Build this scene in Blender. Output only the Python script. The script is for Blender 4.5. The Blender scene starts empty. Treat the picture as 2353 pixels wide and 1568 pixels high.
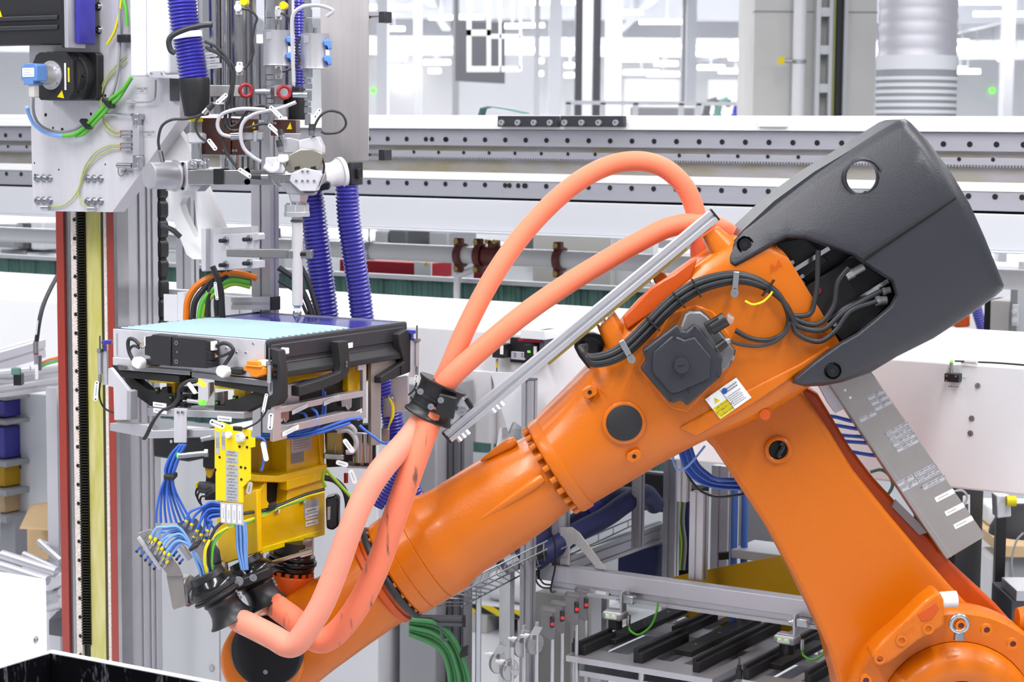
import bpy, bmesh, math, random
from mathutils import Vector as V, Matrix
from mathutils.geometry import tessellate_polygon, delaunay_2d_cdt
random.seed(7)
S = bpy.context.scene
col = S.collection
R = math.radians
# ---------------------------------------------------------------- camera
F, CX, CY, H = 4575.0, 1176.5, 784.0, 2.6
_p, _ro = R(5.9), 0.0079
_f = V((0, math.cos(_p), -math.sin(_p))); _r0 = V((1, 0, 0)); _u0 = V((0, math.sin(_p), math.cos(_p)))
_r = math.cos(_ro)*_r0 + math.sin(_ro)*_u0
_u = -math.sin(_ro)*_r0 + math.cos(_ro)*_u0
CAM = V((0, 0, H))
cd = bpy.data.cameras.new('camera'); cam = bpy.data.objects.new('camera', cd); col.objects.link(cam)
m = Matrix((_r, _u, -_f)).transposed().to_4x4(); m.translation = CAM
cam.matrix_world = m
cd.sensor_fit = 'HORIZONTAL'; cd.sensor_width = 36.0; cd.lens = 36.0*F/2353.0
cd.clip_end = 300; cd.clip_start = 0.1
cd.dof.use_dof = True; cd.dof.focus_distance = 5.65; cd.dof.aperture_fstop = 6.3
S.camera = cam
# ---------------------------------------------------------------- world, exposure
wd = bpy.data.worlds.new('world'); S.world = wd; wd.use_nodes = True
bg = wd.node_tree.nodes['Background']; bg.inputs[0].default_value = (0.9, 0.94, 1.0, 1); bg.inputs[1].default_value = .45
vs = S.view_settings; vs.view_transform = 'Standard'; vs.look = 'None'; vs.gamma = 1.0; vs.use_curve_mapping = False
vs.exposure = 0.24
S.cycles.max_bounces = 4; S.cycles.diffuse_bounces = 2; S.cycles.glossy_bounces = 3; S.cycles.transmission_bounces = 3; S.cycles.transparent_max_bounces = 4; S.cycles.caustics_reflective = False; S.cycles.caustics_refractive = False
# hall lamps: continuous rows of strip luminaires under the roof
def row_light(x, y, sx, sy, power, z=5.55):
    l = bpy.data.lights.new('strip_light', 'AREA'); l.shape = 'RECTANGLE'; l.size = sx; l.size_y = sy; l.energy = power
    l.color = (1.0, 0.99, 0.985)
    o = bpy.data.objects.new('strip_light', l); col.objects.link(o); o.location = (x, y, z)
LROWS = [(-5.0, 3.2), (-1.6, 3.2), (1.8, 3.2), (5.2, 3.2), (-5.0, 8.2), (-1.6, 8.2), (1.8, 8.2), (5.2, 8.2)]
for x, y in LROWS: row_light(x, y, 0.35, 4.4, 185 if y < 5 else 90)
for x, y, sx, sy, pw in ((0, 18, 16, 1.2, 800), (0, 29, 20, 1.2, 1600), (0, 48, 36, 2, 6500), (0, 82, 46, 2, 15000)):
    row_light(x, y, sx, sy, pw)
# ---------------------------------------------------------------- places: photo point -> point on a plane of the place
TH = R(31.4)
E1 = V((math.cos(TH), -math.sin(TH), 0)); E2 = V((math.sin(TH), math.cos(TH), 0)); EZ = V((0, 0, 1)); EX = V((1, 0, 0)); EY = V((0, 1, 0))
def ray(x, y): return _f + _r*((x-CX)/F) - _u*((y-CY)/F)
def YP(x, y, d): q = ray(x, y); return CAM + q*(d/q.y)
def WP(x, y, w): q = ray(x, y); return CAM + q*(w/q.dot(E2))
def UP(x, y, u): q = ray(x, y); return CAM + q*(u/q.dot(E1))
def ZP(x, y, z): q = ray(x, y); return CAM + q*((z-H)/q.z)
def CL(u, w, z): return E1*u + E2*w + EZ*z
# ---------------------------------------------------------------- materials
MT = {}
def lin(h):
    h = h.lstrip('#'); c = [int(h[i:i+2], 16)/255 for i in (0, 2, 4)]
    return tuple(x/12.92 if x <= .04045 else ((x+.055)/1.055)**2.4 for x in c) + (1,)
def mat(name, hexc, rough=.5, metal=0, var=.0, scale=20, bump=0, bscale=200, coat=0, emit=0, stretch=None, trans=0, alpha=1, var2=None, ior=None, spec=None):
    if name in MT: return MT[name]
    M = bpy.data.materials.new(name); MT[name] = M; M.use_nodes = True
    nt = M.node_tree; b = nt.nodes['Principled BSDF']; c = lin(hexc)
    b.inputs['Base Color'].default_value = c; b.inputs['Roughness'].default_value = rough; b.inputs['Metallic'].default_value = metal
    if coat: b.inputs['Coat Weight'].default_value = coat; b.inputs['Coat Roughness'].default_value = .12
    if spec is not None: b.inputs['Specular IOR Level'].default_value = spec
    if trans: b.inputs['Transmission Weight'].default_value = trans
    if ior: b.inputs['IOR'].default_value = ior
    if alpha < 1: b.inputs['Alpha'].default_value = alpha
    if emit: b.inputs['Emission Color'].default_value = c; b.inputs['Emission Strength'].default_value = emit
    if var or bump:
        tc = nt.nodes.new('ShaderNodeTexCoord'); mp = nt.nodes.new('ShaderNodeMapping'); nt.links.new(tc.outputs['Object'], mp.inputs[0])
        if stretch: mp.inputs['Scale'].default_value = stretch
    if var:
        n = nt.nodes.new('ShaderNodeTexNoise'); n.inputs['Scale'].default_value = scale; n.inputs['Detail'].default_value = 5; nt.links.new(mp.outputs[0], n.inputs[0])
        mx = nt.nodes.new('ShaderNodeMix'); mx.data_type = 'RGBA'
        rp = nt.nodes.new('ShaderNodeValToRGB'); rp.color_ramp.elements[0].position = .3; rp.color_ramp.elements[1].position = .7
        nt.links.new(n.outputs[0], rp.inputs[0]); nt.links.new(rp.outputs[0], mx.inputs[0])
        c2 = lin(var2) if var2 else tuple(x*(1-var) for x in c[:3]) + (1,)
        mx.inputs[6].default_value = c; mx.inputs[7].default_value = c2
        nt.links.new(mx.outputs[2], b.inputs['Base Color'])
    if bump:
        n2 = nt.nodes.new('ShaderNodeTexNoise'); n2.inputs['Scale'].default_value = bscale; n2.inputs['Detail'].default_value = 3; nt.links.new(mp.outputs[0], n2.inputs[0])
        bn = nt.nodes.new('ShaderNodeBump'); bn.inputs['Strength'].default_value = bump; bn.inputs['Distance'].default_value = .002
        nt.links.new(n2.outputs[0], bn.inputs['Height']); nt.links.new(bn.outputs[0], b.inputs['Normal'])
    return M
mat('orange', '#D06A02', .33, bump=.25, bscale=90, coat=.12, spec=.4)
mat('orange_deep', '#C84E05', .38, bump=.2, bscale=90, coat=.1, spec=.4)  # darker copy of the orange, puts shade into crest and side face
mat('green_coil', '#4B8F58', .5)
mat('charcoal', '#2C2D34', .42, bump=.35, bscale=170)
mat('black_plastic', '#1C1C1F', .42)
mat('black_matte', '#232326', .62, bump=.1, bscale=400)
mat('black_gloss', '#121316', .16)
mat('rubber', '#26272B', .5)
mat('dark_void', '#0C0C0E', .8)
mat('steel', '#B2B0B2', .24, 1, var=.14, scale=14)
mat('steel_brushed', '#CFCBCB', .42, .4, var=.12, scale=30, stretch=(1, 1, .05))
mat('stainless', '#A7A19E', .38, .55, var=.1, scale=8)
mat('steel_grey', '#7C7B7D', .45, .5)
mat('mixer', '#D9D6DA', .25, trans=.2)
mat('apron', '#CACCD3', .5)
mat('chrome', '#C8C8CC', .14, 1)
mat('zinc', '#B9BBC1', .25, .95)
mat('cable_grey', '#B4B2BA', .45)
mat('olive_cable', '#8E9450', .5)
mat('alu', '#CDCCD2', .38, .7, var=.06, scale=8)
mat('alu_matte', '#CFCED6', .5, .6)
mat('alu_plate', '#DEDCE3', .42, .4, var=.06, scale=60, stretch=(1, 1, .1))
mat('alu_slot', '#6F7076', .6, .3)
mat('rail_steel', '#B4B4BE', .4, .5, var=.1, scale=5, stretch=(.3, .3, 4))
mat('rail_web', '#B4B2B8', .45, .6, var=.25, scale=6, var2='#A49C80', stretch=(1, 1, 3))
mat('white', '#F0F0F3', .45)
mat('white_gloss', '#F1F1F3', .25, coat=.2)
mat('white_plastic', '#EFEFF0', .4)
mat('lightgrey', '#E0E2E8', .5)
mat('warmgrey', '#C4C2BE', .6)
mat('midgrey', '#9A9BA1', .5)
mat('darkgrey', '#55565C', .5)
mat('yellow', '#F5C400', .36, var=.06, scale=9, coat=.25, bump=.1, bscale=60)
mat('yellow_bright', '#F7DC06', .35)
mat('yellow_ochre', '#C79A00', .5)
mat('blue_hose', '#3A36A0', .3, coat=.25)
mat('blue_cable', '#3E6FD6', .35)
mat('blue_light', '#7FAEF5', .35)
mat('blue_box', '#5F86C4', .45)
mat('blue_clip', '#5F8EEB', .45)
mat('navy', '#2F3566', .55)
mat('red', '#9E1C26', .4)
mat('red_paint', '#9C362A', .28, coat=.4)
mat('red_deep', '#A5001E', .5)
mat('maroon', '#6A2A28', .38)
mat('brown', '#4A261C', .3, coat=.3)
mat('green_cable', '#5DB83C', .42)
mat('green_curtain', '#6B958D', .7, var=.3, scale=3, stretch=(3, 3, .3))
mat('lime', '#9CC63A', .4)
mat('yellow_wire', '#EADB1C', .42)
mat('orange_cable', '#DE7616', .42)
mat('connector_orange', '#F08A12', .45)
mat('gold', '#A98F55', .35, .8)
mat('olive_metal', '#9A958A', .4, .75)
mat('tube_clear', '#CBD37C', .25, trans=.3)
mat('clear', '#F4F6F8', .08, trans=.8)
mat('paste', '#98B4B8', .3)
mat('cell_film', '#37359A', .13, coat=.6)
mat('grease', '#B7B54C', .3, var=.5, scale=5, var2='#D9CF96', stretch=(6, 6, 1), bump=.5, bscale=25)
mat('speckle', '#EFE8E8', .55, var=.3, scale=130, var2='#D3BFAE')
mat('dark_grease', '#3F3B22', .3)
mat('tooth', '#2C2C24', .35, .5)
mat('cardboard', '#D3B48A', .8)
mat('concrete', '#DCDBD9', .85, var=.1, scale=3, bump=.2, bscale=40)
mat('floor', '#D8DADF', .32, var=.06, scale=1.2)
mat('lamp', '#FFFDF6', .5, emit=9)
mat('led_green', '#62F03A', .4, emit=1.6)
mat('led_red', '#E01014', .4, emit=1.2)
mat('led_amber', '#FFB21E', .4, emit=3)
mat('ink', '#26262A', .7)
mat('ink_grey', '#8E9096', .7)
mat('label_silver', '#C3C3C9', .45, .2)
mat('label_white', '#F2F2F4', .5)
mat('label_yellow', '#F0D800', .5)
mat('hazard_blue', '#2357A8', .5)
mat('skin', '#D9A68C', .6)
# orange fabric hose: woven sleeve
def sleeve(name, c1, c2):
    M = mat(name, c1, .62); nt = M.node_tree; b = nt.nodes['Principled BSDF']
    tc = nt.nodes.new('ShaderNodeTexCoord'); w = nt.nodes.new('ShaderNodeTexWave'); w.wave_type = 'BANDS'; w.bands_direction = 'DIAGONAL'
    w.inputs['Scale'].default_value = 190; w.inputs['Distortion'].default_value = .4; nt.links.new(tc.outputs['Object'], w.inputs[0])
    bn = nt.nodes.new('ShaderNodeBump'); bn.inputs['Strength'].default_value = .25; bn.inputs['Distance'].default_value = .0006
    nt.links.new(w.outputs['Fac'], bn.inputs['Height']); nt.links.new(bn.outputs[0], b.inputs['Normal'])
    mx = nt.nodes.new('ShaderNodeMix'); mx.data_type = 'RGBA'; mx.inputs[6].default_value = lin(c1); mx.inputs[7].default_value = lin(c2)
    nt.links.new(w.outputs['Fac'], mx.inputs[0]); nt.links.new(mx.outputs[2], b.inputs['Base Color'])
    b.inputs['Sheen Weight'].default_value = .35; b.inputs['Sheen Roughness'].default_value = .4
    b.inputs['Sheen Tint'].default_value = (1, .8, .72, 1)
sleeve('sleeve', '#EF6A45', '#F38A68')
sleeve('sleeve_pale', '#EA7C62', '#F0A28C')
sleeve('sleeve_stained', '#EA6C48', '#EE8767')
def stained():   # oily scuffs on the sleeve
    nt = MT['sleeve_stained'].node_tree; b = nt.nodes['Principled BSDF']; src = b.inputs['Base Color'].links[0].from_socket
    tc = nt.nodes.new('ShaderNodeTexCoord'); mp = nt.nodes.new('ShaderNodeMapping'); mp.inputs['Rotation'].default_value = (0, -.45, 0); mp.inputs['Scale'].default_value = (34, 10, 7)
    n = nt.nodes.new('ShaderNodeTexNoise'); n.inputs['Scale'].default_value = 1; n.inputs['Detail'].default_value = 6; nt.links.new(tc.outputs['Object'], mp.inputs[0]); nt.links.new(mp.outputs[0], n.inputs[0])
    rp = nt.nodes.new('ShaderNodeValToRGB'); rp.color_ramp.elements[0].position = .56; rp.color_ramp.elements[1].position = .64; nt.links.new(n.outputs[0], rp.inputs[0])
    mx = nt.nodes.new('ShaderNodeMix'); mx.data_type = 'RGBA'; nt.links.new(rp.outputs[0], mx.inputs[0]); nt.links.new(src, mx.inputs[6]); mx.inputs[7].default_value = lin('#6E4A3A'); nt.links.new(mx.outputs[2], b.inputs['Base Color'])
stained()
# hazard stripes on the pallet collar
def stripes():
    M = mat('hazard', '#F0D51E', .5); nt = M.node_tree; b = nt.nodes['Principled BSDF']
    tc = nt.nodes.new('ShaderNodeTexCoord'); w = nt.nodes.new('ShaderNodeTexWave'); w.wave_type = 'BANDS'; w.bands_direction = 'DIAGONAL'; w.inputs['Scale'].default_value = 9
    nt.links.new(tc.outputs['Object'], w.inputs[0]); rp = nt.nodes.new('ShaderNodeValToRGB'); rp.color_ramp.interpolation = 'CONSTANT'
    rp.color_ramp.elements[0].color = lin('#F0D51E'); rp.color_ramp.elements[1].color = lin('#1B1B1D'); rp.color_ramp.elements[1].position = .5
    nt.links.new(w.outputs['Fac'], rp.inputs[0]); nt.links.new(rp.outputs[0], b.inputs['Base Color'])
stripes()
# scratched black gloss of the tray in front
def scratched():
    M = mat('black_scratched', '#0E0E12', .2); nt = M.node_tree; b = nt.nodes['Principled BSDF']
    tc = nt.nodes.new('ShaderNodeTexCoord'); mp = nt.nodes.new('ShaderNodeMapping'); mp.inputs['Scale'].default_value = (4, 26, 4); mp.inputs['Rotation'].default_value = (0, 0, .5)
    n = nt.nodes.new('ShaderNodeTexNoise'); n.inputs['Scale'].default_value = 2.2; n.inputs['Detail'].default_value = 9; n.inputs['Roughness'].default_value = .7
    nt.links.new(tc.outputs['Object'], mp.inputs[0]); nt.links.new(mp.outputs[0], n.inputs[0])
    rp = nt.nodes.new('ShaderNodeValToRGB'); rp.color_ramp.elements[0].position = .56; rp.color_ramp.elements[0].color = lin('#0E0E12'); rp.color_ramp.elements[1].position = .8; rp.color_ramp.elements[1].color = lin('#B9BCC8')
    nt.links.new(n.outputs[0], rp.inputs[0]); nt.links.new(rp.outputs[0], b.inputs['Base Color'])
scratched()
# ---------------------------------------------------------------- mesh building
def catmull(pts, n=6):
    P = [V(p) for p in pts]
    if len(P) < 3: return P
    out = []
    for i in range(len(P)-1):
        p0 = P[i-1] if i else P[0]*2-P[1]; p1, p2 = P[i], P[i+1]; p3 = P[i+2] if i+2 < len(P) else P[-1]*2-P[-2]
        for k in range(n):
            t = k/n
            out.append(.5*((2*p1)+(p2-p0)*t+(2*p0-5*p1+4*p2-p3)*t*t+(3*p1-p0-3*p2+p3)*t**3))
    out.append(P[-1]); return out
class B:
    def __init__(s): s.v = []; s.f = []
    def add(s, vs, fs):
        k = len(s.v); s.v += [V(x) for x in vs]; s.f += [[i+k for i in f] for f in fs]; return s
    def prism(s, pts, ext, holes=()):
        n0 = len(pts); ext = V(ext)
        if not holes:
            s.add(list(pts)+[V(p)+ext for p in pts], [list(range(n0)), list(range(2*n0-1, n0-1, -1))]+[[i, (i+1) % n0, (i+1) % n0+n0, i+n0] for i in range(n0)])
        else:
            loops = [list(pts)]+[list(h) for h in holes]; flat = [p for l in loops for p in l]; N = len(flat)
            tris = tessellate_polygon([[V(p) for p in l] for l in loops])
            fs = [list(t) for t in tris]+[[i+N for i in t][::-1] for t in tris]; k = 0
            for l in loops:
                n = len(l); fs += [[k+i, k+(i+1) % n, k+(i+1) % n+N, k+i+N] for i in range(n)]; k += n
            s.add(flat+[V(p)+ext for p in flat], fs)
        return s
    def box(s, c, a, b, d):   # centre, three half vectors
        c, a, b, d = V(c), V(a), V(b), V(d)
        return s.prism([c-a-b-d, c+a-b-d, c+a+b-d, c-a+b-d], d*2)
    def cbox(s, u0, u1, w0, w1, z0, z1):
        return s.prism([CL(u0, w0, z0), CL(u1, w0, z0), CL(u1, w0, z1), CL(u0, w0, z1)], E2*(w1-w0))
    def abox(s, x0, x1, y0, y1, z0, z1):
        return s.prism([(x0, y0, z0), (x1, y0, z0), (x1, y0, z1), (x0, y0, z1)], (0, y1-y0, 0))
    def wpx(s, x0, y0, x1, y1, w, d):       # upright box: photo rectangle on plane w, d deep
        a, b = WP(x0, y0, w), WP(x1, y1, w)
        return s.cbox(a.dot(E1), b.dot(E1), w, w+d, b.z, a.z)
    def ypx(s, pts, y, d, holes=()): return s.prism([YP(a, b, y) for a, b in pts], (0, d, 0), [[YP(a, b, y) for a, b in h] for h in holes])
    def wpoly(s, pts, w, d, holes=()): return s.prism([WP(a, b, w) for a, b in pts], E2*d, [[WP(a, b, w) for a, b in h] for h in holes])
    def upoly(s, pts, u, d, holes=()): return s.prism([UP(a, b, u) for a, b in pts], E1*-d)
    def lathe(s, o, ax, prof, seg=24, cap=True):
        o, ax = V(o), V(ax).normalized(); a = ax.orthogonal().normalized(); b = ax.cross(a)
        vs = []; fs = []; n = len(prof)
        for t, r in prof:
            for k in range(seg):
                g = 2*math.pi*k/seg; vs.append(o+ax*t+(a*math.cos(g)+b*math.sin(g))*r)
        for i in range(n-1):
            for k in range(seg):
                fs.append([i*seg+k, i*seg+(k+1) % seg, (i+1)*seg+(k+1) % seg, (i+1)*seg+k])
        if cap: fs += [list(range(seg))[::-1], list(range((n-1)*seg, n*seg))]
        return s.add(vs, fs)
    def cyl(s, p, q, r, r2=None, seg=20):
        p, q = V(p), V(q); return s.lathe(p, q-p, [(0, r), ((q-p).length, r if r2 is None else r2)], seg)
    def tube(s, pts, r, seg=10, closed=False):
        P = [V(p) for p in pts]; n = len(P); vs = []; fs = []; up = None
        for i in range(n):
            t = (P[(i+1) % n]-P[i-1]) if closed else (P[min(i+1, n-1)]-P[max(i-1, 0)])
            t.normalize()
            if up is None: up = t.orthogonal().normalized()
            up = (up-t*up.dot(t))
            if up.length < 1e-6: up = t.orthogonal()
            up.normalize(); q = t.cross(up); rr = r[i] if isinstance(r, (list, tuple)) else r
            for k in range(seg):
                g = 2*math.pi*k/seg; vs.append(P[i]+(up*math.cos(g)+q*math.sin(g))*rr)
        for i in range(n if closed else n-1):
            j = (i+1) % n
            for k in range(seg): fs.append([i*seg+k, i*seg+(k+1) % seg, j*seg+(k+1) % seg, j*seg+k])
        if not closed: fs += [list(range(seg))[::-1], list(range((n-1)*seg, n*seg))]
        return s.add(vs, fs)
    def torus(s, c, ax, R_, r, seg=28, s2=10):
        ax = V(ax).normalized(); a = ax.orthogonal().normalized(); b = ax.cross(a)
        return s.tube([V(c)+(a*math.cos(2*math.pi*i/seg)+b*math.sin(2*math.pi*i/seg))*R_ for i in range(seg)], r, s2, True)
    def loft(s, rings, seg=32, cap=True):   # rings: (centre, half a, half b, exponent)
        vs = []; fs = []
        for c, a, b, e in rings:
            for k in range(seg):
                g = 2*math.pi*k/seg; x, y = math.cos(g), math.sin(g)
                vs.append(V(c)+V(a)*math.copysign(abs(x)**(2/e), x)+V(b)*math.copysign(abs(y)**(2/e), y))
        n = len(rings)
        for i in range(n-1):
            for k in range(seg): fs.append([i*seg+k, i*seg+(k+1) % seg, (i+1)*seg+(k+1) % seg, (i+1)*seg+k])
        if cap: fs += [list(range(seg))[::-1], list(range((n-1)*seg, n*seg))]
        return s.add(vs, fs)
    def ball(s, c, r, seg=12):
        n = seg//2; return s.lathe(V(c)-EZ*r, EZ, [(r-r*math.cos(math.pi*i/n), max(1e-4, r*math.sin(math.pi*i/n))) for i in range(n+1)], seg)
    def hexa(s, p, q, r): return s.lathe(p, V(q)-V(p), [(0, r), ((V(q)-V(p)).length, r)], 6)
def inset(pts, ds):   # shift each corner of a photo outline inward
    n = len(pts); A = sum(pts[i][0]*pts[(i+1) % n][1]-pts[(i+1) % n][0]*pts[i][1] for i in range(n)); sg = 1 if A > 0 else -1; out = []
    for i in range(n):
        p, q, r = V((*pts[i-1], 0)), V((*pts[i], 0)), V((*pts[(i+1) % n], 0)); a = (q-p).normalized(); b = (r-q).normalized()
        na, nb = V((-a.y, a.x, 0))*sg, V((-b.y, b.x, 0))*sg; m_ = (na+nb); m_ = m_.normalized() if m_.length > .2 else na; out.append((q.x+m_.x*ds[i], q.y+m_.y*ds[i]))
    return out
def dome(b, pts, yf, yb, r, ds, hole, fy, steps=6, grid=24):   # shell with rounded rim and bulging face, through-hole
    n = len(pts); P2 = [list(pts)]; Q = [lambda x, y: yb]
    loops = [[YP(x, y, yb) for x, y in pts]]
    for k in range(steps+1):
        g = math.pi/2*k/steps; q = inset(pts, [d*(1-math.cos(g)) for d in ds]); loops.append([YP(x, y, yf+fy(x, y)+r*(1-math.sin(g))) for x, y in q])
    b.add([p for l in loops for p in l], [[k*n+i, k*n+(i+1) % n, (k+1)*n+(i+1) % n, (k+1)*n+i] for k in range(len(loops)-1) for i in range(n)])
    m_ = len(hole); vin = [V(p) for p in q]+[V(p) for p in hole]; ed = [(i, (i+1) % n) for i in range(n)]+[(n+i, n+(i+1) % m_) for i in range(m_)]
    xs = [p[0] for p in q]; ys = [p[1] for p in q]; x = min(xs)+grid/2
    while x < max(xs):
        y = min(ys)+grid/2
        while y < max(ys):
            if min((V((x, y))-v).length for v in vin[:n+m_]) > grid*.55: vin.append(V((x, y)))
            y += grid
        x += grid
    hc_ = sum((V(p) for p in hole), V((0, 0)))/m_; hr_ = (V(hole[0])-hc_).length*.97
    vo, eo, fo, _a, _b, _c = delaunay_2d_cdt(vin, ed, [], 4, 1e-4)
    b.add([YP(v.x, v.y, yf+fy(v.x, v.y)) for v in vo], [list(f) for f in fo if (sum((vo[i] for i in f), V((0, 0)))/len(f)-hc_).length > hr_])
    hf = [YP(x, y, yf+fy(x, y)) for x, y in hole]; hb = [YP(x, y, yb) for x, y in hole]
    b.add(loops[0]+hb, [list(t) for t in tessellate_polygon([loops[0], hb])])
    b.add(hf+hb, [[i, (i+1) % m_, (i+1) % m_+m_, i+m_] for i in range(m_)])
    return b
WL = {}
def setp(o, label=None, cat=None, group=None, kind=None):
    if label: o['label'] = label
    if cat: o['category'] = cat
    if group: o['group'] = group
    if kind: o['kind'] = kind
    return o
def obj(name, b, mt, parent=None, bevel=0, seg=2, ang=38, weld=0, label=None, cat=None, group=None, kind=None):
    me = bpy.data.meshes.new(name)
    lo = V([min(v[i] for v in b.v) for i in range(3)]); hi = V([max(v[i] for v in b.v) for i in range(3)]); c = (lo+hi)/2; c.z = lo.z
    me.from_pydata([v-c for v in b.v], [], b.f)
    bm = bmesh.new(); bm.from_mesh(me)
    if weld: bmesh.ops.remove_doubles(bm, verts=bm.verts, dist=weld)
    bmesh.ops.recalc_face_normals(bm, faces=bm.faces); bm.to_mesh(me); bm.free()
    me.shade_smooth(); me.set_sharp_from_angle(angle=R(ang))
    me.materials.append(MT[mt])
    o = bpy.data.objects.new(name, me); col.objects.link(o)
    o.location = c-(WL[parent.name] if parent else V()); WL[o.name] = c
    if parent: o.parent = parent
    if bevel:
        md = o.modifiers.new('edge', 'BEVEL'); md.width = bevel; md.segments = seg; md.limit_method = 'ANGLE'; md.angle_limit = R(40); md.harden_normals = False
    return setp(o, label, cat, group, kind)
def thing(name, label, cat, loc, group=None):
    o = bpy.data.objects.new(name, None); col.objects.link(o); o.empty_display_size = .05
    o.location = loc; WL[o.name] = V(loc); return setp(o, label, cat, group)
def struct(name, b, mt, **k): return obj(name, b, mt, kind='structure', **k)
def dup(o, d, label=None, parent=None, shift=True):
    c = o.copy(); col.objects.link(c)
    if shift: c.location = V(o.location)+V(d); WL[c.name] = WL[o.name]+V(d)
    else: WL[c.name] = WL[o.name]+V(d)
    if parent: c.parent = parent
    if label: c['label'] = label
    for ch in o.children: dup(ch, d, None, c, False)
    return c
def text(parent, s, o, xd, yd, size, mt='ink', name='lettering', ext=.0003):
    cu = bpy.data.curves.new('t', 'FONT'); cu.body = s; cu.size = size; cu.align_x = 'CENTER'; cu.align_y = 'CENTER'; cu.resolution_u = 1
    to = bpy.data.objects.new('t', cu); me = bpy.data.meshes.new_from_object(to)
    xd, yd, o = V(xd).normalized(), V(yd).normalized(), V(o)
    n = xd.cross(yd)
    vs = [o+xd*v.co.x+yd*v.co.y+n*ext for v in me.vertices]; fs = [list(p.vertices) for p in me.polygons]
    bpy.data.objects.remove(to); bpy.data.curves.remove(cu); bpy.data.meshes.remove(me)
    return obj(name, B().add(vs, fs), mt, parent)
def lines(parent, o, xd, yd, w, h, n, mt='ink_grey', name='fine_print', t=.35):   # rows of illegible small print
    b = B(); xd, yd, o = V(xd).normalized(), V(yd).normalized(), V(o); nn = xd.cross(yd)
    for i in range(n):
        y = h*(.5-(i+.5)/n); l = w*random.uniform(.7, 1); x = -w/2
        while x < -w/2+l:
            k = random.uniform(.06, .18)*w; e = min(x+k, w/2); q = h/n*t
            b.add([o+xd*x+yd*(y-q/2)+nn*.0003, o+xd*e+yd*(y-q/2)+nn*.0003, o+xd*e+yd*(y+q/2)+nn*.0003, o+xd*x+yd*(y+q/2)+nn*.0003], [[0, 1, 2, 3]]); x = e+w*.03
    return obj(name, b, mt, parent)
def rplate(b, o, xd, yd, w, h, t, r=.3, n=4):    # rounded plate centred at o, facing xd x yd
    xd, yd, o = V(xd).normalized(), V(yd).normalized(), V(o); nn = xd.cross(yd); r = min(w, h)*r; pts = []
    for cx, cy, a0 in ((w/2-r, h/2-r, 0), (-w/2+r, h/2-r, 90), (-w/2+r, -h/2+r, 180), (w/2-r, -h/2+r, 270)):
        for k in range(n+1): g = R(a0+90*k/n); pts.append(o+xd*(cx+r*math.cos(g))+yd*(cy+r*math.sin(g)))
    return b.prism(pts, nn*-t)
def sticker(parent, o, xd, yd, w, h, rows, mt='label_white', ts=None, name='label', r=.12, ink='ink'):
    xd, yd = V(xd).normalized(), V(yd).normalized(); b = B(); rplate(b, V(o)+xd.cross(yd)*.0007, xd, yd, w, h, .0012, r)
    l = obj(name, b, mt, parent); n = len(rows); ts = ts or h/(n+.6)
    for i, s in enumerate(rows):
        c = V(o)+xd.cross(yd)*.0008+yd*(h*.82*(.5-(i+.5)/n))
        if s == '~': lines(l, c, xd, yd, w*.75, h*.6/n, 1, ink if ink != 'ink' else 'ink_grey')
        elif s: text(l, s, c, xd, yd, ts, ink)
    return l
def paths(pts, y):   # photo points (x, y[, depth]) -> points, default depth y
    return [YP(p[0], p[1], p[2] if len(p) > 2 else y) for p in pts]
PXM = lambda y: y/F    # metres per photo pixel at depth y
def cable(name, label, cat, pts, y, rpx, mt, group=None, parent=None, seg=8, n=6):
    return obj(name, B().tube(catmull(paths(pts, y), n), rpx*PXM(y), seg), mt, parent, label=label, cat=cat, group=group)
def wtag(parent, p, q, y, wpx=11, mt='label_white', rows=1, name='cable_tag'):   # white marker tag between two photo points
    a, c = YP(p[0], p[1], y), YP(q[0], q[1], y); xd = (c-a); L = xd.length; xd.normalize(); yd = xd.cross(EY)*-1
    nn = xd.cross(yd)
    if nn.y > 0: yd = -yd
    b = B(); w = wpx*PXM(y); rplate(b, (a+c)/2, xd, yd, L, w, .0015, .45)
    o = obj(name, b, mt, parent)
    lines(o, (a+c)/2, xd, yd, L*.6, w*.5, rows)
    for e in (a, c): obj('tie', B().cyl(e+xd*(w*.45 if e is a else -w*.45)-EY*.001, e+xd*(w*.45 if e is a else -w*.45)+EY*.004, w*.17, seg=8), 'black_plastic', o)
    return o
def bolt(parent, p, n, r, name='bolt', mt='zinc', sock='dark_void', h=None, washer=True):
    p, n = V(p), V(n).normalized(); h = h or r*.9; b = B()
    if washer: b.lathe(p, n, [(0, r*1.5), (r*.25, r*1.5)], 18)
    b.lathe(p, n, [(0, r), (h, r), (h, r*.55), (h*.5, r*.5)], 14, cap=False); b.lathe(p+n*h*.48, n, [(0, r*.52), (r*.02, r*.5)], 6)
    return obj(name, b, mt, parent)
def corr(pts, y, rpx, pitch=9.5, amp=.13, seg=20):    # corrugated hose through photo points
    C = catmull(paths(pts, y), 14); out = []; acc = 0; step = pitch*PXM(y)/4; rr = []; d = 0; last = C[0]; i = 0; k = 0
    L = [0]
    for a, b_ in zip(C, C[1:]): L.append(L[-1]+(b_-a).length)
    t = 0; j = 0
    while t < L[-1]:
        while L[j+1] < t: j += 1
        q = (t-L[j])/(L[j+1]-L[j]); out.append(C[j].lerp(C[j+1], q)); r = rpx*PXM(y); rr.append(r*(1, 1-amp*.35, 1-amp, 1-amp*.35)[k % 4]); k += 1; t += step
    return B().tube(out, rr, seg)
# ================================================================ ROBOT
Y0 = 5.70; YF = 5.545
rb = thing('industrial_robot', 'large orange six-axis industrial robot with charcoal rear cover reaching across the cell', 'robot', YP(2195, 1640, 5.8))
def st(t, b_, ht, e, y=Y0):
    a, c = YP(*t, y), YP(*b_, y); return ((a+c)/2, (a-c)/2, EY*ht, e)
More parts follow.
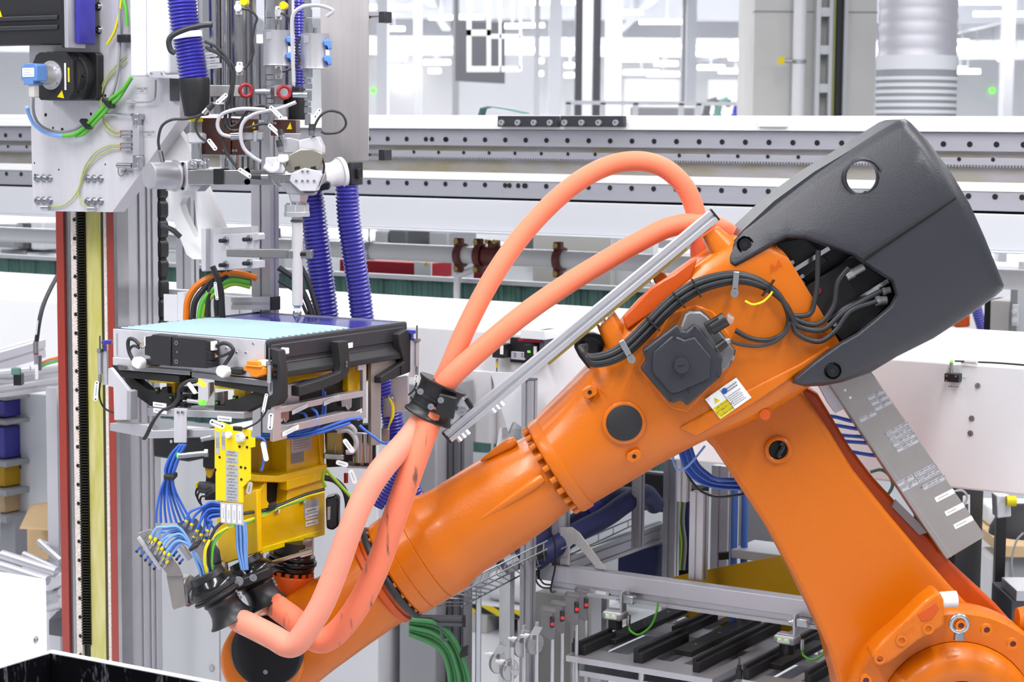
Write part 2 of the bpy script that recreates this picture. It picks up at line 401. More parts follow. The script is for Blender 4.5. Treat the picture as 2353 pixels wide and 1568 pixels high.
# link arm: front web and wider rear flange
k = B().ypx([(1600, 985), (1640, 1030), (1690, 1105), (1765, 1218), (1822, 1322), (1872, 1422), (1903, 1492), (1925, 1575), (1935, 1640), (2360, 1640), (2300, 1470), (2183, 1346), (2114, 1267), (2044, 1184), (1961, 1081), (1905, 989), (1845, 903), (1780, 850), (1650, 850)], 5.70, .2)
la = obj('link_arm', k, 'orange', rb, bevel=.018, seg=4)
k = B().ypx([(1610, 1000), (1640, 1030), (1700, 1105), (1775, 1218), (1832, 1322), (1882, 1422), (1913, 1492), (1940, 1575), (1950, 1640), (2420, 1640), (2395, 1490), (2353, 1455), (2332, 1437), (2290, 1390), (2230, 1335), (2174, 1282), (2137, 1233), (2067, 1163), (2007, 1098), (1951, 1024), (1880, 905), (1780, 850), (1650, 850)], 5.80, .16)
obj('rear_flange', k, 'orange_deep', la, bevel=.012, seg=3)  # the arm's darker side strip is put into the colour
c = YP(1787, 1033, 5.70); obj('port_rim', B().lathe(c-EY*.012, EY, [(.03, .041), (.0, .039), (-.004, .033), (.0, .028), (.03, .027)], 28, cap=False), 'orange', la)
obj('port_hole', B().lathe(c-EY*.004, EY, [(0, .0285), (.004, .028)], 24), 'dark_void', la)
obj('corrugated_conduit', B().tube([c+EX*(.008+.006*math.sin(i*.5))+EZ*(.022-.004*i)-EY*.008 for i in range(12)], [.009 if i % 2 else .0075 for i in range(12)], 8), 'black_plastic', la)
# elbow housing
k = B().loft([st((1232, 958), (1361, 1157), .148, 2), st((1262, 927), (1395, 1137), .15, 2), st((1297, 893), (1435, 1113), .152, 2.2), st((1350, 838), (1505, 1068), .154, 2.8), st((1395, 775), (1560, 1035), .155, 3.6), st((1435, 728), (1600, 1012), .155, 4.5), st((1470, 690), (1640, 993), .155, 5), st((1530, 642), (1700, 968), .155, 6), st((1600, 592), (1765, 935), .155, 6), st((1665, 548), (1815, 905), .155, 6), st((1735, 530), (1880, 860), .155, 6), st((1783, 566), (1922, 795), .155, 7)], 48)
hs = obj('elbow_housing', k, 'orange', rb, ang=50)
# saddle bosses that carry the rail
for p in (((1372, 752), (1412, 715), (1440, 770), (1400, 800)), ((1612, 545), (1650, 520), (1690, 560), (1640, 590))):
    k = B().loft([((YP(*p[0], 5.63)+YP(*p[1], 5.63))/2, (YP(*p[1], 5.63)-YP(*p[0], 5.63))/2, EY*.04, 3), ((YP(*p[2], 5.63)+YP(*p[3], 5.63))/2, (YP(*p[2], 5.63)-YP(*p[3], 5.63))/1.6, EY*.055, 3)], 24)
    obj('rail_boss', k, 'orange', hs)
k = B().ypx([(1431, 730), (1455, 705), (1493, 663), (1524, 643), (1548, 630), (1586, 601), (1603, 594), (1590, 640), (1500, 720), (1440, 760)], 5.56, .02)
obj('crest_rib', k, 'orange_deep', hs, bevel=.006)  # crest shading painted as a deeper orange slab
k = B().lathe(YP(1518, 641, 5.62), EY, [(0, .02), (.03, .02)], 20); obj('crest_boss', k, 'orange', hs, bevel=.004)
# raised deck round the motor, side rib
k = B().ypx([(1540, 720), (1600, 700), (1640, 715), (1700, 800), (1690, 830), (1580, 950), (1540, 940), (1465, 850)], YF-.004, .02)
obj('motor_deck', k, 'orange', hs, bevel=.006, seg=3)
k = B().ypx([(1560, 985), (1700, 905), (1840, 835), (1900, 795), (1912, 800), (1850, 850), (1730, 930), (1600, 1005)], YF-.006, .03)
obj('side_ridge', k, 'orange', hs, bevel=.009, seg=3)
# black cap with rim, small bosses
def disc(x, y, rr, y0, t, mt, name, par, prof=None):
    c = YP(x, y, y0); r = rr*PXM(y0)
    return obj(name, B().lathe(c, -EY, prof(r, t) if prof else [(-.02, r), (t*.7, r), (t, r*.94)], 36), mt, par)
disc(1434, 972, 50, YF, .008, 'orange', 'cap_rim', hs)
disc(1434, 972, 42, YF-.006, .007, 'black_matte', 'round_cap', hs)
for x, y, a in ((1355, 901, 30), (1457, 1048, 30)):
    c = YP(x, y, YF+.002); xd = V((math.cos(R(a)), 0, math.sin(R(a)))); k = B(); rplate(k, c-EY*.008, xd, V((-xd.z, 0, xd.x)), .044, .03, .03, .5, 6)
    o = obj('oval_boss', k, 'orange', hs, bevel=.003); obj('bolt_hole', B().cyl(c-EY*.0095, c-EY*.004, .006, seg=12), 'dark_void', o)
c = YP(1758, 953, YF+.02); obj('drain_plug', B().lathe(c, -EY, [(0, .0155), (.004, .0155), (.005, .012)], 24), 'orange_deep', hs)
# caution sticker
q = [YP(*p, YF-.008) for p in ((1620, 918), (1692, 868), (1727, 914), (1655, 964))]
sk = obj('caution_sticker', B().prism(q, EY*.006), 'label_white', hs)
xd, yd = (q[1]-q[0]).normalized(), (q[0]-q[3]).normalized(); sw, sh = (q[1]-q[0]).length, (q[0]-q[3]).length; so = (q[0]+q[2])/2-EY*.0008
def qd(b, x0, x1, y0, y1, e=0): return b.add([so+xd*(sw*a)+yd*(sh*c_)-EY*e for a, c_ in ((x0, y0), (x1, y0), (x1, y1), (x0, y1))], [[0, 1, 2, 3]])
obj('yellow_field', qd(B(), -.49, -.04, -.48, .02), 'label_yellow', sk)
obj('warning_triangle', B().add([so+xd*sw*a+yd*sh*c_-EY*.0002 for a, c_ in ((-.36, .12), (-.2, .12), (-.28, .34))], [[0, 1, 2]]), 'label_yellow', sk)
obj('divider', qd(qd(qd(B(), -.045, -.035, -.5, .5, .0002), -.49, -.04, -.15, -.14, .0004), -.49, -.04, -.32, -.31, .0004), 'ink', sk)
obj('blue_disc', B().lathe(so+xd*sw*.04+yd*sh*.33, -EY, [(0, sh*.12), (.0004, sh*.12)], 20), 'hazard_blue', sk)
for i, s in enumerate(('CAUTION', 'ATTENTION', 'VORSICHT')): text(sk, s, so+xd*sw*-.24+yd*sh*(-.06-.17*i)-EY*.0006, xd, yd, sh*.13)
text(sk, '!', so+xd*sw*-.28+yd*sh*.21-EY*.0004, xd, yd, sh*.18)
lines(sk, so+xd*sw*.23+yd*sh*-.15, xd, yd, sw*.46, sh*.5, 6); lines(sk, so+xd*sw*.28+yd*sh*.3, xd, yd, sw*.34, sh*.22, 2, t=.5)
ax = V((math.cos(R(30)), 0, math.sin(R(30)))); ay = V((-ax.z, 0, ax.x))
for s, x, y in (('A4', 1783, 612), ('A5', 1890, 772)): text(hs, s, YP(x, y, YF-.003), ax, ay, .032, 'orange_deep', 'cast_lettering', .002)
# elbow motor
em = obj('elbow_motor', B().ypx([(1575, 722), (1584, 716), (1610, 716), (1626, 728), (1690, 806), (1676, 844), (1600, 900), (1540, 820)], 5.50, .05), 'steel_grey', rb, bevel=.006)
pl = obj('mounting_flange', B().ypx([(1572, 724), (1584, 714), (1612, 714), (1628, 726), (1691, 806), (1688, 818), (1676, 845), (1662, 838), (1600, 760)], 5.525, .015), 'black_matte', em, bevel=.002)
cv = obj('motor_cover', B().ypx([(1477, 806), (1558, 744), (1566, 760), (1578, 762), (1596, 746), (1610, 756), (1662, 825), (1658, 838), (1660, 862), (1644, 878), (1579, 934), (1565, 920), (1548, 928), (1534, 921), (1472, 849), (1486, 829)], 5.46, .05), 'charcoal', em, bevel=.006, seg=3)
obj('raised_panel', B().ypx([(1498, 838), (1503, 808), (1544, 772), (1562, 776), (1572, 782), (1596, 774), (1636, 822), (1631, 870), (1560, 902), (1541, 905), (1500, 858)], 5.451, .01), 'charcoal', cv, bevel=.005, seg=3)
disc(1565, 840, 18.5, 5.452, .02, 'charcoal', 'knob', cv)
obj('knob_slot', B().ypx([(1557, 841.5), (1573, 838.5), (1573, 841), (1557, 844)], 5.4315, .002), 'dark_void', cv)
for x, y in ((1485, 808), (1550, 776), (1583, 903), (1540, 920), (1650, 866), (1596, 754)): bolt(cv, YP(x, y, 5.452), -EY, .0048, 'screw', 'charcoal', washer=False)
for x, y in ((1596, 724), (1679, 821)): bolt(em, YP(x, y, 5.51), -EY, .007, 'bolt', 'zinc')
k = B().cyl(YP(1632, 755, 5.47), YP(1668, 733, 5.47), .021, seg=18); k.box(YP(1640, 748, 5.47), (.018, 0, .011), (-.009, 0, .015), (0, .018, 0)); obj('power_connector', k, 'black_plastic', em, bevel=.002)
obj('connector_ring', B().cyl(YP(1668, 733, 5.47), YP(1684, 738, 5.47), .019, .012, seg=16), 'clear', em)
k = B().cyl(YP(1648, 802, 5.47), YP(1668, 786, 5.47), .013, seg=16); obj('signal_connector', k, 'black_plastic', em)
obj('connector_sleeve', B().cyl(YP(1668, 786, 5.47), YP(1678, 782, 5.47), .012, .007, seg=14), 'clear', em)
# forearm: lathe about its own axis
PA = YP(1299, 1061, Y0); PB = YP(1299-.842*461, 1061+.539*461, Y0); AX = (PB-PA).normalized(); KX = (PB-PA).length/461
def fp(t): return PA+AX*(t*KX)
def fr(prof): return [(t*KX, r*KX) for t, r in prof]
fa = obj('forearm', B().lathe(PA, AX, fr([(30, 92), (46, 97), (70, 100), (110, 106), (190, 110), (285, 111), (315, 114), (338, 121), (352, 122.5), (381, 121.5), (382.5, 120), (384, 121.5), (428, 120), (429.5, 118.5), (431, 120), (458, 119), (463, 114), (463, 90)]), 56), 'orange', rb)
obj('flange_ring', B().lathe(PA, AX, fr([(-2, 112), (-1, 118), (0, 119.5), (22, 119.5), (28, 117), (31, 110), (31, 80)]), 56), 'orange', fa)
px_ = AX.cross(EY).normalized()
def ringpt(t, r, g): return fp(t)+(px_*math.cos(g)-EY*math.sin(g))*(r*KX)
def ring_bolts(par, t, r, n, br, h, g0=0, dirn=1, mt='orange', only=None):
    o0 = None
    for i in range(n):
        g = g0+2*math.pi*i/n
        if only and not only(math.sin(g)): continue
        p = ringpt(t, r, g)
        if o0 is None:
            k = B().lathe(p, AX*dirn, [(0, br), (h, br), (h, br*.55), (h*.55, br*.55)], 12); o0 = obj('bolt', k, mt, par); p0 = p
        else: c_ = o0.copy(); col.objects.link(c_); c_.location = V(o0.location)+(p-p0)
ring_bolts(fa, 30, 107, 22, .0095, .018, .1, 1)
ring_bolts(fa, 462, 110, 22, .009, .012, .05, 1)
# cast ribs on the tube
for (x0, y0, x1, y1, g) in ((1248, 1098, 1088, 1205, 1), (1185, 1012, 1105, 1060, 0)):
    a, c = YP(x0, y0, Y0-.125 if g else Y0-.04), YP(x1, y1, Y0-.135 if g else Y0-.04)
    C = [a.lerp(c, i/10) for i in range(11)]; obj('cast_rib', B().tube(C, [.012, .016, .0165, .016, .015, .0135, .012, .010, .008, .006, .003], 12), 'orange', fa)
# rubber ring, wrist bolts, wrist
obj('rubber_ring', B().torus(fp(474), AX, 112*KX, .0115, 48, 14), 'rubber', rb)
wc = obj('wrist_collar', B().lathe(PA, AX, fr([(470, 60), (470, 104), (488, 106), (492, 106), (493, 114), (506, 114), (512, 108), (520, 80)]), 52), 'orange_deep', rb)
ring_bolts(wc, 493, 98, 18, .0105, -.022, .1, 1, 'orange_deep')
def wst(t, b_, ht, e): return st(t, b_, ht, e, Y0)
k = B().loft([wst((820, 1248), (934, 1424), .136, 2), wst((795, 1275), (905, 1440), .135, 2.2), wst((730, 1330), (845, 1480), .128, 2.6), wst((660, 1365), (775, 1530), .122, 3), wst((600, 1395), (700, 1590), .118, 3)], 44)
wr = obj('wrist', k, 'orange', rb)
c = YP(615, 1497, Y0); rr = 98*PXM(Y0)
obj('wrist_hub', B().lathe(c-EY*.13, EY, [(0, rr*.86), (.004, rr*.93), (.02, rr), (.24, rr), (.255, rr*.95)], 52), 'orange', wr)
o = obj('hub_cover', B().lathe(YP(615, 1497, 5.566), -EY, [(-.01, .1045), (.006, .1045), (.01, .101), (.012, .09), (.0125, .001)], 52), 'black_gloss', wr)
bolt(o, YP(610, 1545, 5.553), -EY, .0045, 'screw', washer=True)
# tool flange with bolts
TA = (YP(668, 1300, 5.74)-YP(652, 1410, 5.74)).normalized(); tp = YP(652, 1410, 5.74)
tf = obj('tool_flange', B().lathe(tp, TA, [(-.03, .055), (.0, .066), (.055, .07), (.06, .0735), (.118, .0735), (.122, .071), (.122, .05)], 40), 'orange_deep', wr)
a_ = TA.orthogonal().normalized(); b2 = TA.cross(a_); o0 = None
for i in range(16):
    g = 2*math.pi*i/16; p = tp+TA*.12+(a_*math.cos(g)+b2*math.sin(g))*.064
    if o0 is None: o0 = obj('flange_bolt', B().cyl(p, p+TA*.014, .0075, seg=12), 'orange_deep', tf); p0 = p
    else: c_ = o0.copy(); col.objects.link(c_); c_.location = V(o0.location)+(p-p0)
# rear cover
hole = [(1983+38*math.cos(R(a)), 408+38*math.sin(R(a))) for a in range(0, 360, 15)]
out = [(2078, 272), (2092, 281), (2132, 323), (2187, 399), (2229, 470), (2263, 546), (2292, 618), (2307, 656), (2303, 668), (2288, 681), (2229, 723), (2145, 778), (2061, 820), (1998, 858), (1935, 879), (1893, 887), (1850, 889), (1821, 881), (1825, 866), (1871, 828), (1930, 786), (1968, 765), (2010, 731), (2044, 702), (2057, 677), (2048, 647), (2002, 618), (1960, 588), (1901, 567), (1850, 550), (1808, 548), (1779, 563), (1724, 597), (1690, 616), (1674, 609), (1667, 588), (1678, 563), (1707, 529), (1779, 462), (1871, 395), (1956, 344), (2019, 302), (2061, 277)]
YC = 5.47
_ax, _an = V((1850, 760)), V((.64, .77))
def bulge(x, y): return .085*min(1.4, abs((V((x, y))-_ax).dot(_an))/240)**2
ds = [26 if i in range(0, 14) or i >= 38 else 11 for i in range(len(out))]
cvr = obj('rear_cover', dome(B(), out, YC, YC+.12, .034, ds, hole, bulge), 'charcoal', rb, ang=50, weld=1e-5)
# the cover's hollow body behind its face: upper hood, lower skirt, end wall
back_u = [(2078, 274), (2092, 283), (2187, 400), (2229, 471), (2292, 619), (2303, 656), (2286, 678), (2145, 774), (1998, 852), (1960, 840), (2150, 740), (2262, 660), (2200, 480), (2070, 300), (1870, 420), (1750, 530), (1690, 600), (1676, 590), (1710, 531), (1779, 465), (1871, 398), (1956, 347), (2061, 280)]
obj('cover_shell', B().ypx(back_u, YC+.115, .28), 'charcoal', cvr)
c = YP(1983, 408, YC+bulge(1983, 408)-.004); obj('hole_rim', B().lathe(c-EY*.004, EY, [(.02, .0575), (0, .055), (-.002, .05), (.004, .046), (.05, .044)], 40, cap=False), 'charcoal', cvr)
for x, y in ((1712, 562), (1914, 853)):
    c = YP(x, y, YC+bulge(x, y)-.006); o = obj('cover_bolt', B().lathe(c, -EY, [(.0, .024), (.001, .0235), (-.004, .018), (.003, .017), (.0035, .009), (-.003, .0085)], 28, cap=False), 'black_gloss', cvr)
    obj('hex_socket', B().lathe(c+EY*.002, -EY, [(0, .0105), (.005, .0095)], 6), 'dark_void', o)
k = B().tube([YP(x, y, YC+bulge(x, y)+.001) for x, y in ((2196, 454), (2140, 491), (2085, 527), (2030, 563), (1980, 596))], [.003, .006, .007, .008, .009], 10); obj('groove', k, 'dark_void', cvr)
# inside of the cover's mouth: black drives with metal bars and connectors
mo = obj('drive_block', B().ypx([(1760, 548), (1860, 530), (1990, 590), (2070, 640), (2075, 700), (1990, 790), (1925, 800), (1890, 740), (1860, 660)], 5.66, .12), 'black_plastic', rb, bevel=.005)
for pts in ([(1765, 560), (1850, 545), (1905, 600), (1850, 640), (1815, 620)], [(1850, 660), (1960, 590), (2050, 650), (1950, 720), (1880, 730)], [(1900, 745), (1990, 690), (2050, 690), (2000, 745), (1935, 785)]):
    obj('drive_face', B().ypx(pts, 5.61, .06), 'black_matte', mo, bevel=.004)
for (x0, y0, x1, y1) in ((1822, 622, 1905, 570), (1896, 735, 2040, 645)):
    a, c = YP(x0, y0, 5.6), YP(x1, y1, 5.6); d = (c-a).normalized(); obj('metal_bar', B().box((a+c)/2, (c-a)/2, d.cross(EY)*.006, EY*.006), 'chrome', mo)
for x, y in ((1820, 603), (1843, 635), (1917, 745)): bolt(mo, YP(x, y, 5.6), -EY, .006, 'bolt', 'zinc', washer=False)
obj('red_dot', B().lathe(YP(1879, 668, 5.608), -EY, [(0, .0105), (.002, .0105)], 20), 'red', mo)
for (x0, y0, x1, y1, r) in ((1945, 636, 1985, 613, .011), (2028, 671, 2046, 666, .009), (2012, 692, 2038, 690, .012)):
    k = B().cyl(YP(x0, y0, 5.575), YP(x1, y1, 5.575), r, seg=16); k.cyl(YP(x0, y0, 5.575), YP(x0*.6+x1*.4, y0*.6+y1*.4, 5.575), r*1.2, seg=14); obj('round_connector', k, 'steel_brushed', mo)
# cable gland at the elbow's front
gl = obj('cable_gland', B().ypx([(1320, 800), (1322, 780), (1340, 766), (1365, 766), (1390, 775), (1402, 800), (1395, 820), (1352, 848), (1330, 820)], 5.64, .05), 'black_plastic', rb, bevel=.004)
obj('gland_ring', B().lathe(YP(1357, 800, 5.64), -EY, [(0, .033), (.012, .033), (.012, .025), (-.01, .024)], 28, cap=False), 'black_gloss', gl)
# shoulder with ring of bolts
SC = YP(2195, 1648, 5.62); s_ = PXM(5.62)
sh = obj('shoulder', B().lathe(SC+EY*.1, -EY, [(0, 258*s_), (.105, 258*s_), (.118, 250*s_), (.12, 186*s_), (.10, 184*s_)], 72, cap=False), 'orange', rb)
obj('axis_dome', B().lathe(SC+EY*.05, -EY, [(0, 186*s_), (.09, 184*s_), (.12, 176*s_), (.138, 160*s_), (.145, 142*s_), (.143, 120*s_), (.13, 104*s_), (.09, 96*s_), (.05, 94*s_)], 72, cap=False), 'orange', sh)
obj('axis_bore', B().lathe(SC, -EY, [(0, 100*s_), (.005, 100*s_)], 40), 'dark_void', sh)
o0 = None
for x, y in ((1988, 1562), (2020, 1512), (2070, 1470), (2131, 1443), (2265, 1446), (2325, 1478), (2376, 1530), (2206, 1436)):
    p = YP(x, y, 5.50)
    if o0 is None: o0 = bolt(sh, p, -EY, .0165, 'bolt', 'orange', washer=False); o1 = obj('hex_socket', B().lathe(p-EY*.0075, -EY, [(0, .0092), (.0012, .0092)], 6), 'maroon', sh); p0 = p
    else:
        for q_ in (o0, o1): c_ = q_.copy(); col.objects.link(c_); c_.location = V(q_.location)+(p-p0)
k = B().ypx([(2000, 1508), (2032, 1470), (2078, 1428), (2120, 1385), (2150, 1362), (2160, 1360), (2170, 1380), (2172, 1440), (2110, 1475), (2040, 1530), (2010, 1520)], 5.49, .1)
o = obj('stop_block', k, 'orange', sh, bevel=.012, seg=3)
obj('block_pocket', B().ypx([(2108, 1412), (2150, 1385), (2158, 1400), (2140, 1425), (2118, 1430)], 5.488, .004), 'orange_deep', o, bevel=.0015)
text(o, '106513 201 03', YP(2068, 1440, 5.489), ax, ay, .016, 'orange', 'cast_lettering', .002); text(o, '110121', YP(2088, 1452, 5.489), ax, ay, .016, 'orange', 'cast_lettering', .002)
obj('white_plug', B().cyl(YP(2158, 1380, 5.53), YP(2199, 1377, 5.53), .0235, seg=28), 'white_plastic', sh, bevel=.002)
k = B().torus(YP(2204, 1434, 5.49), EY, .023, .0068, 32, 12); k.cyl(YP(2204, 1455, 5.49), YP(2204, 1470, 5.49), .014, .017, seg=16)
obj('eyebolt', k, 'zinc', sh)
obj('side_lug', B().lathe(YP(2345, 1425, 5.7), EX, [(-.01, .035), (.05, .05)], 24), 'orange', sh)
# cable bundle over the elbow: separate cables, straps
g = 'black cables strapped along the elbow of the robot'
base = [(1347, 795), (1340, 810), (1358, 828), (1400, 822), (1440, 800), (1485, 757), (1530, 710), (1575, 674), (1625, 650), (1690, 638), (1745, 650), (1790, 680), (1812, 715)]
ends = [[(1812, 740), (1798, 768), (1765, 782), (1725, 778), (1690, 760)], [(1820, 725), (1860, 722), (1872, 690), (1878, 650), (1880, 575)], [(1830, 735), (1880, 745), (1915, 705), (1925, 650), (1950, 615)], [(1835, 750), (1890, 758), (1935, 720), (1985, 690), (2025, 668)], [(1830, 765), (1880, 785), (1920, 760), (1955, 715), (2015, 692)]]
names = ['looping back to the elbow motor plug', 'climbing into the upper edge of the charcoal cover', 'joined to the long steel connector inside the cover', 'joined to the upper small connector in the cover', 'hanging lowest and joined to the wide knurled connector']
for i, e in enumerate(ends):
    dy = (i-2)*6.5; P = [(x+dy*.55, y+dy*.8, 5.52-.006*(i % 2)) for x, y in base]; P[0] = base[0]+(5.6,)
    P += [(x, y, 5.53-.004*i) for x, y in e]
    cable('black_cable', 'thick black cable on the robot elbow, '+names[i], 'cable', P, 5.5, 6.2, 'rubber', group=g, seg=10)
cable('black_cable', 'thin black cable curving from the small plug of the elbow motor', 'cable', [(1676, 783, 5.47), (1700, 792, 5.48), (1740, 796, 5.5), (1780, 786, 5.5), (1806, 764, 5.5), (1815, 740, 5.5)], 5.5, 4, 'rubber', group=g)
cable('earth_wire', 'yellow and green earth wire looping from the clamp over the elbow', 'wire', [(1712, 692), (1730, 700), (1752, 694), (1768, 680), (1775, 670)], 5.5, 2.6, 'yellow_wire')
for (x, y, a) in ((1437, 801, 60), (1691, 645, 95)):
    c = YP(x, y, 5.5); d = V((math.cos(R(a)), 0, -math.sin(R(a)))); k = B(); rplate(k, c, d, d.cross(EY), .05, .017, .012, .2)
    o = obj('cable_strap', k, 'zinc', hs, bevel=.002)
    q = c+d*.034; k = B(); rplate(k, q, d, d.cross(EY), .026, .022, .004, .5); obj('strap_foot', k, 'zinc', o); bolt(o, q-EY*.001, -EY, .0055)
for x, y, a in ((1500, 744, 45), (1560, 690, 40), (1600, 662, 28), (1765, 662, -35)):
    c = YP(x, y, 5.508); d = V((math.sin(R(a)), 0, -math.cos(R(a)))); obj('cable_tie', B().box(c, d*.028, d.cross(EY)*.0022, EY*.013), 'black_plastic', hs)
# aluminium rail along the robot arm
A_, C_ = YP(1029, 1003, 5.6), YP(1640, 495, 5.6); d = (C_-A_).normalized(); nrm = EY.cross(d).normalized()
if nrm.z < 0: nrm = -nrm
rl = thing('profile_rail', 'long slotted aluminium profile rail mounted on bosses above the robot arm', 'rail', A_)
prof = []; hw = .019
def slotbar(b, a, c, n1, n2, h1, h2, s=.0042, dp=.006):   # profile with T-slots on four sides
    a, c, n1, n2 = V(a), V(c), V(n1).normalized(), V(n2).normalized()
    P = [(-h1, -h2), (-s, -h2), (-s, -h2+dp), (s, -h2+dp), (s, -h2), (h1, -h2), (h1, -s), (h1-dp, -s), (h1-dp, s), (h1, s), (h1, h2), (s, h2), (s, h2-dp), (-s, h2-dp), (-s, h2), (-h1, h2), (-h1, s), (-h1+dp, s), (-h1+dp, -s), (-h1, -s)]
    return b.prism([a+n1*x+n2*y for x, y in P], c-a)
obj('profile', slotbar(B(), A_, C_, nrm, EY, hw, .02), 'alu', rl, bevel=.0012)
for q, sg in ((A_, -1), (C_, 1)): obj('end_cap', B().box(q+d*(.003*sg), nrm*hw, EY*.02, d*.003), 'black_plastic', rl)
obj('mounting_strip', B().box(A_.lerp(C_, .62)-nrm*.023, (C_-A_)*.26, nrm*.004, EY*.018), 'gold', rl)
for t in (.02, .035, .05, .15, .165, .18, .545, .57, .74): obj('slot_bolt', B().hexa(A_.lerp(C_, t)-nrm*.019, A_.lerp(C_, t)-nrm*.034, .008), 'chrome', rl)
cb = obj('clamp_bracket', B().ypx([(1012, 925), (1060, 912), (1085, 935), (1040, 978), (1022, 975)], 5.585, .02), 'alu_plate', rl, bevel=.002); bolt(cb, YP(1062, 945, 5.585), -EY, .009)
obj('tension_lever', B().ypx([(1066, 920), (1076, 914), (1088, 934), (1080, 942)], 5.58, .03), 'black_plastic', rl, bevel=.003)
# hose clamp
hc = thing('hose_clamp', 'ribbed black plastic clamp holding both orange hoses at the rail end', 'clamp', YP(998, 960, 5.58))
A2 = (YP(1018, 885, 5.58)-YP(985, 955, 5.58)).normalized(); ca = YP(1001, 920, 5.578)
obj('clamp_body', B().lathe(ca-A2*.05, A2, [(-.004, .056), (-.004, .072), (.0, .072), (.01, .064), (.02, .062), (.024, .062), (.025, .068), (.032, .068), (.033, .061), (.05, .061), (.051, .068), (.058, .068), (.059, .061), (.078, .062), (.09, .064), (.1, .072), (.104, .072), (.104, .056)], 36), 'black_plastic', hc)
obj('clamp_arm', B().ypx([(1010, 905), (1050, 915), (1042, 965), (1000, 950)], 5.49, .1), 'black_plastic', hc, bevel=.004)
for x, y in ((1013, 920), (966, 900), (990, 935)): bolt(hc, YP(x, y, 5.49), -EY, .006)
# orange hoses
def hose(label, pts, y, rpx, mt, g, n=8): return cable('fabric_hose', label, 'hose', pts, y, rpx, mt, group=g, seg=22, n=n)
G = 'orange fabric-sleeved hoses of the robot'
hose('orange hose arching highest from the black clamp down behind the rail', [(996, 920, 5.6), (1003, 905, 5.6), (1030, 850, 5.59), (1072, 752, 5.61), (1128, 645, 5.65), (1188, 556, 5.7), (1255, 480, 5.74), (1325, 420, 5.76), (1393, 383, 5.78), (1460, 370, 5.78), (1520, 383, 5.78), (1566, 420, 5.78), (1592, 468, 5.78), (1606, 530, 5.78), (1608, 590, 5.8), (1604, 640, 5.82)], 5.72, 23, 'sleeve', G)
hose('orange hose running lower and straighter from the black clamp to the elbow', [(1000, 922, 5.555), (1008, 905, 5.555), (1042, 862, 5.55), (1110, 800, 5.57), (1200, 725, 5.6), (1300, 655, 5.66), (1390, 600, 5.7), (1460, 560, 5.72), (1530, 525, 5.74), (1590, 514, 5.76), (1645, 520, 5.78), (1690, 548, 5.8)], 5.72, 24, 'sleeve', G)
hose('pale orange hose hanging in front, kinked sharply before the front gland', [(1000, 905, 5.6), (978, 955, 5.585), (938, 1010, 5.53), (880, 1075, 5.44), (838, 1140, 5.4), (806, 1215, 5.37), (776, 1300, 5.35), (742, 1385, 5.33), (710, 1440, 5.32), (683, 1477, 5.32), (660, 1483, 5.33), (630, 1466, 5.35), (585, 1443, 5.39), (552, 1426, 5.43), (528, 1405, 5.45), (510, 1378, 5.45)], 5.4, 29, 'sleeve_pale', G)
hose('dirt-stained orange hose resting against the robot forearm', [(1008, 905, 5.555), (988, 965, 5.545), (962, 1035, 5.51), (935, 1110, 5.48), (903, 1200, 5.46), (872, 1290, 5.45), (838, 1365, 5.44), (800, 1425, 5.43), (765, 1462, 5.43), (735, 1474, 5.43), (708, 1458, 5.43), (676, 1425, 5.45), (645, 1402, 5.49), (618, 1378, 5.53), (600, 1350, 5.53)], 5.45, 29, 'sleeve_stained', G)
# ================================================================ HALL
struct('floor', B().abox(-30, 30, -6, 106, -.1, 0), 'floor')
struct('wall_back', B().abox(-30, 30, 104, 104.4, 0, 7.5), 'white')
struct('ceiling', B().abox(-30, 30, -6, 106, 7.5, 7.7), 'lightgrey')
for i, y in enumerate((20, 29, 38, 48, 58, 70, 84)):
    struct('ceiling_beam', B().abox(-30, 30, y, y+.45, 5.95+.06*(i % 2), 7.5), 'lightgrey')
for x in (-14, -8, -2.5, 3.5, 9, 15):
    struct('ceiling_purlin', B().abox(x, x+.3, 20, 104, 6.2, 6.6), 'lightgrey')
LT = [(848, 950, 16), (987, 1039, 40), (1057, 1110, 39), (882, 929, 66), (889, 946, 107), (889, 933, 134), (889, 920, 155), (902, 949, 177), (976, 1038, 118), (976, 1033, 143), (986, 1011, 163), (1198, 1263, 6), (1282, 1325, 5), (1160, 1195, 60), (1198, 1250, 58), (1198, 1248, 140), (1198, 1219, 160), (1224, 1247, 169), (1221, 1239, 114), (1298, 1318, 112), (1298, 1322, 150), (1298, 1322, 173), (1427, 1476, 28), (1470, 1596, 50), (1497, 1601, 107), (1597, 1696, 122), (1675, 1731, 133), (1425, 1510, 136), (1505, 1556, 146), (1604, 1664, 155), (1652, 1729, 163), (1434, 1513, 166), (1487, 1560, 170), (2201, 2315, 5), (2238, 2400, 32), (2198, 2226, 96), (2197, 2293, 112), (2238, 2324, 124), (2325, 2344, 123), (2293, 2310, 135), (2195, 2218, 158), (2195, 2252, 164)]
REG = ((970, 'between steel sheet and first grey column'), (1045, 'between first grey column and dark board'), (1262, 'around the white tube cage'), (1345, 'between the paired grey columns'), (1740, 'left of the concrete column'), (9999, 'right of the corrugated duct'))
RK = ('topmost', 'second from top', 'third from top', 'fourth from top', 'fifth from top', 'sixth from top', 'seventh from top', 'eighth from top', 'ninth from top', 'tenth from top', 'eleventh from top', 'twelfth from top'); RC = {}
LT.sort(key=lambda t: t[2])
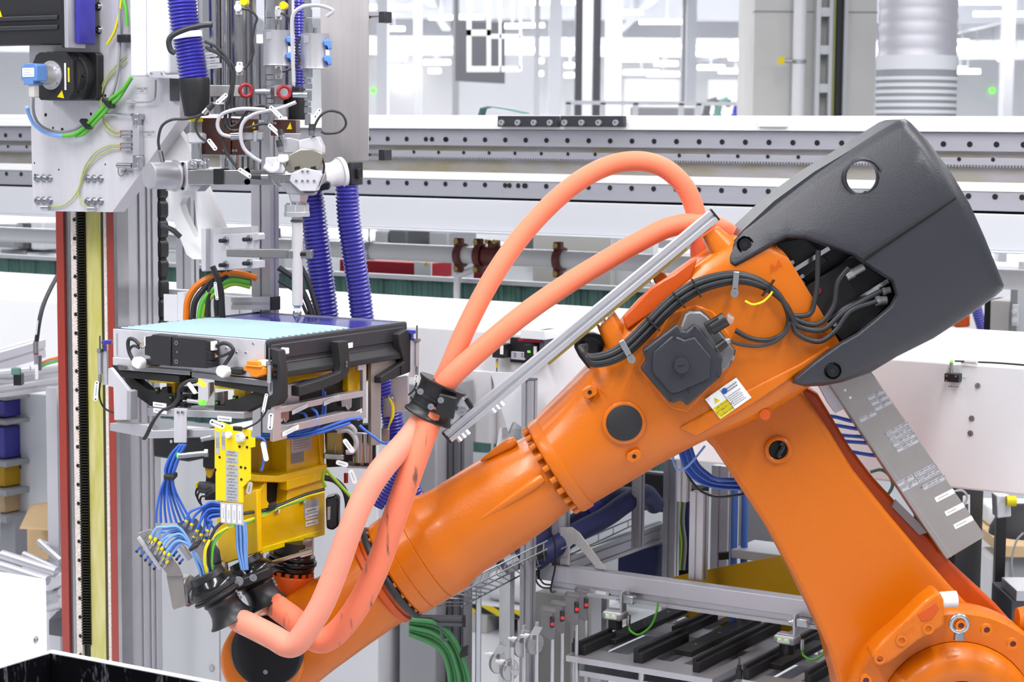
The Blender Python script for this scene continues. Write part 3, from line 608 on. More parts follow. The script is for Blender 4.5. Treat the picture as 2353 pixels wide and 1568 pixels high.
for a, b_, y in LT:
    rg = next(n for x, n in REG if a < x); RC[rg] = RC.get(rg, -1)+1; lbl = 'far strip lamp '+rg+', '+RK[RC[rg]]
    p, q = ZP(a, y, 5.55), ZP(b_, y, 5.55); r_ = 4.6*PXM(p.y); k = B().tube([p, p.lerp(q, .5), q], r_, 8)
    o = thing('ceiling_light', lbl, 'lamp', (p+q)/2, 'strip lamps of the far hall')
    obj('lamp_tube', k, 'lamp', o); c = (p+q)/2; obj('suspension', B().abox(c.x-.02, c.x+.02, c.y-.02, c.y+.02, c.z+r_*.9, 7.5), 'lightgrey', o)
for i, (x, y) in enumerate(LROWS):
    o = thing('ceiling_light', 'long strip lamp high over the cell, '+RK[i%4].replace(' from top', '').replace('topmost', 'first')+(' in the row above the camera', ' in the row above the gantry')[i//4], 'lamp', (x, y, 5.6), 'strip lamps over the cell')
    obj('lamp_housing', B().abox(x-.18, x+.18, y-2.2, y+2.2, 5.57, 5.66), 'white', o); obj('suspension', B().abox(x-.02, x+.02, y-.02, y+.02, 5.66, 7.5), 'lightgrey', o)
# hall columns and tall things behind the gantry (photo left/right edges, distance)
def upright(name, label, cat, x0, x1, ymid, y, depth, mt, z1=7.5, z0=0, **kw):
    a, b_ = YP(x0, ymid, y), YP(x1, ymid, y); return obj(name, B().abox(a.x, b_.x, y, y+depth, z0, z1), mt, label=label, cat=cat, **kw)
for i, (x0, x1, y, mt) in enumerate(((865, 890, 26, 'lightgrey'), (950, 968, 30, 'midgrey'), (1040, 1054, 22, 'midgrey'), (1228, 1240, 34, 'midgrey'), (1262, 1290, 24, 'lightgrey'), (1322, 1338, 18, 'darkgrey'), (1340, 1362, 19, 'lightgrey'), (1364, 1380, 18, 'darkgrey'), (1392, 1428, 20, 'lightgrey'), (1567, 1575, 40, 'midgrey'), (1576, 1600, 41, 'lightgrey'), (2308, 2330, 30, 'midgrey'))):
    a, b_ = YP(x0, 150, y), YP(x1, 150, y); struct('hall_column', B().abox(a.x, b_.x, y, y+.3, 0, 7.5), mt)
a, b_ = YP(1732, 150, 14), YP(2012, 150, 14.0)
struct('concrete_column', B().abox(a.x, b_.x, 14, 15, 0, 7.5), 'concrete')
z = YP(1800, 27, 14).z; struct('column_joint', B().abox(a.x-.003, b_.x+.003, 13.997, 14.1, z-.006, z+.006), 'midgrey')
p = YP(1836, 150, 13.8); o = thing('white_pipe', 'upright white round pipe strapped to the concrete column', 'pipe', (p.x, p.y, 0))
obj('pipe_run', B().cyl((p.x, p.y, 0), (p.x, p.y, 7.5), .045, seg=24), 'white', o)
q = YP(1836, 142, 13.8); obj('pipe_strap', B().lathe((p.x, p.y, q.z-.012), EZ, [(0, .05), (.024, .05)], 24), 'zinc', o)
q = YP(1800, 140, 13.8); obj('strap_arm', B().cyl(q-EX*.02, (p.x, p.y, q.z), .014, seg=10), 'zinc', o)
q = YP(1795, 139, 13.75); obj('yellow_tag', B().box(q, EX*.021, EZ*.024, EY*.012), 'label_yellow', o)
a, b_ = YP(1872, 150, 13.9), YP(1912, 150, 13.9); o = thing('cable_ladder', 'grey cable ladder running up the concrete column', 'ladder', (a.x, 13.9, 0))
for s in (a.x, b_.x-.03): obj('rail', B().abox(s, s+.03, 13.86, 13.97, 0, 7.5), 'lightgrey', o)
for y in (28, 115, 203): z = YP(1890, y, 13.9).z; obj('rung', B().abox(a.x+.03, b_.x-.03, 13.87, 13.93, z-.03, z+.03), 'lightgrey', o)
p = YP(1926, 150, 13.85); obj('riser_cable', B().tube([(p.x, p.y, 0), (p.x, p.y, 3), (p.x, p.y, 7.5)], .034, 12), 'black_matte', label='thick black riser cable beside the grey ladder', cat='cable')
p = YP(1916, 150, 13.82); obj('riser_cable', B().tube([(p.x, p.y, 0), (p.x, p.y, 3), (p.x, p.y, 7.5)], .008, 8), 'olive_cable', label='thin yellow-green earth cable running up between ladder and black cable', cat='cable')
upright('cable_trunking', 'pale upright cable trunking beside the black riser cable', 'trunking', 1936, 1946, 150, 13.9, .1, 'lightgrey')
p = YP(2107, 150, 12.8); o = thing('ventilation_duct', 'large grey corrugated ventilation duct rising behind the gantry', 'duct', (p.x, p.y, 0))
zt = YP(2107, 130, 12.8).z; zb = YP(2107, 160, 12.8).z; pr = [(zt, .252)]; z = zt; i = 0
while z < 7.4: z += .028; i += 1; pr.append((z, (.252, .246, .246)[i % 3]))
obj('spiral_pipe', B().lathe((p.x, p.y, 0), EZ, pr, 40), 'alu_matte', o); obj('collar', B().lathe((p.x, p.y, 0), EZ, [(zb-.005, .25), (zb-.005, .257), (zt+.002, .257), (zt+.002, .25)], 40), 'lightgrey', o)
obj('grille_pipe', B().lathe((p.x, p.y, 0), EZ, [(0, .254), (zb, .254)], 40), 'midgrey', o)
z = zb-.07; i = 0
while i < 6: obj('vent_band', B().lathe((p.x, p.y, 0), EZ, [(z, .25), (z, .259), (z+.022, .259), (z+.022, .25)], 40), 'lightgrey', o); z -= .042; i += 1
# black gate frame and white tube cage hanging in the hall
a = YP(1046, 190, 20); o = thing('hanging_board', 'dark grey flat board hanging behind a white tube cage', 'board', a)
obj('panel_sheet', B().ypx([(1046, 48), (1160, 52), (1160, 192), (1046, 186)], 20, .1), 'darkgrey', o)
obj('panel_hanger', B().ypx([(1046, -400), (1052, -400), (1052, 60), (1046, 60)], 20.02, .06), 'darkgrey', o)
o = thing('tube_cage', 'white square-tube cage hanging from the roof in front of the dark panel', 'frame', YP(1120, 165, 18.5))
for (x0, y0, x1, y1) in ((1072, -500, 1083, 165), (1118, -500, 1128, 165), (1146, -500, 1152, 165), (1193, -500, 1199, 158), (1072, 68, 1128, 82), (1072, 152, 1200, 165), (1128, 78, 1200, 88)):
    obj('tube', B().ypx([(x0, y0), (x1, y0), (x1, y1), (x0, y1)], 18.5 if x1 < 1140 else 18.8, .1), 'white', o)
upright('white_sheet', 'plain white partition sheet standing far behind the gantry', 'partition', 1060, 1232, 200, 45, .2, 'white', z1=4.4)
for x0, x1, y in ((1436, 1560, 60), (1630, 1728, 60)):
    a, b_ = YP(x0, 200, y), YP(x1, 200, y); struct('gate_panel', B().abox(a.x, b_.x, y, y+.2, 0, 4.3), 'white')
# low fence and machines far behind
a, b_ = YP(1300, 250, 16), YP(1735, 250, 16); o = thing('glass_guard', 'low grey guard rail with clear panels far behind the gantry', 'guard', ((a.x+b_.x)/2, 16, 0))
z = YP(1500, 237, 16).z; obj('top_rail', B().abox(a.x, b_.x, 16, 16.05, z-.015, z+.015), 'lightgrey', o)
for x in (1300, 1380, 1455, 1560, 1600): q = YP(x, 250, 16); obj('upright', B().abox(q.x, q.x+.04, 16, 16.05, 0, z), 'lightgrey', o)
a, b_ = YP(1455, 250, 18), YP(1600, 250, 18); obj('control_cabinet', B().abox(a.x, b_.x, 18, 18.5, 0, YP(1500, 243, 18).z), 'midgrey', label='low grey control cabinet beyond the clear guard', cat='cabinet', bevel=.02)
def mini(label, x, y, col_, s):
    p = YP(x, 262, y); o = thing('assembly_robot', label, 'robot', (p.x, p.y, 0)); t = p.z
    obj('pedestal', B().abox(p.x-.05, p.x+.05, y-.05, y+.05, 0, t-.1), 'lightgrey', o, bevel=.02)
    obj('base', B().lathe((p.x, y, t-.1), EZ, [(0, .05), (.1, .045)], 16), col_, o); b3 = V((p.x, y, t)); e = b3+V((s*.02, 0, .11)); w_ = e+V((s*.09, 0, .03))
    obj('upper_arm', B().tube([b3, b3.lerp(e, .5), e], .035, 12), col_, o); obj('lower_arm', B().tube([e, e.lerp(w_, .5), w_], .035, 12), col_, o); obj('hand', B().cyl(w_, w_-EZ*.07, .025, seg=12), 'black_plastic', o)
mini('small green-and-black robot arm far away beside a concrete column', 1648, 20, 'green_curtain', 1); mini('small violet robot arm far away right beside the concrete column', 1690, 20, 'blue_hose', 1); mini('small dark robot arm leftmost of three far behind the guard', 1622, 20, 'darkgrey', 1)
# white sign boards on the far wall
for x in (858, 2280): p = YP(x, 208, 103.9); obj('exit_light', B().box(p, EX*.1, EZ*.1, EY*.09), 'led_green', label=('small lit green exit sign left of the grey columns', 'small lit green exit sign on the far wall beside the duct')[x > 1000], cat='sign')
# ================================================================ GANTRY BEAM
WB = 7.49; UL, UR = -8.6, -1.9
gb = thing('gantry_beam', 'long pale gantry beam with two drilled steel rails and a toothed rack', 'gantry', CL(-4.5, WB+.2, 2.1))
obj('beam_core', B().cbox(UL, UR, WB+.06, WB+.45, 2.17, 2.66), 'lightgrey', gb)
obj('top_cover', B().cbox(UL, UR, WB-.03, WB+.4, 2.626, 2.662).cbox(UL, UR, WB-.01, WB+.4, 2.662, 2.687), 'white', gb, bevel=.004)
ur = obj('upper_rail', B().cbox(UL, UR, WB, WB+.08, 2.5516, 2.624), 'rail_steel', gb, bevel=.003)
obj('rail_step', B().cbox(UL, UR, WB+.03, WB+.1, 2.527, 2.553), 'rail_web', gb)
rk = obj('rack', B().cbox(UL, UR, WB+.004, WB+.08, 2.500, 2.528), 'rail_steel', gb, bevel=.001)
k = B(); u = -7.95
while u < UR: k.prism([CL(u-.0045, WB+.006, 2.5005), CL(u+.0045, WB+.006, 2.5005), CL(u+.0018, WB+.006, 2.4925), CL(u-.0018, WB+.006, 2.4925)], E2*.04); u += .01257
obj('rack_teeth', k, 'rail_steel', gb, kind='stuff')
obj('web', B().cbox(UL, UR, WB+.045, WB+.1, 2.43, 2.501), 'rail_web', gb)
obj('ledge', B().cbox(UL, UR, WB-.005, WB+.1, 2.3985, 2.434), 'white', gb, bevel=.004)
lr = obj('lower_rail', B().cbox(UL, UR, WB, WB+.08, 2.325, 2.398), 'rail_steel', gb, bevel=.003)
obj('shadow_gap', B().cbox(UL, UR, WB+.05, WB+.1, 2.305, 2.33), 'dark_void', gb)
obj('apron', B().cbox(UL, UR, WB-.03, WB+.1, 2.176, 2.315).cbox(UL, UR, WB-.05, WB+.1, 2.166, 2.176), 'apron', gb, bevel=.003)
def hole_row(par, z, off, pitch, r, w, extra=()):
    o0 = None; us = []; u = off
    while u > UL+.1: us.append(u); u -= pitch
    u = off+pitch
    while u < UR-.05: us.append(u); u += pitch
    for u in us+list(extra):
        p = CL(u, w, z)
        if o0 is None:
            o0 = obj('bolt_hole', B().lathe(p-E2*.0012, -E2, [(-.008, r*.6), (.0, r*.62), (.0005, r), (.001, r*1.02)], 14), 'dark_void', par); h0 = obj('hex_screw', B().lathe(p-E2*.0006, -E2, [(0, r*.7), (.0015, r*.6)], 8), 'darkgrey', par); p0 = p
        else:
            for s_ in (o0, h0): c_ = s_.copy(); col.objects.link(c_); c_.location = V(s_.location)+(p-p0)
hole_row(ur, WP(1077, 321, WB).z, WP(1069, 321, WB).dot(E1), .105, .011, WB, (WP(993, 321, WB).dot(E1), WP(1026, 321, WB).dot(E1)))
hole_row(rk, WP(1007, 350, WB).z, WP(1007, 350, WB).dot(E1),   .134, .0078, WB+.004)
hole_row(lr, WP(1069, 424, WB).z, WP(1069, 424, WB).dot(E1), .105, .011, WB, (WP(1171, 427, WB).dot(E1), WP(1191, 427, WB).dot(E1), WP(1205, 427, WB).dot(E1)))
for i, (x0, x1) in enumerate(((1143, 1280), (1287, 1432))):
    a, b_ = WP(x0, 266, WB-.06), WP(x1, 292, WB-.06)
    o = thing('slide_block', ('black bolted slide block on the gantry, nearer the hanging cage', 'black bolted slide block on the gantry, nearer the pale columns')[i], 'slide block', CL((a.dot(E1)+b_.dot(E1))/2, WB-.04, 2.625))
    obj('block_body', B().cbox(a.dot(E1), b_.dot(E1), WB-.06, WB-.031, b_.z, a.z), 'charcoal', o, bevel=.003)
    for j in range(4): p = WP(x0+(x1-x0)*(.08+.27*j), 282, WB-.06); bolt(o, p, -E2, .0125, 'bolt', 'midgrey', washer=False)
# band spring on the beam top
p = [WP(x, y, WB+.1) for x, y in ((1098, 266), (1103, 250), (1120, 246), (1160, 252), (1200, 261))]
b = B()
for i in range(4): b.prism([p[i], p[i+1], p[i+1]+EZ*.004, p[i]+EZ*.004], E2*.06)
obj('bent_strip', b, 'green_curtain', label='thin dark bent strip lying on top of the gantry', cat='strip')
obj('sensor_plate', B().wpx(1740, 268, 1806, 292, WB-.05, .02), 'lightgrey', label='small pale grey plate fixed on the gantry top by the ladder', cat='plate', bevel=.002)
# ================================================================ PIPE BEHIND
PW = 7.9; pz = WP(1000, 583, PW).z
pp = thing('sprinkler_pipe', 'white horizontal pipe with maroon couplings below the gantry', 'pipe', CL(-4.5, PW, pz))
def pu(x): return WP(x, 585, PW).dot(E1)
obj('pipe_run', B().cyl(CL(UL, PW, pz), CL(UR, PW, pz), .041, seg=24), 'white_gloss', pp)
def coupling(x):
    u = pu(x); o = obj('coupling', B().lathe(CL(u-.018, PW, pz), E1, [(0, .045), (0, .056), (.006, .06), (.03, .06), (.036, .056), (.036, .045)], 28), 'maroon', pp)
    for s in (1, -1): obj('coupling_lug', B().box(CL(u, PW-.02, pz+s*.062), E1*.02, EZ*.02, E2*.018), 'maroon', o, bevel=.006); obj('lug_bolt', B().hexa(CL(u, PW-.052, pz+s*.064), CL(u, PW-.03, pz+s*.064), .013), 'gold', o)
for x in (1060, 1105, 1288): coupling(x)
obj('valve_body', B().lathe(CL(pu(1112), PW, pz), E1, [(0, .043), (.01, .05), (.1, .05), (.11, .043)], 24), 'maroon', pp)
o = obj('valve_bonnet', B().cyl(CL(pu(1135), PW, pz+.04), CL(pu(1135), PW, pz+.075), .03, seg=16), 'maroon', pp)
for dx in (-8, 10): obj('bonnet_bolt', B().hexa(CL(pu(1135+dx), PW-.04, pz+.07), CL(pu(1135+dx), PW-.015, pz+.07), .012), 'gold', o)
for x in (868, 845): obj('hanger', B().cyl(CL(pu(848), PW, pz+.04), CL(pu(848), PW, pz+.14), .004, seg=8), 'zinc', pp)
obj('hanger_ring', B().lathe(CL(pu(845), PW, pz), E1, [(0, .043), (0, .047), (.03, .047), (.03, .043)], 24), 'zinc', pp)
obj('drain_elbow', B().tube(catmull([WP(1105, 612, PW), WP(1078, 624, PW), WP(1056, 632, PW), WP(1050, 655, PW), WP(1050, 700, PW), WP(1050, 760, PW)]), .0165, 14), 'white', label='bent white drain pipe hanging below the maroon valve', cat='pipe')
obj('emergency_stop', B().wpoly([(1116, 622), (1140, 618), (1140, 650), (1112, 655)], PW-.05, .03), 'label_yellow', label='yellow tag hanging under the maroon valve', cat='tag', bevel=.003)
# background strip between gantry and white duct
o = thing('red_box', 'dark red flat box behind the white pipe', 'box', CL(WP(900, 640, 8.2).dot(E1), 8.2, 1.85)); obj('box_body', B().wpx(780, 596, 988, 640, 8.2, .2), 'red_deep', o, bevel=.005)
obj('sign_plate', B().wpx(952, 602, 990, 634, 8.19, .01), 'white', o); obj('sign_triangle', B().wpoly([(974, 610), (985, 610), (979.5, 601)], 8.188, .002), 'label_yellow', o)
obj('fire_cabinet', B().wpx(1088, 600, 1114, 650, 8.2, .1), 'red_deep', label='small red box under the maroon valve', cat='box', bevel=.003)
cu = B(); n = 220; us = [-8.6+i*(4.7/n) for i in range(n+1)]
zc = (WP(900, 640, 8.0).z, WP(900, 740, 8.0).z)
for i in range(n): cu.add([CL(us[i], 8.0+.012*math.sin(us[i]*40), zc[0]), CL(us[i+1], 8.0+.012*math.sin(us[i+1]*40), zc[0]), CL(us[i+1], 8.0+.012*math.sin(us[i+1]*40), zc[1]-.6), CL(us[i], 8.0+.012*math.sin(us[i]*40), zc[1]-.6)], [[0, 1, 2, 3]])
o = obj('welding_curtain', cu, 'green_curtain', label='dark green pleated welding curtain behind the white duct', cat='curtain'); o.modifiers.new('t', 'SOLIDIFY').thickness = .004
obj('curtain_rail', B().wpx(-60, 583, 1480, 675, 7.98, .0001) if 0 else B().cbox(-8.6, -3.9, 7.97, 8.03, zc[0], zc[0]+.02), 'lightgrey', o)
obj('sheet_guard', B().wpx(1225, 540, 1402, 760, 8.6, .05), 'warmgrey', label='grey sheet guard standing behind the pipe and the two hoses', cat='guard', bevel=.003)
obj('sheet_guard', B().wpx(1405, 545, 1500, 760, 8.65, .05), 'lightgrey', label='pale sheet guard beside the grey one, below the upper hose', cat='guard', bevel=.003)
# blurred machines in the gap
rnd = random.Random(3)
CN = ['pale grey machine housing glimpsed beyond the pipe ', 'dark machine housing glimpsed beyond the pipe ']
spots = [(-10, 30, 515, 540, 'midgrey'), (36, 66, 512, 542, 'darkgrey'), (70, 100, 510, 545, 'lightgrey'), (0, 60, 572, 640, 'midgrey'), (60, 128, 580, 640, 'lightgrey'), (372, 410, 520, 552, 'lightgrey'), (540, 575, 525, 560, 'darkgrey'), (700, 760, 555, 620, 'lightgrey'), (860, 890, 530, 560, 'midgrey'), (893, 935, 528, 560, 'darkgrey'), (940, 975, 530, 556, 'lightgrey'), (985, 1030, 532, 562, 'midgrey'), (1190, 1240, 540, 570, 'darkgrey')]
for i, (x0, x1, y0, y1, mt) in enumerate(spots):
    k = B().wpx(x0, y0, x1, y1+30, 9.2+rnd.random()*.3, .3); o = obj('machine_housing', k, mt, bevel=.01, group='machine housings in the gap under the gantry', label='blurred machine housing in the gap below the gantry, '+('leftmost', 'second', 'third', 'lower pale one behind the column', 'lower grey one behind the column', 'sixth', 'seventh', 'eighth', 'ninth', 'tenth', 'eleventh', 'twelfth', 'rightmost')[i]+' from the left' if i not in (0, 3, 4, 12) else 'blurred machine housing below the gantry, '+{0: 'leftmost in the upper gap', 3: 'left one in the lower gap', 4: 'right one in the lower gap', 12: 'rightmost beside the orange hose'}[i], cat='machine')
obj('machine_floor_block', B().cbox(-10, -2.5, 9.6, 9.9, 0, 1.98), 'lightgrey', label='long pale machine casing far behind the welding curtain', cat='machine')
# ================================================================ WHITE DUCT
WD = 5.9
dt = thing('cable_duct', 'big white sheet-metal duct running across the cell behind the robot', 'duct', CL(-3.5, 6.3, 1.52))
obj('duct_body', B().prism([CL(-6.9, WD, 1.524), CL(-6.9, WD, 1.916), CL(-6.9, WD+.35, 1.925), CL(-6.9, WD+.36, 1.955), CL(-6.9, WD+.7, 1.955), CL(-6.9, WD+.7, 1.524)], E1*5.6), 'white', dt, bevel=.008, seg=3)
for x, y in ((2247, 887), (2233, 962), (2230, 996)): bolt(dt, WP(x, y, WD), -E2, .006, 'rivet')
for u in (-6.75, -1.5): obj('support_leg', B().cbox(u-.04, u+.04, WD+.25, WD+.33, 0, 1.524), 'lightgrey', dt)
sn = thing('proximity_sensor', 'small sensor in a black block on the white duct face, by three rivets', 'sensor', WP(2187, 880, WD-.02))
obj('holder', B().wpx(2170, 858, 2203, 880, WD-.03, .03), 'black_plastic', sn, bevel=.002); obj('slot', B().wpx(2166, 863, 2220, 869, WD-.001, .001), 'lightgrey', sn)
p = WP(2186, 845, WD-.015); obj('barrel', B().cyl(p, p+EZ*-.02, .007, seg=14).cyl(p+EZ*.001, p+EZ*.016, .0055, seg=12), 'zinc', sn); obj('led_cap', B().cyl(p+EZ*.016, p+EZ*.022, .005, seg=12), 'led_green', sn)
for x, y in ((2176, 864), (2197, 865), (2175, 875)): bolt(sn, WP(x, y, WD-.03), -E2, .0035, washer=False)
sticker(sn, WP(2194, 889, WD), E1, EZ, .055, .014, ['~'])
o = obj('black_cable', B().tube(catmull([WP(2194, 830, WD-.02), WP(2240, 832, WD+.01), WP(2300, 835, WD+.02), WP(2390, 842, WD+.02)]), .003, 8), 'black_plastic', label='thin black sensor cable on the white duct top edge', cat='cable')
sticker(o, WP(2228, 834, WD-.006), E1, EZ, .055, .014, ['~'], name='cable_tag', r=.45)
# second sensor group on the duct near the rail
sg = thing('safety_sensor', 'black sensor block with green light and red strip on the white duct', 'sensor', WP(1212, 845, WD-.03))
obj('back_plate', B().wpx(1172, 775, 1240, 838, WD-.012, .012), 'black_plastic', sg, bevel=.002); obj('canopy', B().wpx(1195, 757, 1252, 782, WD-.09, .09), 'lightgrey', sg, bevel=.002); obj('side_wing', B().wpx(1240, 758, 1251, 815, WD-.07, .07), 'darkgrey', sg)
obj('red_strip', B().wpx(1190, 779, 1242, 788, WD-.075, .01), 'red_deep', sg); obj('carrier', B().wpx(1174, 808, 1206, 828, WD-.025, .012), 'alu_plate', sg, bevel=.001)
h = obj('sensor_head', B().wpx(1204, 793, 1236, 826, WD-.06, .045), 'black_plastic', sg, bevel=.002); obj('status_light', B().wpx(1212, 806, 1218, 811, WD-.0615, .002), 'led_green', h); obj('head_label', B().wpx(1226, 796, 1233, 816, WD-.0615, .002), 'label_white', h)
for x, y in ((1184, 813), (1184, 819), (1200, 813), (1200, 819)): bolt(sg, WP(x, y, WD-.025), -E2, .0035, washer=False)
sb = thing('light_sensor', 'smaller black sensor with yellow plug hanging left of the red strip sensor', 'sensor', WP(1143, 855, WD-.03))
obj('sensor_head', B().wpx(1131, 790, 1158, 824, WD-.06, .05), 'black_plastic', sb, bevel=.002); obj('head_label', B().wpx(1149, 794, 1156, 815, WD-.062, .002), 'label_white', sb)
p = WP(1142, 824, WD-.035); obj('steel_plug', B().cyl(p, p-EZ*.012, .005, seg=12), 'zinc', sb); obj('yellow_plug', B().cyl(p-EZ*.012, p-EZ*.032, .0045, .003, seg=12), 'label_yellow', sb)
o = obj('sensor_cable', B().tube([p-EZ*.03, p-EZ*.045, p-EZ*.07-E1*.004], .0018, 8), 'black_plastic', sb); sticker(sb, WP(1139, 872, WD-.04), EZ, -E1, .045, .01, ['~'], name='cable_tag', r=.45)
# grey tray plate with slots and upright profiles below the duct
WS = 5.83
o = thing('slotted_tray', 'pale grey slotted sheet tray standing below the white duct', 'tray', WP(1180, 1040, WS)); k = B()
H_ = [[(1148+30*j, y0), (1153+30*j, y0), (1153+30*j, y0+30), (1148+30*j, y0+30)] for j in range(3) for y0 in ((985, 970, 988)[j],)]
obj('tray_sheet', B().wpoly([(1128, 860), (1134, 856), (1200, 858), (1200, 1100), (1128, 1090)], WS, .02, H_), 'lightgrey', o, bevel=.002)
obj('tray_back', B().wpx(1072, 850, 1135, 1022, WD-.02, .02), 'white', o, bevel=.004)
obj('tray_leg', B().wpx(1128, 1090, 1140, 1100, WS, .05).cbox(WP(1150, 1000, WS).dot(E1), WP(1175, 1000, WS).dot(E1), WS, WS+.03, 0, 1.52), 'lightgrey', o)
def vpost(name, label, x, ytop, w, h1, h2, z0=0., mt='alu', par=None, group=None, cap=False):
    p = WP(x, ytop, w); k = slotbar(B(), (p.x, p.y, z0), p, E1, E2, h1, h2)
    if label: r_ = obj(name, k, mt, label=label, cat='post', group=group)
    else: r_ = obj(name, k, mt, par)
    if cap: obj('end_cap', B().box(p+EZ*.003, E1*h1, E2*h2, EZ*.003), 'darkgrey', r_ if not par else par)
    return r_
vpost('profile_post', 'short grey slotted post with dark cap under the robot rail', 1217, 874, 5.8, .02, .02, mt='midgrey', cap=True)
vpost('profile_post', 'dark grey slotted post beside the green cable coil', 1049, 1000, 5.7, .02, .02, mt='darkgrey')
# ================================================================ BEHIND THE WRIST: cabinets
def cab(name, label, cat, x0, x1, y0, w, d, mt, z0=0, **kw):
    a, b_ = WP(x0, y0, w), WP(x1, y0, w); return obj(name, B().cbox(a.dot(E1), b_.dot(E1), w, w+d, z0, a.z), mt, label=label, cat=cat, bevel=.006, **kw)
c1 = cab('switch_cabinet', 'tall light grey switch cabinet behind the blue pneumatic lines', 'cabinet', 310, 499, 1000, 5.55, .3, 'lightgrey'); obj('lock', B().lathe(WP(487, 1535, 5.55), -E2, [(0, .012), (.004, .012), (.004, .008)], 18), 'steel', c1)
c2 = cab('switch_cabinet', 'tall light grey switch cabinet behind the robot wrist', 'cabinet', 501, 868, 980, 5.55, .3, 'lightgrey'); k = B(); rplate(k, WP(528, 1550, 5.545), E1, EZ, .03, .07, .01, .4); o = obj('handle_plate', k, 'white', c2); obj('lock', B().lathe(WP(529, 1545, 5.544), -E2, [(0, .008), (.003, .008)], 14), 'darkgrey', o)
cab('dark_gap_panel', 'black panel standing for the shaded gap behind the forearm, between grey cabinets', 'machine', 868, 930, 1100, 5.89, .2, 'black_plastic')  # black panel painted in for the shade between the cabinets
c3 = cab('grey_column', 'mid grey upright sheet column beside the shaded gap', 'column', 918, 1003, 880, 5.62, .24, 'midgrey')
# ================================================================ FLOOR: pallet, bags, coil
PP = ZP(1160, 1470, 0); pal = thing('pallet', 'white pallet with yellow-black hazard tape on the hall floor', 'pallet', PP)
def pu2(x, y): q = ZP(x, y, 0); return q
a, b_ = ZP(1085, 1452, 0), ZP(1330, 1487, 0); L = (b_-a).length; du = (b_-a).normalized(); dv = V((-du.y, du.x, 0))
def pbox(x0, x1, z0, z1, d0, d1): return B().prism([a+du*(L*x0)+dv*d0+EZ*z0, a+du*(L*x1)+dv*d0+EZ*z0, a+du*(L*x1)+dv*d0+EZ*z1, a+du*(L*x0)+dv*d0+EZ*z1], dv*(d1-d0))
for x0, x1 in ((0, .14), (.43, .62), (.86, 1)): obj('pallet_block', pbox(x0, x1, 0, .1, 0, .6), 'warmgrey', pal, bevel=.004)
obj('pallet_deck', pbox(0, 1, .1, .145, 0, .8), 'lightgrey', pal, bevel=.004); obj('hazard_tape', pbox(0, .6, .104, .15, -.004, -.001), 'hazard', pal); obj('pallet_load', pbox(.02, .6, .145, .3, .1, .7), 'white', pal, bevel=.05, seg=3)
obj('pallet_underside', pbox(.1, .9, .02, .1, .4, .5), 'dark_void', pal)
for i, (x, y, s) in enumerate(((1040, 1110, .34), (1010, 1170, .3), (1085, 1165, .3), (1060, 1230, .36))):
    p = ZP(x, 1420, 0)+V((0, 1.2+.75*i, 0)); q = YP(x, y, p.y); o = obj('white_drum', B().lathe((q.x, q.y, 0), EZ, [(0, s*.8), (.05, s*.85), (q.z*.7, s), (q.z*.95, s*.95), (q.z, s*.5), (q.z, .01)], 24), 'white', label='rounded white drum seen between rail and forearm, '+('farthest back', 'beside the grey column', 'behind the dark post', 'lowest of the four')[i], cat='drum')
gcl = thing('cable_coil', 'thick coil of green cables hanging behind a dark post', 'cable coil', YP(1040, 1560, 6.4))
for i in range(7):
    dx = i*8; cable('green_loop', None, None, [(960-20, 1425+dx*.7), (1000-dx*.2, 1432+dx), (1040-dx*.45, 1465+dx*.8), (1070-dx*.8, 1530+dx*.4), (1082-dx, 1600), (1080-dx, 1680)], 6.45+.01*(i % 3), 5, 'green_coil', parent=gcl, seg=8)
obj('coil_strap', B().ypx([(1056, 1508), (1074, 1500), (1076, 1506), (1058, 1514)], 6.38, .1), 'black_plastic', gcl)
o = thing('coil_hook', 'grey profile arm with hook carrying the green coil', 'hook', YP(1020, 1430, 6.4)); obj('hook_arm', slotbar(B(), YP(960, 1425, 6.5), YP(1068, 1428, 6.4), EZ, EY, .015, .015), 'darkgrey', o); obj('end_cap', B().box(YP(1066, 1428, 6.4), EX*.006, EZ*.016, EY*.016), 'black_plastic', o); obj('hook_bar', B().tube(catmull(paths([(1014, 1434), (1014, 1460), (1020, 1472), (1030, 1470)], 6.37)), .004, 8), 'darkgrey', o)
# ================================================================ Z-AXIS COLUMN
WC = 4.95
def cu(x, w=WC, y=900): return WP(x, y, w).dot(E1)
zc_ = thing('lift_column', 'upright aluminium lift column with black toothed rack, grease and red edges', 'column', CL(cu(205), WC+.1, 0))
zt = 3.6
u133, u275 = cu(137), cu(269)
obj('column_body', B().cbox(u133+.005, u275-.002, WC+.02, WC+.2, 0, zt), 'alu', zc_)
def strip(name, x0, x1, d0, mt, par=zc_, d1=.03, bev=.001): return obj(name, B().cbox(cu(x0, WC-d0), cu(x1, WC-d0), WC-d0, WC+d1, 0, zt), mt, par, bevel=bev)
strip('red_edge', 134, 151, .014, 'red_paint'); strip('guide_rail', 151.5, 167, .006, 'steel'); strip('rail_groove', 157, 160, .007, 'darkgrey')
sp = strip('bolt_strip', 167.5, 181, .012, 'speckle')
strip('greased_face', 200, 236, .004, 'grease'); strip('dark_grease', 236, 242, .006, 'dark_grease'); strip('speckled_edge', 242, 249, .014, 'speckle')
strip('red_edge', 250, 265, .026, 'red_paint'); strip('guide_rail', 264.5, 273, .025, 'steel')
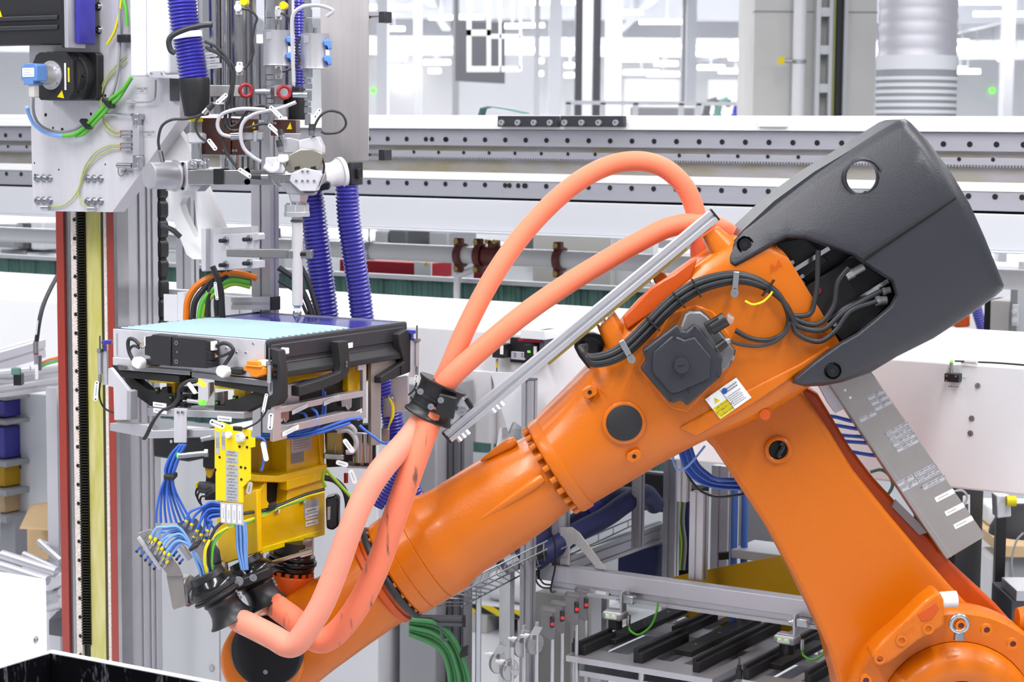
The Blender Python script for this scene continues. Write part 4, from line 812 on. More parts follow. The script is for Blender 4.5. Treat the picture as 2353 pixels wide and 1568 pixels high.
# rack teeth: each its own part
a = cu(181.5, WC-.01); b_ = cu(200, WC-.01); z = .85; o0 = None; zz = []
while z < 2.36: zz.append(z); z += .00942
for z in zz:
    if o0 is None:
        t_ = .0022; P = [CL(a, WC-.002, z), CL(a, WC-.002, z+.0092), CL(b_, WC-.002, z+.0122), CL(b_, WC-.002, z+.003)]
        k = B().add(P+[CL(a+.001, WC-.016, z+.003), CL(a+.001, WC-.016, z+.0062), CL(b_-.001, WC-.016, z+.0092), CL(b_-.001, WC-.016, z+.006)], [[0, 1, 5, 4], [1, 2, 6, 5], [2, 3, 7, 6], [3, 0, 4, 7], [4, 5, 6, 7], [0, 3, 2, 1]])
        o0 = obj('rack_tooth', k, 'tooth', zc_); z0 = z
    else: c_ = o0.copy(); col.objects.link(c_); c_.location = V(o0.location)+EZ*(z-z0)
obj('rack_body', B().cbox(a, b_, WC-.001, WC+.03, 0, zt), 'tooth', zc_)
cxs = lambda y: 171+(y-505)*.0145
o0 = None; y = 505
while y < 1510:
    p = WP(cxs(y), y, WC-.0125)
    if o0 is None: o0 = obj('socket_screw', B().lathe(p, -E2, [(0, .0065), (.002, .0065), (.002, .0035), (.0005, .003)], 14), 'black_plastic', sp); p0 = p
    else: c_ = o0.copy(); col.objects.link(c_); c_.location = V(o0.location)+(p-p0)
    y += 43.5
# side face of the column: profile ribs
us = u275+.012; k = B()
obj('side_profile', B().cbox(u275-.004, us, WC+.0, WC+.2, 0, zt), 'alu', zc_, bevel=.001)
for d0, d1 in ((.012, .085), (.1, .125), (.14, .15), (.165, .19)): obj('profile_rib', B().cbox(us, us+.006, WC+d0, WC+d1, 0, zt), 'alu', zc_, bevel=.0015)
# ================================================================ CARRIAGE PLATE
WPL = 4.80; pt = .06
cp = thing('carriage_plate', 'large bright aluminium carriage plate with slanted corner on the lift column', 'plate', WP(240, 490, WPL))
obj('plate_body', B().wpoly([(70, -60), (412, -60), (414, 270), (258, 488), (75, 485), (67, 112)], WPL, pt), 'alu_plate', cp, bevel=.0015)
for x, y in [(x, y) for xs, y in (((197, 212, 227), 15), ((198, 213, 228), 69), ((87, 101, 115), 410), ((203, 217, 232), 411), ((88, 101, 115), 461), ((203, 217, 232), 463)) for x in xs]: bolt(cp, WP(x, y, WPL), -E2, .0088, h=.011)
for x, y, r in ((105, 264, .006), (209, 262, .005), (122, 294, .004), (143, 298, .006), (242, 220, .005), (81, 403, .005), (82, 463, .005), (79, 375, .003), (135, 390, .003), (242, 378, .003)): obj('drilled_hole', B().lathe(WP(x, y, WPL), -E2, [(-.003, r), (.0004, r), (.0006, r*.9)], 14), 'dark_void', cp)
for s, x, y in (('+021LE_002\n-GT1', 326, 207), ('+021LE_002\n-GT2', 343, 307), ('+021LE_002\n-GT1', 292, 398)):
    c = WP(x, y, WPL); k = B(); rplate(k, c-E2*.0008, E1, EZ, .05, .022, .001, .1); l = obj('label', k, 'label_silver', cp); text(l, s, c-E2*.001, E1, EZ, .0085)
# encoder unit
en = thing('encoder_drive', 'black octagonal gear drive with blue encoder box on the carriage plate', 'drive', WP(150, 232, WPL-.08))
obj('recess_box', B().wpoly([(105, 118), (218, 120), (224, 126), (224, 222), (218, 231), (105, 231)], WPL-.03, .03), 'black_plastic', en, bevel=.004)
c0 = WP(190, 176, WPL-.02); AXE = -E2
obj('gear_ring', B().lathe(WP(178, 176, WPL-.03), AXE, [(0, .075), (.03, .075), (.033, .07), (.06, .07)], 40), 'black_matte', en)
oct_ = [(72, 150), (82, 126), (90, 120), (152, 120), (166, 136), (168, 210), (155, 230), (92, 230), (76, 208)]
obj('octagon_flange', B().wpoly(oct_, WPL-.105, .035), 'black_matte', en, bevel=.004)
for x, y in ((182, 136), (193, 176), (184, 212)): bolt(en, WP(x, y, WPL-.088), AXE, .006, 'bolt', 'black_gloss', washer=False)
cc = WP(119, 173, WPL-.106)
obj('flange_disc', B().lathe(cc, AXE, [(0, .046), (.006, .046), (.007, .034), (.012, .032), (.05, .032), (.05, .03), (.07, .03)], 40), 'alu', en)
for a_ in (40, 140, 220, 320): bolt(en, cc+AXE*.006+(E1*math.cos(R(a_))+EZ*math.sin(R(a_)))*.04, AXE, .0035, washer=False)
eb = cc+AXE*.1; k = B()
k.prism([eb+E1*x*.034+EZ*y*.034 for x, y in ((-1, -.55), (-.7, -.55), (-.7, -.95), (.5, -.95), (.5, -.6), (1, -.6), (1, .8), (.7, 1), (-.7, 1), (-.7, .75), (-1, .75))], E2*.045)
bx_ = obj('encoder_box', k, 'blue_box', en, bevel=.002); sticker(en, eb+AXE*.0008+EZ*.006-E1*.002, E1, EZ, .05, .028, ['~', '~', '~'], name='type_plate')
obj('plug', B().box(eb+E2*.02-EZ*.05, E1*.012, E2*.012, EZ*.022), 'warmgrey', en, bevel=.003)
sticker(en, WP(150, 176, WPL-.106), EZ, -E1, .085, .007, ['~']); sticker(en, WP(158, 172, WPL-.106), EZ, -E1, .045, .007, ['~'], mt='label_yellow', ink='ink')
o = obj('warning_triangle', B().wpoly([(131, 223), (147, 226), (142, 208)], WPL-.1062, .001), 'label_yellow', en)
# big motor
mo_ = thing('servo_motor', 'big black servo motor housing cut off by the photo corner', 'motor', WP(80, 108, WPL-.2))
MF = WPL-.14; a, b_ = WP(-200, 100, MF), WP(146, 100, MF); um0, um1, zz = a.dot(E1), b_.dot(E1), b_.z
obj('motor_body', B().prism([CL(um0, MF+x, zz+y) for x, y in ((.02, 0), (.08, 0), (.1, .03), (.1, .27), (0, .27), (0, .03))], E1*(um1-um0)), 'black_matte', mo_, bevel=.006)
for y0 in (.045, .075): obj('body_fin', B().cbox(um0, um1-.02, MF-.008, MF, zz+y0, zz+y0+.014), 'charcoal', mo_, bevel=.003)
obj('front_flange', B().cbox(um1, um1+.012, MF-.01, MF+.07, zz-.014, zz+.3), 'black_plastic', mo_, bevel=.004); obj('gear_flange', B().cbox(um1+.012, um1+.028, MF-.01, MF+.07, zz-.014, zz+.3), 'alu', mo_, bevel=.003)
obj('blue_coupling', B().cbox(um1+.028, um1+.045, MF+.02, MF+.1, zz+.0, zz+.3), 'blue_hose', mo_, bevel=.006, seg=3)
obj('warning_triangle', B().wpoly([(-6, 44), (6, 44), (0, 24)], MF-.001, .001), 'label_yellow', mo_)
# white box cover
wc_ = thing('cover_box', 'tall smooth white cover box beside the violet hose', 'cover', WP(340, 178, WPL-.1))
k = B().wpx(297, -60, 334, 175, WPL-.12, .11); obj('box_body', k, 'white', wc_, bevel=.006, seg=3); obj('side_panel', B().wpoly([(334, -60), (384, -60), (388, 172), (334, 176)], WPL-.115, .1), 'lightgrey', wc_, bevel=.01, seg=3)
o = obj('angle_bracket', B().wpoly([(343, 164), (374, 162), (376, 172), (412, 172), (412, 181), (343, 178)], WPL-.125, .02), 'alu_matte', wc_, bevel=.001)
for x in (348, 372): bolt(o, WP(x, 169, WPL-.126), -E2, .003, 'screw', washer=False)
# air manifold with fittings
mf = thing('air_manifold', 'slim aluminium air manifold with four clear tubes on the carriage plate', 'manifold', WP(312, 388, WPL-.02))
obj('manifold_body', B().wpx(304, 288, 319, 358, WPL-.025, .025), 'alu', mf, bevel=.0015)
for y0, y1, x0, x1 in ((260, 275, 302, 318), (272, 290, 304, 314), (358, 378, 304, 318), (374, 388, 302, 318)): obj('pipe_fitting', B().wpx(x0, y0, x1, y1, WPL-.03, .028), 'zinc', mf, bevel=.003)
for y in (303, 312.5, 332, 342):
    a, b_ = WP(280, y, WPL-.015), WP(303, y, WPL-.015); obj('push_fitting', B().cyl(a, b_, .005, seg=12), 'zinc', mf); obj('release_ring', B().cyl(a-E1*.004, a, .005, seg=12), 'red', mf)
obj('drain_valve', B().cyl(WP(270, 380, WPL-.018), WP(304, 381, WPL-.018), .0085, seg=14), 'steel', mf)
k = B().tube(catmull([WP(x, y, WPL-.01) for x, y in ((272, 386), (272, 398), (278, 405), (285, 400), (290, 388))]), .0014, 6); obj('safety_chain', k, 'darkgrey', mf)
obj('steel_pipe', B().tube(catmull([WP(x, y, WPL-.02) for x, y in ((242, 262), (270, 263), (302, 264))]), .0045, 10), 'zinc', mf)
g = 'clear air tubes on the carriage plate'
TBL = [([(279, 303), (262, 300), (245, 285), (234, 262), (230, 225), (240, 185), (268, 150), (288, 128)], 'topmost of the upper pair, rising to the white cover'), ([(279, 312.5), (258, 309), (240, 292), (236, 268), (233, 225), (243, 188), (270, 158), (290, 140)], 'second tube leaving the manifold, rising to the white cover'), ([(279, 332), (250, 335), (220, 350), (198, 378), (188, 405), (178, 440), (150, 470), (115, 477)], 'third from the manifold top, ending at the far lower fitting'), ([(279, 342), (255, 345), (225, 360), (200, 385), (188, 415), (181, 440), (186, 465), (205, 480)], 'lowest tube, ending at the near lower fitting')]
for pts, nm in TBL: obj('air_tube', B().tube(catmull([WP(x, y, WPL-.008) for x, y in pts]), .0024, 8), 'tube_clear', label='pale yellow clear air tube, '+nm, cat='tube', group=g)
for x, y, nm in ((105, 478, 'beneath the plate corner bolts'), (212, 481, 'nearer the rack')): o = obj('elbow_fitting', B().cyl(WP(x-8, y, WPL-.018), WP(x+8, y, WPL-.018), .0085, seg=14).cyl(WP(x, y, WPL-.02), WP(x, y, WPL), .007, seg=12), 'zinc', label='small steel elbow fitting '+nm+' on the carriage plate', cat='fitting')
# cables on the plate
def wcab(label, pts, r, mt, w=WPL-.02, name='cable', cat='cable', group=None): return obj(name, B().tube(catmull([WP(p[0], p[1], p[2] if len(p) > 2 else w) for p in pts]), r, 10), mt, label=label, cat=cat, group=group)
wcab('light blue cable hanging from the blue encoder box in a bow', [(62, 246, WPL-.15), (66, 262, WPL-.13), (78, 285, WPL-.1), (100, 303, WPL-.07), (125, 311, WPL-.05), (145, 312, WPL-.045)], .0062, 'blue_light')
o = wcab('green cable continuing the light blue one up to the white cover', [(145, 312, WPL-.045), (170, 309, WPL-.04), (195, 292, WPL-.035), (225, 260, WPL-.03), (255, 228, WPL-.03), (282, 205, WPL-.03), (303, 178, WPL-.03)], .0064, 'green_cable')
for x, y, a_ in ((199, 285, 40), (250, 237, 40), ): c = WP(x, y, WPL-.035); d = E1*math.cos(R(-a_))+EZ*math.sin(R(-a_)); obj('cable_band', B().box(c, d*.02, (E1*math.sin(R(a_))+EZ*math.cos(R(a_)))*.006, E2*.014), 'black_plastic', o)
wcab('second green cable parallel to the bow over the carriage plate', [(175, 313, WPL-.03), (195, 305, WPL-.03), (222, 277, WPL-.025), (250, 248, WPL-.025), (275, 222, WPL-.025), (298, 185, WPL-.025)], .0064, 'green_cable')
wcab('grey cable in a bow below the encoder drive', [(76, 215, WPL-.14), (78, 262, WPL-.1), (95, 290, WPL-.06), (130, 303, WPL-.03), (170, 298, WPL-.025), (195, 282, WPL-.025)], .005, 'midgrey')
wcab('grey cable dropping beside the white cover', [(278, -40), (275, 40), (275, 100), (271, 160), (262, 205), (248, 235)], .005, 'midgrey')
wcab('yellow and green earth wire ending at the carriage plate top', [(285, -40), (276, 20), (266, 65), (255, 88), (246, 102)], .0045, 'yellow_wire', name='earth_wire', cat='wire')
wcab('green cable at the top edge beside the white cover', [(278, -40), (283, -5), (290, 25), (292, 60)], .006, 'green_cable')
obj('cable_clip', B().wpx(268, 79, 292, 97, WPL-.035, .03), 'black_plastic', label='black clip holding the grey cable by the white cover', cat='clip', bevel=.003)
o = obj('sensor_block', B().wpx(288, 230, 300, 242, WPL-.02, .02), 'alu', label='small aluminium pipe block under the first plate label', cat='block', bevel=.001)
wcab('bent thin steel pipe under the first plate label', [(292, 236), (330, 235), (352, 232), (357, 215), (358, 183)], .003, 'zinc', name='steel_pipe', cat='pipe')
# energy chain: each link is a part
ec = thing('energy_chain', 'black plastic energy chain hanging beside the lift column', 'energy chain', WP(358, 745, 5.15))
y = 300; o0 = None
while y < 760:
    p = WP(358, y, 5.15)
    if o0 is None:
        k = B(); rplate(k, p, E1, EZ, .036, .066, .04, .5, 6); o0 = obj('chain_link', k, 'black_plastic', ec, bevel=.002); k = B(); rplate(k, p-E2*.003, E1, EZ, .03, .056, .006, .5, 6); o1 = obj('link_cap', k, 'charcoal', ec, bevel=.0015); p0 = p
    else:
        for s_ in (o0, o1): c_ = s_.copy(); col.objects.link(c_); c_.location = V(s_.location)+EZ*(p.z-p0.z)
    y += 45.5
obj('chain_bar', B().wpx(346, 300, 371, 760, 5.16, .03), 'black_matte', ec)
# ================================================================ FRAME BEHIND THE HEAD
vpost('profile_post', 'slotted aluminium post standing behind the white swing arm', 427, 150, 5.05, .032, .02, z0=WP(427, 664, 5.05).z)
vpost('profile_post', 'wide slotted aluminium post behind the glue nozzle', 607, 100, 5.0, .038, .022, z0=1.2)
cb_ = thing('cross_profile', 'horizontal slotted aluminium beam with black end cap behind the battery', 'beam', WP(590, 716, 4.98))
a, b_ = WP(540, 697, 4.95), WP(630, 697, 4.95); obj('profile', slotbar(B(), a, b_, EZ, E2, .02, .02), 'alu', cb_); obj('end_cap', B().box(b_+E1*.004, E1*.004, EZ*.021, E2*.021), 'black_plastic', cb_)
o = thing('sheet_box', 'open white sheet-metal trough behind the battery and the cable loops', 'trough', WP(450, 730, 5.2))
obj('trough_back', B().wpx(374, 664, 620, 740, 5.25, .01), 'white', o, bevel=.001); obj('trough_front', B().wpx(376, 676, 408, 740, 4.99, .006), 'lightgrey', o); obj('trough_wall', B().wpx(408, 672, 424, 740, 4.98, .1), 'lightgrey', o); obj('trough_lid', B().wpx(500, 678, 550, 740, 5.0, .006), 'lightgrey', o, bevel=.002)
obj('trough_base', B().cbox(cu(374, 5.2), cu(620, 5.2), 5.0, 5.25, WP(450, 745, 5.2).z-.01, WP(450, 745, 5.2).z), 'lightgrey', o)
g = 'thick cable loops behind the battery'
L4 = [('orange', [(428, 735), (432, 690), (455, 655), (500, 632), (545, 628), (590, 640)], 8, 'orange_cable', 'outermost orange'), ('black', [(443, 735), (448, 695), (468, 665), (490, 640), (520, 620)], 7, 'rubber', 'black, next to the orange one'), ('green', [(458, 735), (466, 695), (490, 665), (530, 645), (575, 650)], 7, 'green_cable', 'bright green'), ('green2', [(464, 735), (472, 700), (498, 672), (535, 653), (575, 660)], 5, 'lime', 'yellowish green, innermost'), ('b2', [(478, 735), (478, 690), (490, 640), (505, 610), (520, 585)], 7, 'rubber', 'black, rising steeply behind the clamp plate'), ('b3', [(500, 735), (498, 690), (508, 650), (525, 625), (530, 600)], 7, 'black_plastic', 'black, nearest the trough lid'), ('b4', [(640, 615), (680, 645), (705, 690), (718, 730)], 7, 'rubber', 'black, sloping down behind the nozzle tube'), ('b5', [(640, 645), (675, 668), (695, 700), (708, 730)], 4, 'rubber', 'thin black, sloping below the thicker one'), ('b6', [(690, 610), (705, 640), (722, 690), (735, 735)], 6, 'rubber', 'black, beside the violet hose'), ('b7', [(370, 518), (395, 528), (415, 545)], 6, 'rubber', 'short black, behind the white swing arm')]
for nm, pts, r, mt, tx in L4: cable('looped_cable', 'thick looped cable behind the battery: '+tx, 'cable', pts, 6.25, r, mt, group=g)
c = obj('dangling_cable', B().tube(catmull(paths([(488, 612), (500, 640), (508, 670), (510, 700), (512, 740)], 6.1)), .009, 10), 'black_plastic', label='black cable end with white marker dangling under the clamp plate', cat='cable'); wtag(c, (494, 648), (499, 690), 6.08, 7)
# ================================================================ SWING ARM AND CLAMP
WA = 4.86
sa = thing('swing_arm', 'white painted arm with triangular cut-out below the pump', 'arm', WP(450, 597, WA))
obj('arm_sheet', B().wpoly([(372, 300), (400, 290), (430, 330), (468, 424), (510, 525), (510, 540), (470, 560), (470, 597), (441, 596), (428, 586), (399, 511), (385, 440)], WA, .03, [[(414, 470), (418, 458), (428, 450), (440, 450), (446, 462), (456, 548), (446, 546), (420, 490)]]), 'white', sa, bevel=.002)
cl = thing('nozzle_clamp', 'aluminium clamp plate with long grey arm gripping the nozzle tube', 'clamp', WP(520, 622, WA-.06))
obj('back_plate', B().wpoly([(464, 526), (580, 520), (580, 618), (464, 624)], WA-.05, .03), 'alu_plate', cl, bevel=.001)
obj('side_cheek', B().wpx(462, 525, 473, 622, WA-.07, .02), 'alu_plate', cl, bevel=.001)
fpl = obj('front_plate', B().wpoly([(492, 540), (592, 535), (595, 540), (595, 551), (582, 553), (582, 598), (595, 599), (595, 616), (490, 621), (490, 545)], WA-.085, .03), 'alu_plate', cl, bevel=.0012)
for x, y in ((519, 553), (573, 550), (519, 609), (573, 605)):
    p = WP(x, y, WA-.085); bolt(fpl, p, -E2, .0085, 'bolt', 'zinc', h=.004); obj('stud', B().cyl(p, p-E2*.028, .0065, seg=14), 'black_matte', fpl)
obj('clamp_arm', B().ypx([(520, 573), (640, 573), (672, 576), (672, 594), (640, 594), (520, 590)], 5.94, .03), 'steel_grey', cl, bevel=.002)
obj('clamp_jaw', B().ypx([(662, 576), (716, 575), (716, 595), (662, 594)], 5.93, .06), 'steel', cl, bevel=.002); obj('jaw_slot', B().ypx([(686, 581), (703, 581), (703, 589), (686, 589)], 5.928, .004), 'dark_void', cl); bolt(cl, YP(681, 585, 5.93), -EY, .004, washer=False)
# ================================================================ DISPENSING HEAD
hd = thing('dispensing_head', 'steel two-component dispensing head with cylinders above the battery', 'dispenser', YP(560, 425, 6.1))
def vcyl(name, x, rpx, y0, y1, y, mt, par=hd, seg=36, bev=0):
    a, b_ = YP(x, y1, y), YP(x, y0, y); return obj(name, B().lathe(a, EZ, [(0, rpx*PXM(y)), (b_.z-a.z, rpx*PXM(y))], seg), mt, par, bevel=bev)
vcyl('drive_cylinder', 492, 36, -60, 235, 6.2, 'chrome'); vcyl('drive_cylinder', 550, 31, -60, 262, 6.12, 'steel'); vcyl('drive_cylinder', 640, 32, -60, 262, 6.2, 'steel')
for x in (520, 585): vcyl('tie_rod', x, 5, -60, 262, 6.08, 'chrome')
for x, r_ in ((492, 40), (550, 35), (640, 36)): vcyl('cylinder_flange', x, r_, 196, 222, 6.16, 'alu')
obj('head_plate', B().ypx([(470, 196), (560, 196), (560, 222), (470, 222)], 6.07, .03), 'steel_brushed', hd, bevel=.002)
for x, y0, y1, r_ in ((500, 240, 262, 30), (553, 240, 268, 28), (640, 240, 268, 24)): vcyl('cylinder_foot', x, r_, y0, y1, 6.14, 'alu')
h1 = obj('heating_block', B().ypx([(440, 271), (530, 271), (530, 356), (440, 354)], 6.0, .14).ypx([(532, 271), (594, 274), (594, 312), (562, 325), (562, 356), (532, 356)], 6.01, .13), 'brown', hd, bevel=.002)
obj('heating_block', B().ypx([(622, 274), (680, 276), (680, 312), (622, 312)], 6.03, .12), 'brown', hd, bevel=.002)
for x, y in ((536, 279), (543, 279), (515, 345), (536, 346), (543, 346), (627, 283), (633, 283)): bolt(hd, YP(x, y, 5.999), -EY, .004, 'screw', washer=False)
for x, y in ((582, 288), (666, 290)): obj('warning_triangle', B().ypx([(x-7, y+7), (x+5, y+7), (x+1, y-9)], 5.998 if x < 600 else 6.028, .001), 'label_yellow', hd)
vcyl('outlet_pipe', 534, 28, 356, 418, 6.08, 'chrome'); vcyl('outlet_pipe', 580, 12, 360, 420, 6.08, 'steel')
obj('base_bar', B().ypx([(432, 391), (650, 391), (650, 425), (432, 425)], 6.02, .06), 'steel', hd, bevel=.002); obj('black_block', B().ypx([(490, 388), (512, 388), (512, 424), (490, 424)], 6.0, .05), 'black_plastic', hd, bevel=.002)
for x in (568, 568): bolt(hd, YP(x, 393, 6.018), -EY, .006); bolt(hd, YP(x, 418, 6.018), -EY, .006)
# feed line with white housing and yellow cap, left
fl = thing('feed_valve', 'silver feed valve with yellow cap below the black hose sleeve', 'valve', YP(448, 400, 6.0))
vcyl('valve_cap', 450, 16, 270, 280, 5.98, 'label_yellow', fl); vcyl('glass_tube', 451, 13, 280, 305, 5.98, 'clear', fl); obj('valve_nut', B().lathe(YP(452, 330, 5.98), EZ, [(0, .021), (.004, .029), (.028, .029), (.033, .02)], 8), 'alu_plate', fl)
vcyl('valve_stem', 453, 13, 330, 366, 5.98, 'chrome', fl); obj('valve_base', B().ypx([(436, 366), (474, 366), (474, 388), (436, 388)], 5.96, .06), 'zinc', fl, bevel=.004)
for x in (448, 470): obj('elbow', B().tube(catmull(paths([(x-8, 372, 5.95), (x, 376, 5.95), (x+2, 388, 5.95)], 5.95)), .008, 10), 'zinc', fl)
# pump
pm = thing('metering_pump', 'round aluminium metering pump with black and brass valve block', 'pump', WP(385, 440, 4.78))
p0, p1 = WP(357, 404, 4.72), WP(400, 404, 4.78); d = -E2*.6-E1*.8; d = (WP(352, 404, 4.72)-WP(405, 404, 4.80)).normalized()
cc = WP(402, 404, 4.80); obj('pump_drum', B().lathe(cc, d, [(0, .05), (.002, .05), (.004, .042), (.09, .042), (.094, .04), (.094, .001)], 44), 'alu', pm)
obj('pump_flange', B().wpx(375, 368, 432, 440, 4.80, .02), 'alu_plate', pm, bevel=.006)
for x, y in ((421, 376), (381, 434), (421, 434)): bolt(pm, WP(x, y, 4.80), -E2, .0045, 'bolt', 'black_plastic', washer=False)
obj('valve_block', B().wpx(432, 388, 456, 421, 4.74, .05), 'black_plastic', pm, bevel=.001); o = obj('brass_block', B().wpx(454, 388, 486, 421, 4.735, .055), 'gold', pm, bevel=.001); obj('brass_panel', B().wpx(460, 393, 482, 416, 4.734, .002), 'olive_metal', pm)
for x, y in ((443, 393), (437, 416), (462, 420), (478, 420)): bolt(pm, WP(x, y, 4.734), -E2, .0035, 'screw', washer=False)
obj('mount_hook', B().wpoly([(432, 421), (470, 421), (452, 440), (428, 440)], 4.75, .04), 'midgrey', pm)
obj('sensor_plug', B().cyl(YP(369, 348, 6.05), YP(374, 372, 6.05), .007, seg=12), 'chrome', pm)
# filters with blue clips
for i, (x, y0, y1, lb) in enumerate(((638, 70, 151, 'ribbed aluminium filter can nearer the cylinders with two blue clips'), (724, 78, 158, 'ribbed aluminium filter can before the steel sheet with two blue clips'))):
    ft = thing('filter_can', lb, 'filter', YP(x, y1, 5.98)); a, b_ = YP(x, y1, 5.98), YP(x, y0, 5.98); hh = b_.z-a.z; r_ = 33*PXM(5.98)
    pr = [r_*(1 if j % 2 else .96) for j in range(48)]; vs = []; fs = []
    for zf, sc in ((0, 1), (.07, 1), (.93, 1), (1, 1)):
        for j in range(48):
            g_ = 2*math.pi*j/48; rr_ = r_*1.01 if zf in (0, 1) else pr[j]; vs.append(a+EZ*(hh*zf)+V((math.cos(g_)*rr_, math.sin(g_)*rr_, 0)))
    for q in range(3): fs += [[q*48+j, q*48+(j+1) % 48, (q+1)*48+(j+1) % 48, (q+1)*48+j] for j in range(48)]
    fs += [list(range(48))[::-1], list(range(144, 192))]; obj('can', B().add(vs, fs), 'alu', ft)
    obj('nipple', B().cyl(b_, b_+EZ*.018, .006, seg=12), 'zinc', ft)
    for yy in (y0+24, y1-20): obj('blue_clip', B().ypx([(x+20, yy-8), (x+28, yy-12), (x+36, yy-10), (x+37, yy+10), (x+30, yy+12), (x+28, yy+4), (x+20, yy+2)], 5.94, .035), 'blue_clip', ft, bevel=.003)
    obj('white_link', B().ypx([(x+24, y0+36), (x+32, y0+36), (x+32, y1-30), (x+24, y1-30)], 5.95, .02), 'white_plastic', ft)
    sticker(ft, YP(x-20, y0+12, 5.94), EX, EZ, .014, .02, ['~', '~', '~'], mt='alu')
    # fittings above and below
    cxx = (x-17, x-17)[i]
    for (ya, yb, rr_) in ((-30, 22, 9), (22, 40, 11), (42, 56, 10), (56, y0, 12)): obj('hex_fitting', B().hexa(YP(cxx, yb, 5.97), YP(cxx, ya, 5.97), rr_*PXM(6)), 'zinc', ft)
    for (ya, yb, rr_) in ((y1, y1+20, 12), (y1+22, y1+32, 9), (y1+34, y1+46, 11), (y1+50, y1+74, 10), (y1+76, y1+86, 8), (y1+88, y1+102, 9), (y1+104, y1+130, 7)): obj('hex_fitting', B().hexa(YP(cxx, yb, 5.97), YP(cxx, ya, 5.97), rr_*PXM(6)), 'zinc', ft)
    obj('tee_branch', B().cyl(YP(cxx-34, y1+60, 5.96), YP(cxx, y1+60, 5.96), .009, seg=12), 'zinc', ft)
    c = YP((565, 653)[i], (208, 212)[i], 5.95); obj('red_handle', B().torus(c, -EY+EX*.3, .0175, .0055, 28, 10), 'red', ft); obj('red_lug', B().cyl(c-EX*.022, c-EX*.014, .009, seg=12), 'red', ft)
for x, y, k_ in ((562, 4, 0), (652, 13, 1)): disc(x, y, 9, 6.02, .02, 'label_yellow', 'yellow_cap', hd)
for x, y in ((549, 18), (551, 158), (640, 30), (640, 166)): o = disc(x, y, 9, 6.03, .025, 'white_plastic', 'white_sensor', hd); o = obj('sensor_foot', B().ypx([(x-8, y-16), (x+6, y-16), (x+6, y+16), (x-8, y+16)], 6.04, .02), 'white_plastic', hd, bevel=.004); bolt(hd, YP(x, y-10, 6.04), -EY, .003, 'screw', washer=False); bolt(hd, YP(x, y+10, 6.04), -EY, .003, 'screw', washer=False)
# violet hoses above
def chose(label, pts, y, rpx, pitch=9.5, mt='blue_hose'): return obj('corrugated_hose', corr(pts, y, rpx, pitch), mt, label=label, cat='hose', group='violet corrugated hoses')
o = chose('thick violet corrugated hose ending in a black sleeve beside the cylinders', [(414, -60), (418, 0), (425, 60), (436, 120), (446, 185)], 5.95, 34, 8)
obj('white_band', B().cyl(YP(429, 74, 5.95), YP(431, 88, 5.95), .0448, seg=28), 'label_white', o); obj('black_sleeve', B().lathe(YP(446, 180, 5.95), YP(452, 268, 5.95)-YP(446, 180, 5.95), [(0, .044), (.01, .046), (.06, .042), (.11, .036), (.112, .03)], 28), 'black_plastic', o)
o = chose('slim violet corrugated hose between the two filter cans', [(690, -60), (690, 20), (691, 100), (692, 200)], 6.16, 14, 7); obj('black_sleeve', B().lathe(YP(683, 200, 6.16), -EZ, [(0, .024), (.06, .034), (.1, .03)], 24), 'black_plastic', o)
chose('violet corrugated hose dropping behind the nozzle tube to the battery', [(712, 430), (718, 480), (728, 560), (738, 640), (750, 740), (762, 830), (790, 900)], 6.4, 31, 9)
chose('violet corrugated hose dropping from the black end cap to the battery', [(797, 426), (801, 500), (812, 580), (824, 660), (834, 740), (850, 820)], 6.35, 28, 9)
chose('violet corrugated hose winding below the battery behind the orange hoses', [(862, 800), (880, 870), (898, 940), (908, 1010), (925, 1080), (955, 1150), (990, 1210)], 6.3, 26, 8)
chose('violet corrugated hose crossing behind the pale orange hose', [(930, 1030), (905, 1085), (880, 1130), (860, 1160)], 6.25, 24, 8)
c = cable('conduit', 'thin black corrugated conduit looped round the thick violet hose', 'conduit', [(488, 56), (465, 58), (430, 66), (398, 80), (388, 95), (392, 115), (402, 122)], 5.88, 6.5, 'rubber')
# steel sheet with stubs
ss = thing('steel_sheet', 'large brushed steel sheet panel behind the dispensing head', 'panel', YP(790, 370, 6.3))
obj('sheet', B().wpoly([(735, -60), (847, -60), (846, 369), (740, 372)], 5.2, .004), 'steel_brushed', ss)
for y in (40, 356):
    a, b_ = WP(800, y, 5.22), WP(878, y, 5.22); o = obj('profile_stub', slotbar(B(), a, b_, EZ, E2, .0165, .0165), 'alu', ss); k = B().box(b_+E1*.012, E1*.012, EZ*.0175, E2*.02); obj('end_cap', k, 'charcoal', ss, bevel=.002)
# mixing head and nozzle
mx = thing('mixing_head', 'faceted silver mixing head with transparent static mixer nozzle', 'nozzle', ZP(683, 742, 2.033))
NP = ZP(683, 742, 2.036); YN = NP.y
def mpoly(name, pts, dy, d, mt, bev=.002): return obj(name, B().ypx(pts, YN+dy, d), mt, mx, bevel=bev)
mpoly('upper_facet', [(642, 322), (662, 316), (688, 322), (690, 350), (652, 352), (636, 340)], -.05, .09, 'alu'); mpoly('upper_facet', [(686, 322), (730, 314), (741, 338), (741, 352), (688, 350)], -.055, .09, 'alu_plate')
mpoly('valve_facet', [(662, 356), (690, 342), (718, 342), (742, 352), (736, 386), (700, 392), (664, 398), (655, 390)], -.07, .1, 'olive_metal', .004)
mb = mpoly('face_block', [(668, 398), (700, 386), (735, 393), (740, 402), (732, 420), (726, 440), (690, 440), (665, 416)], -.078, .1, 'alu_plate', .003)
for x, y in ((695, 394), (707, 394), (681, 416), (695, 416), (707, 416), (722, 416)): bolt(mb, YP(x, y, YN-.079), -EY, .0038, 'screw', 'zinc', washer=False)
for x, y in ((683, 387), (720, 387)): mpoly('slot', [(x-7, y+4), (x-6, y-3), (x+6, y-5), (x+6, y+1)], -.0715, .003, 'dark_void', 0)
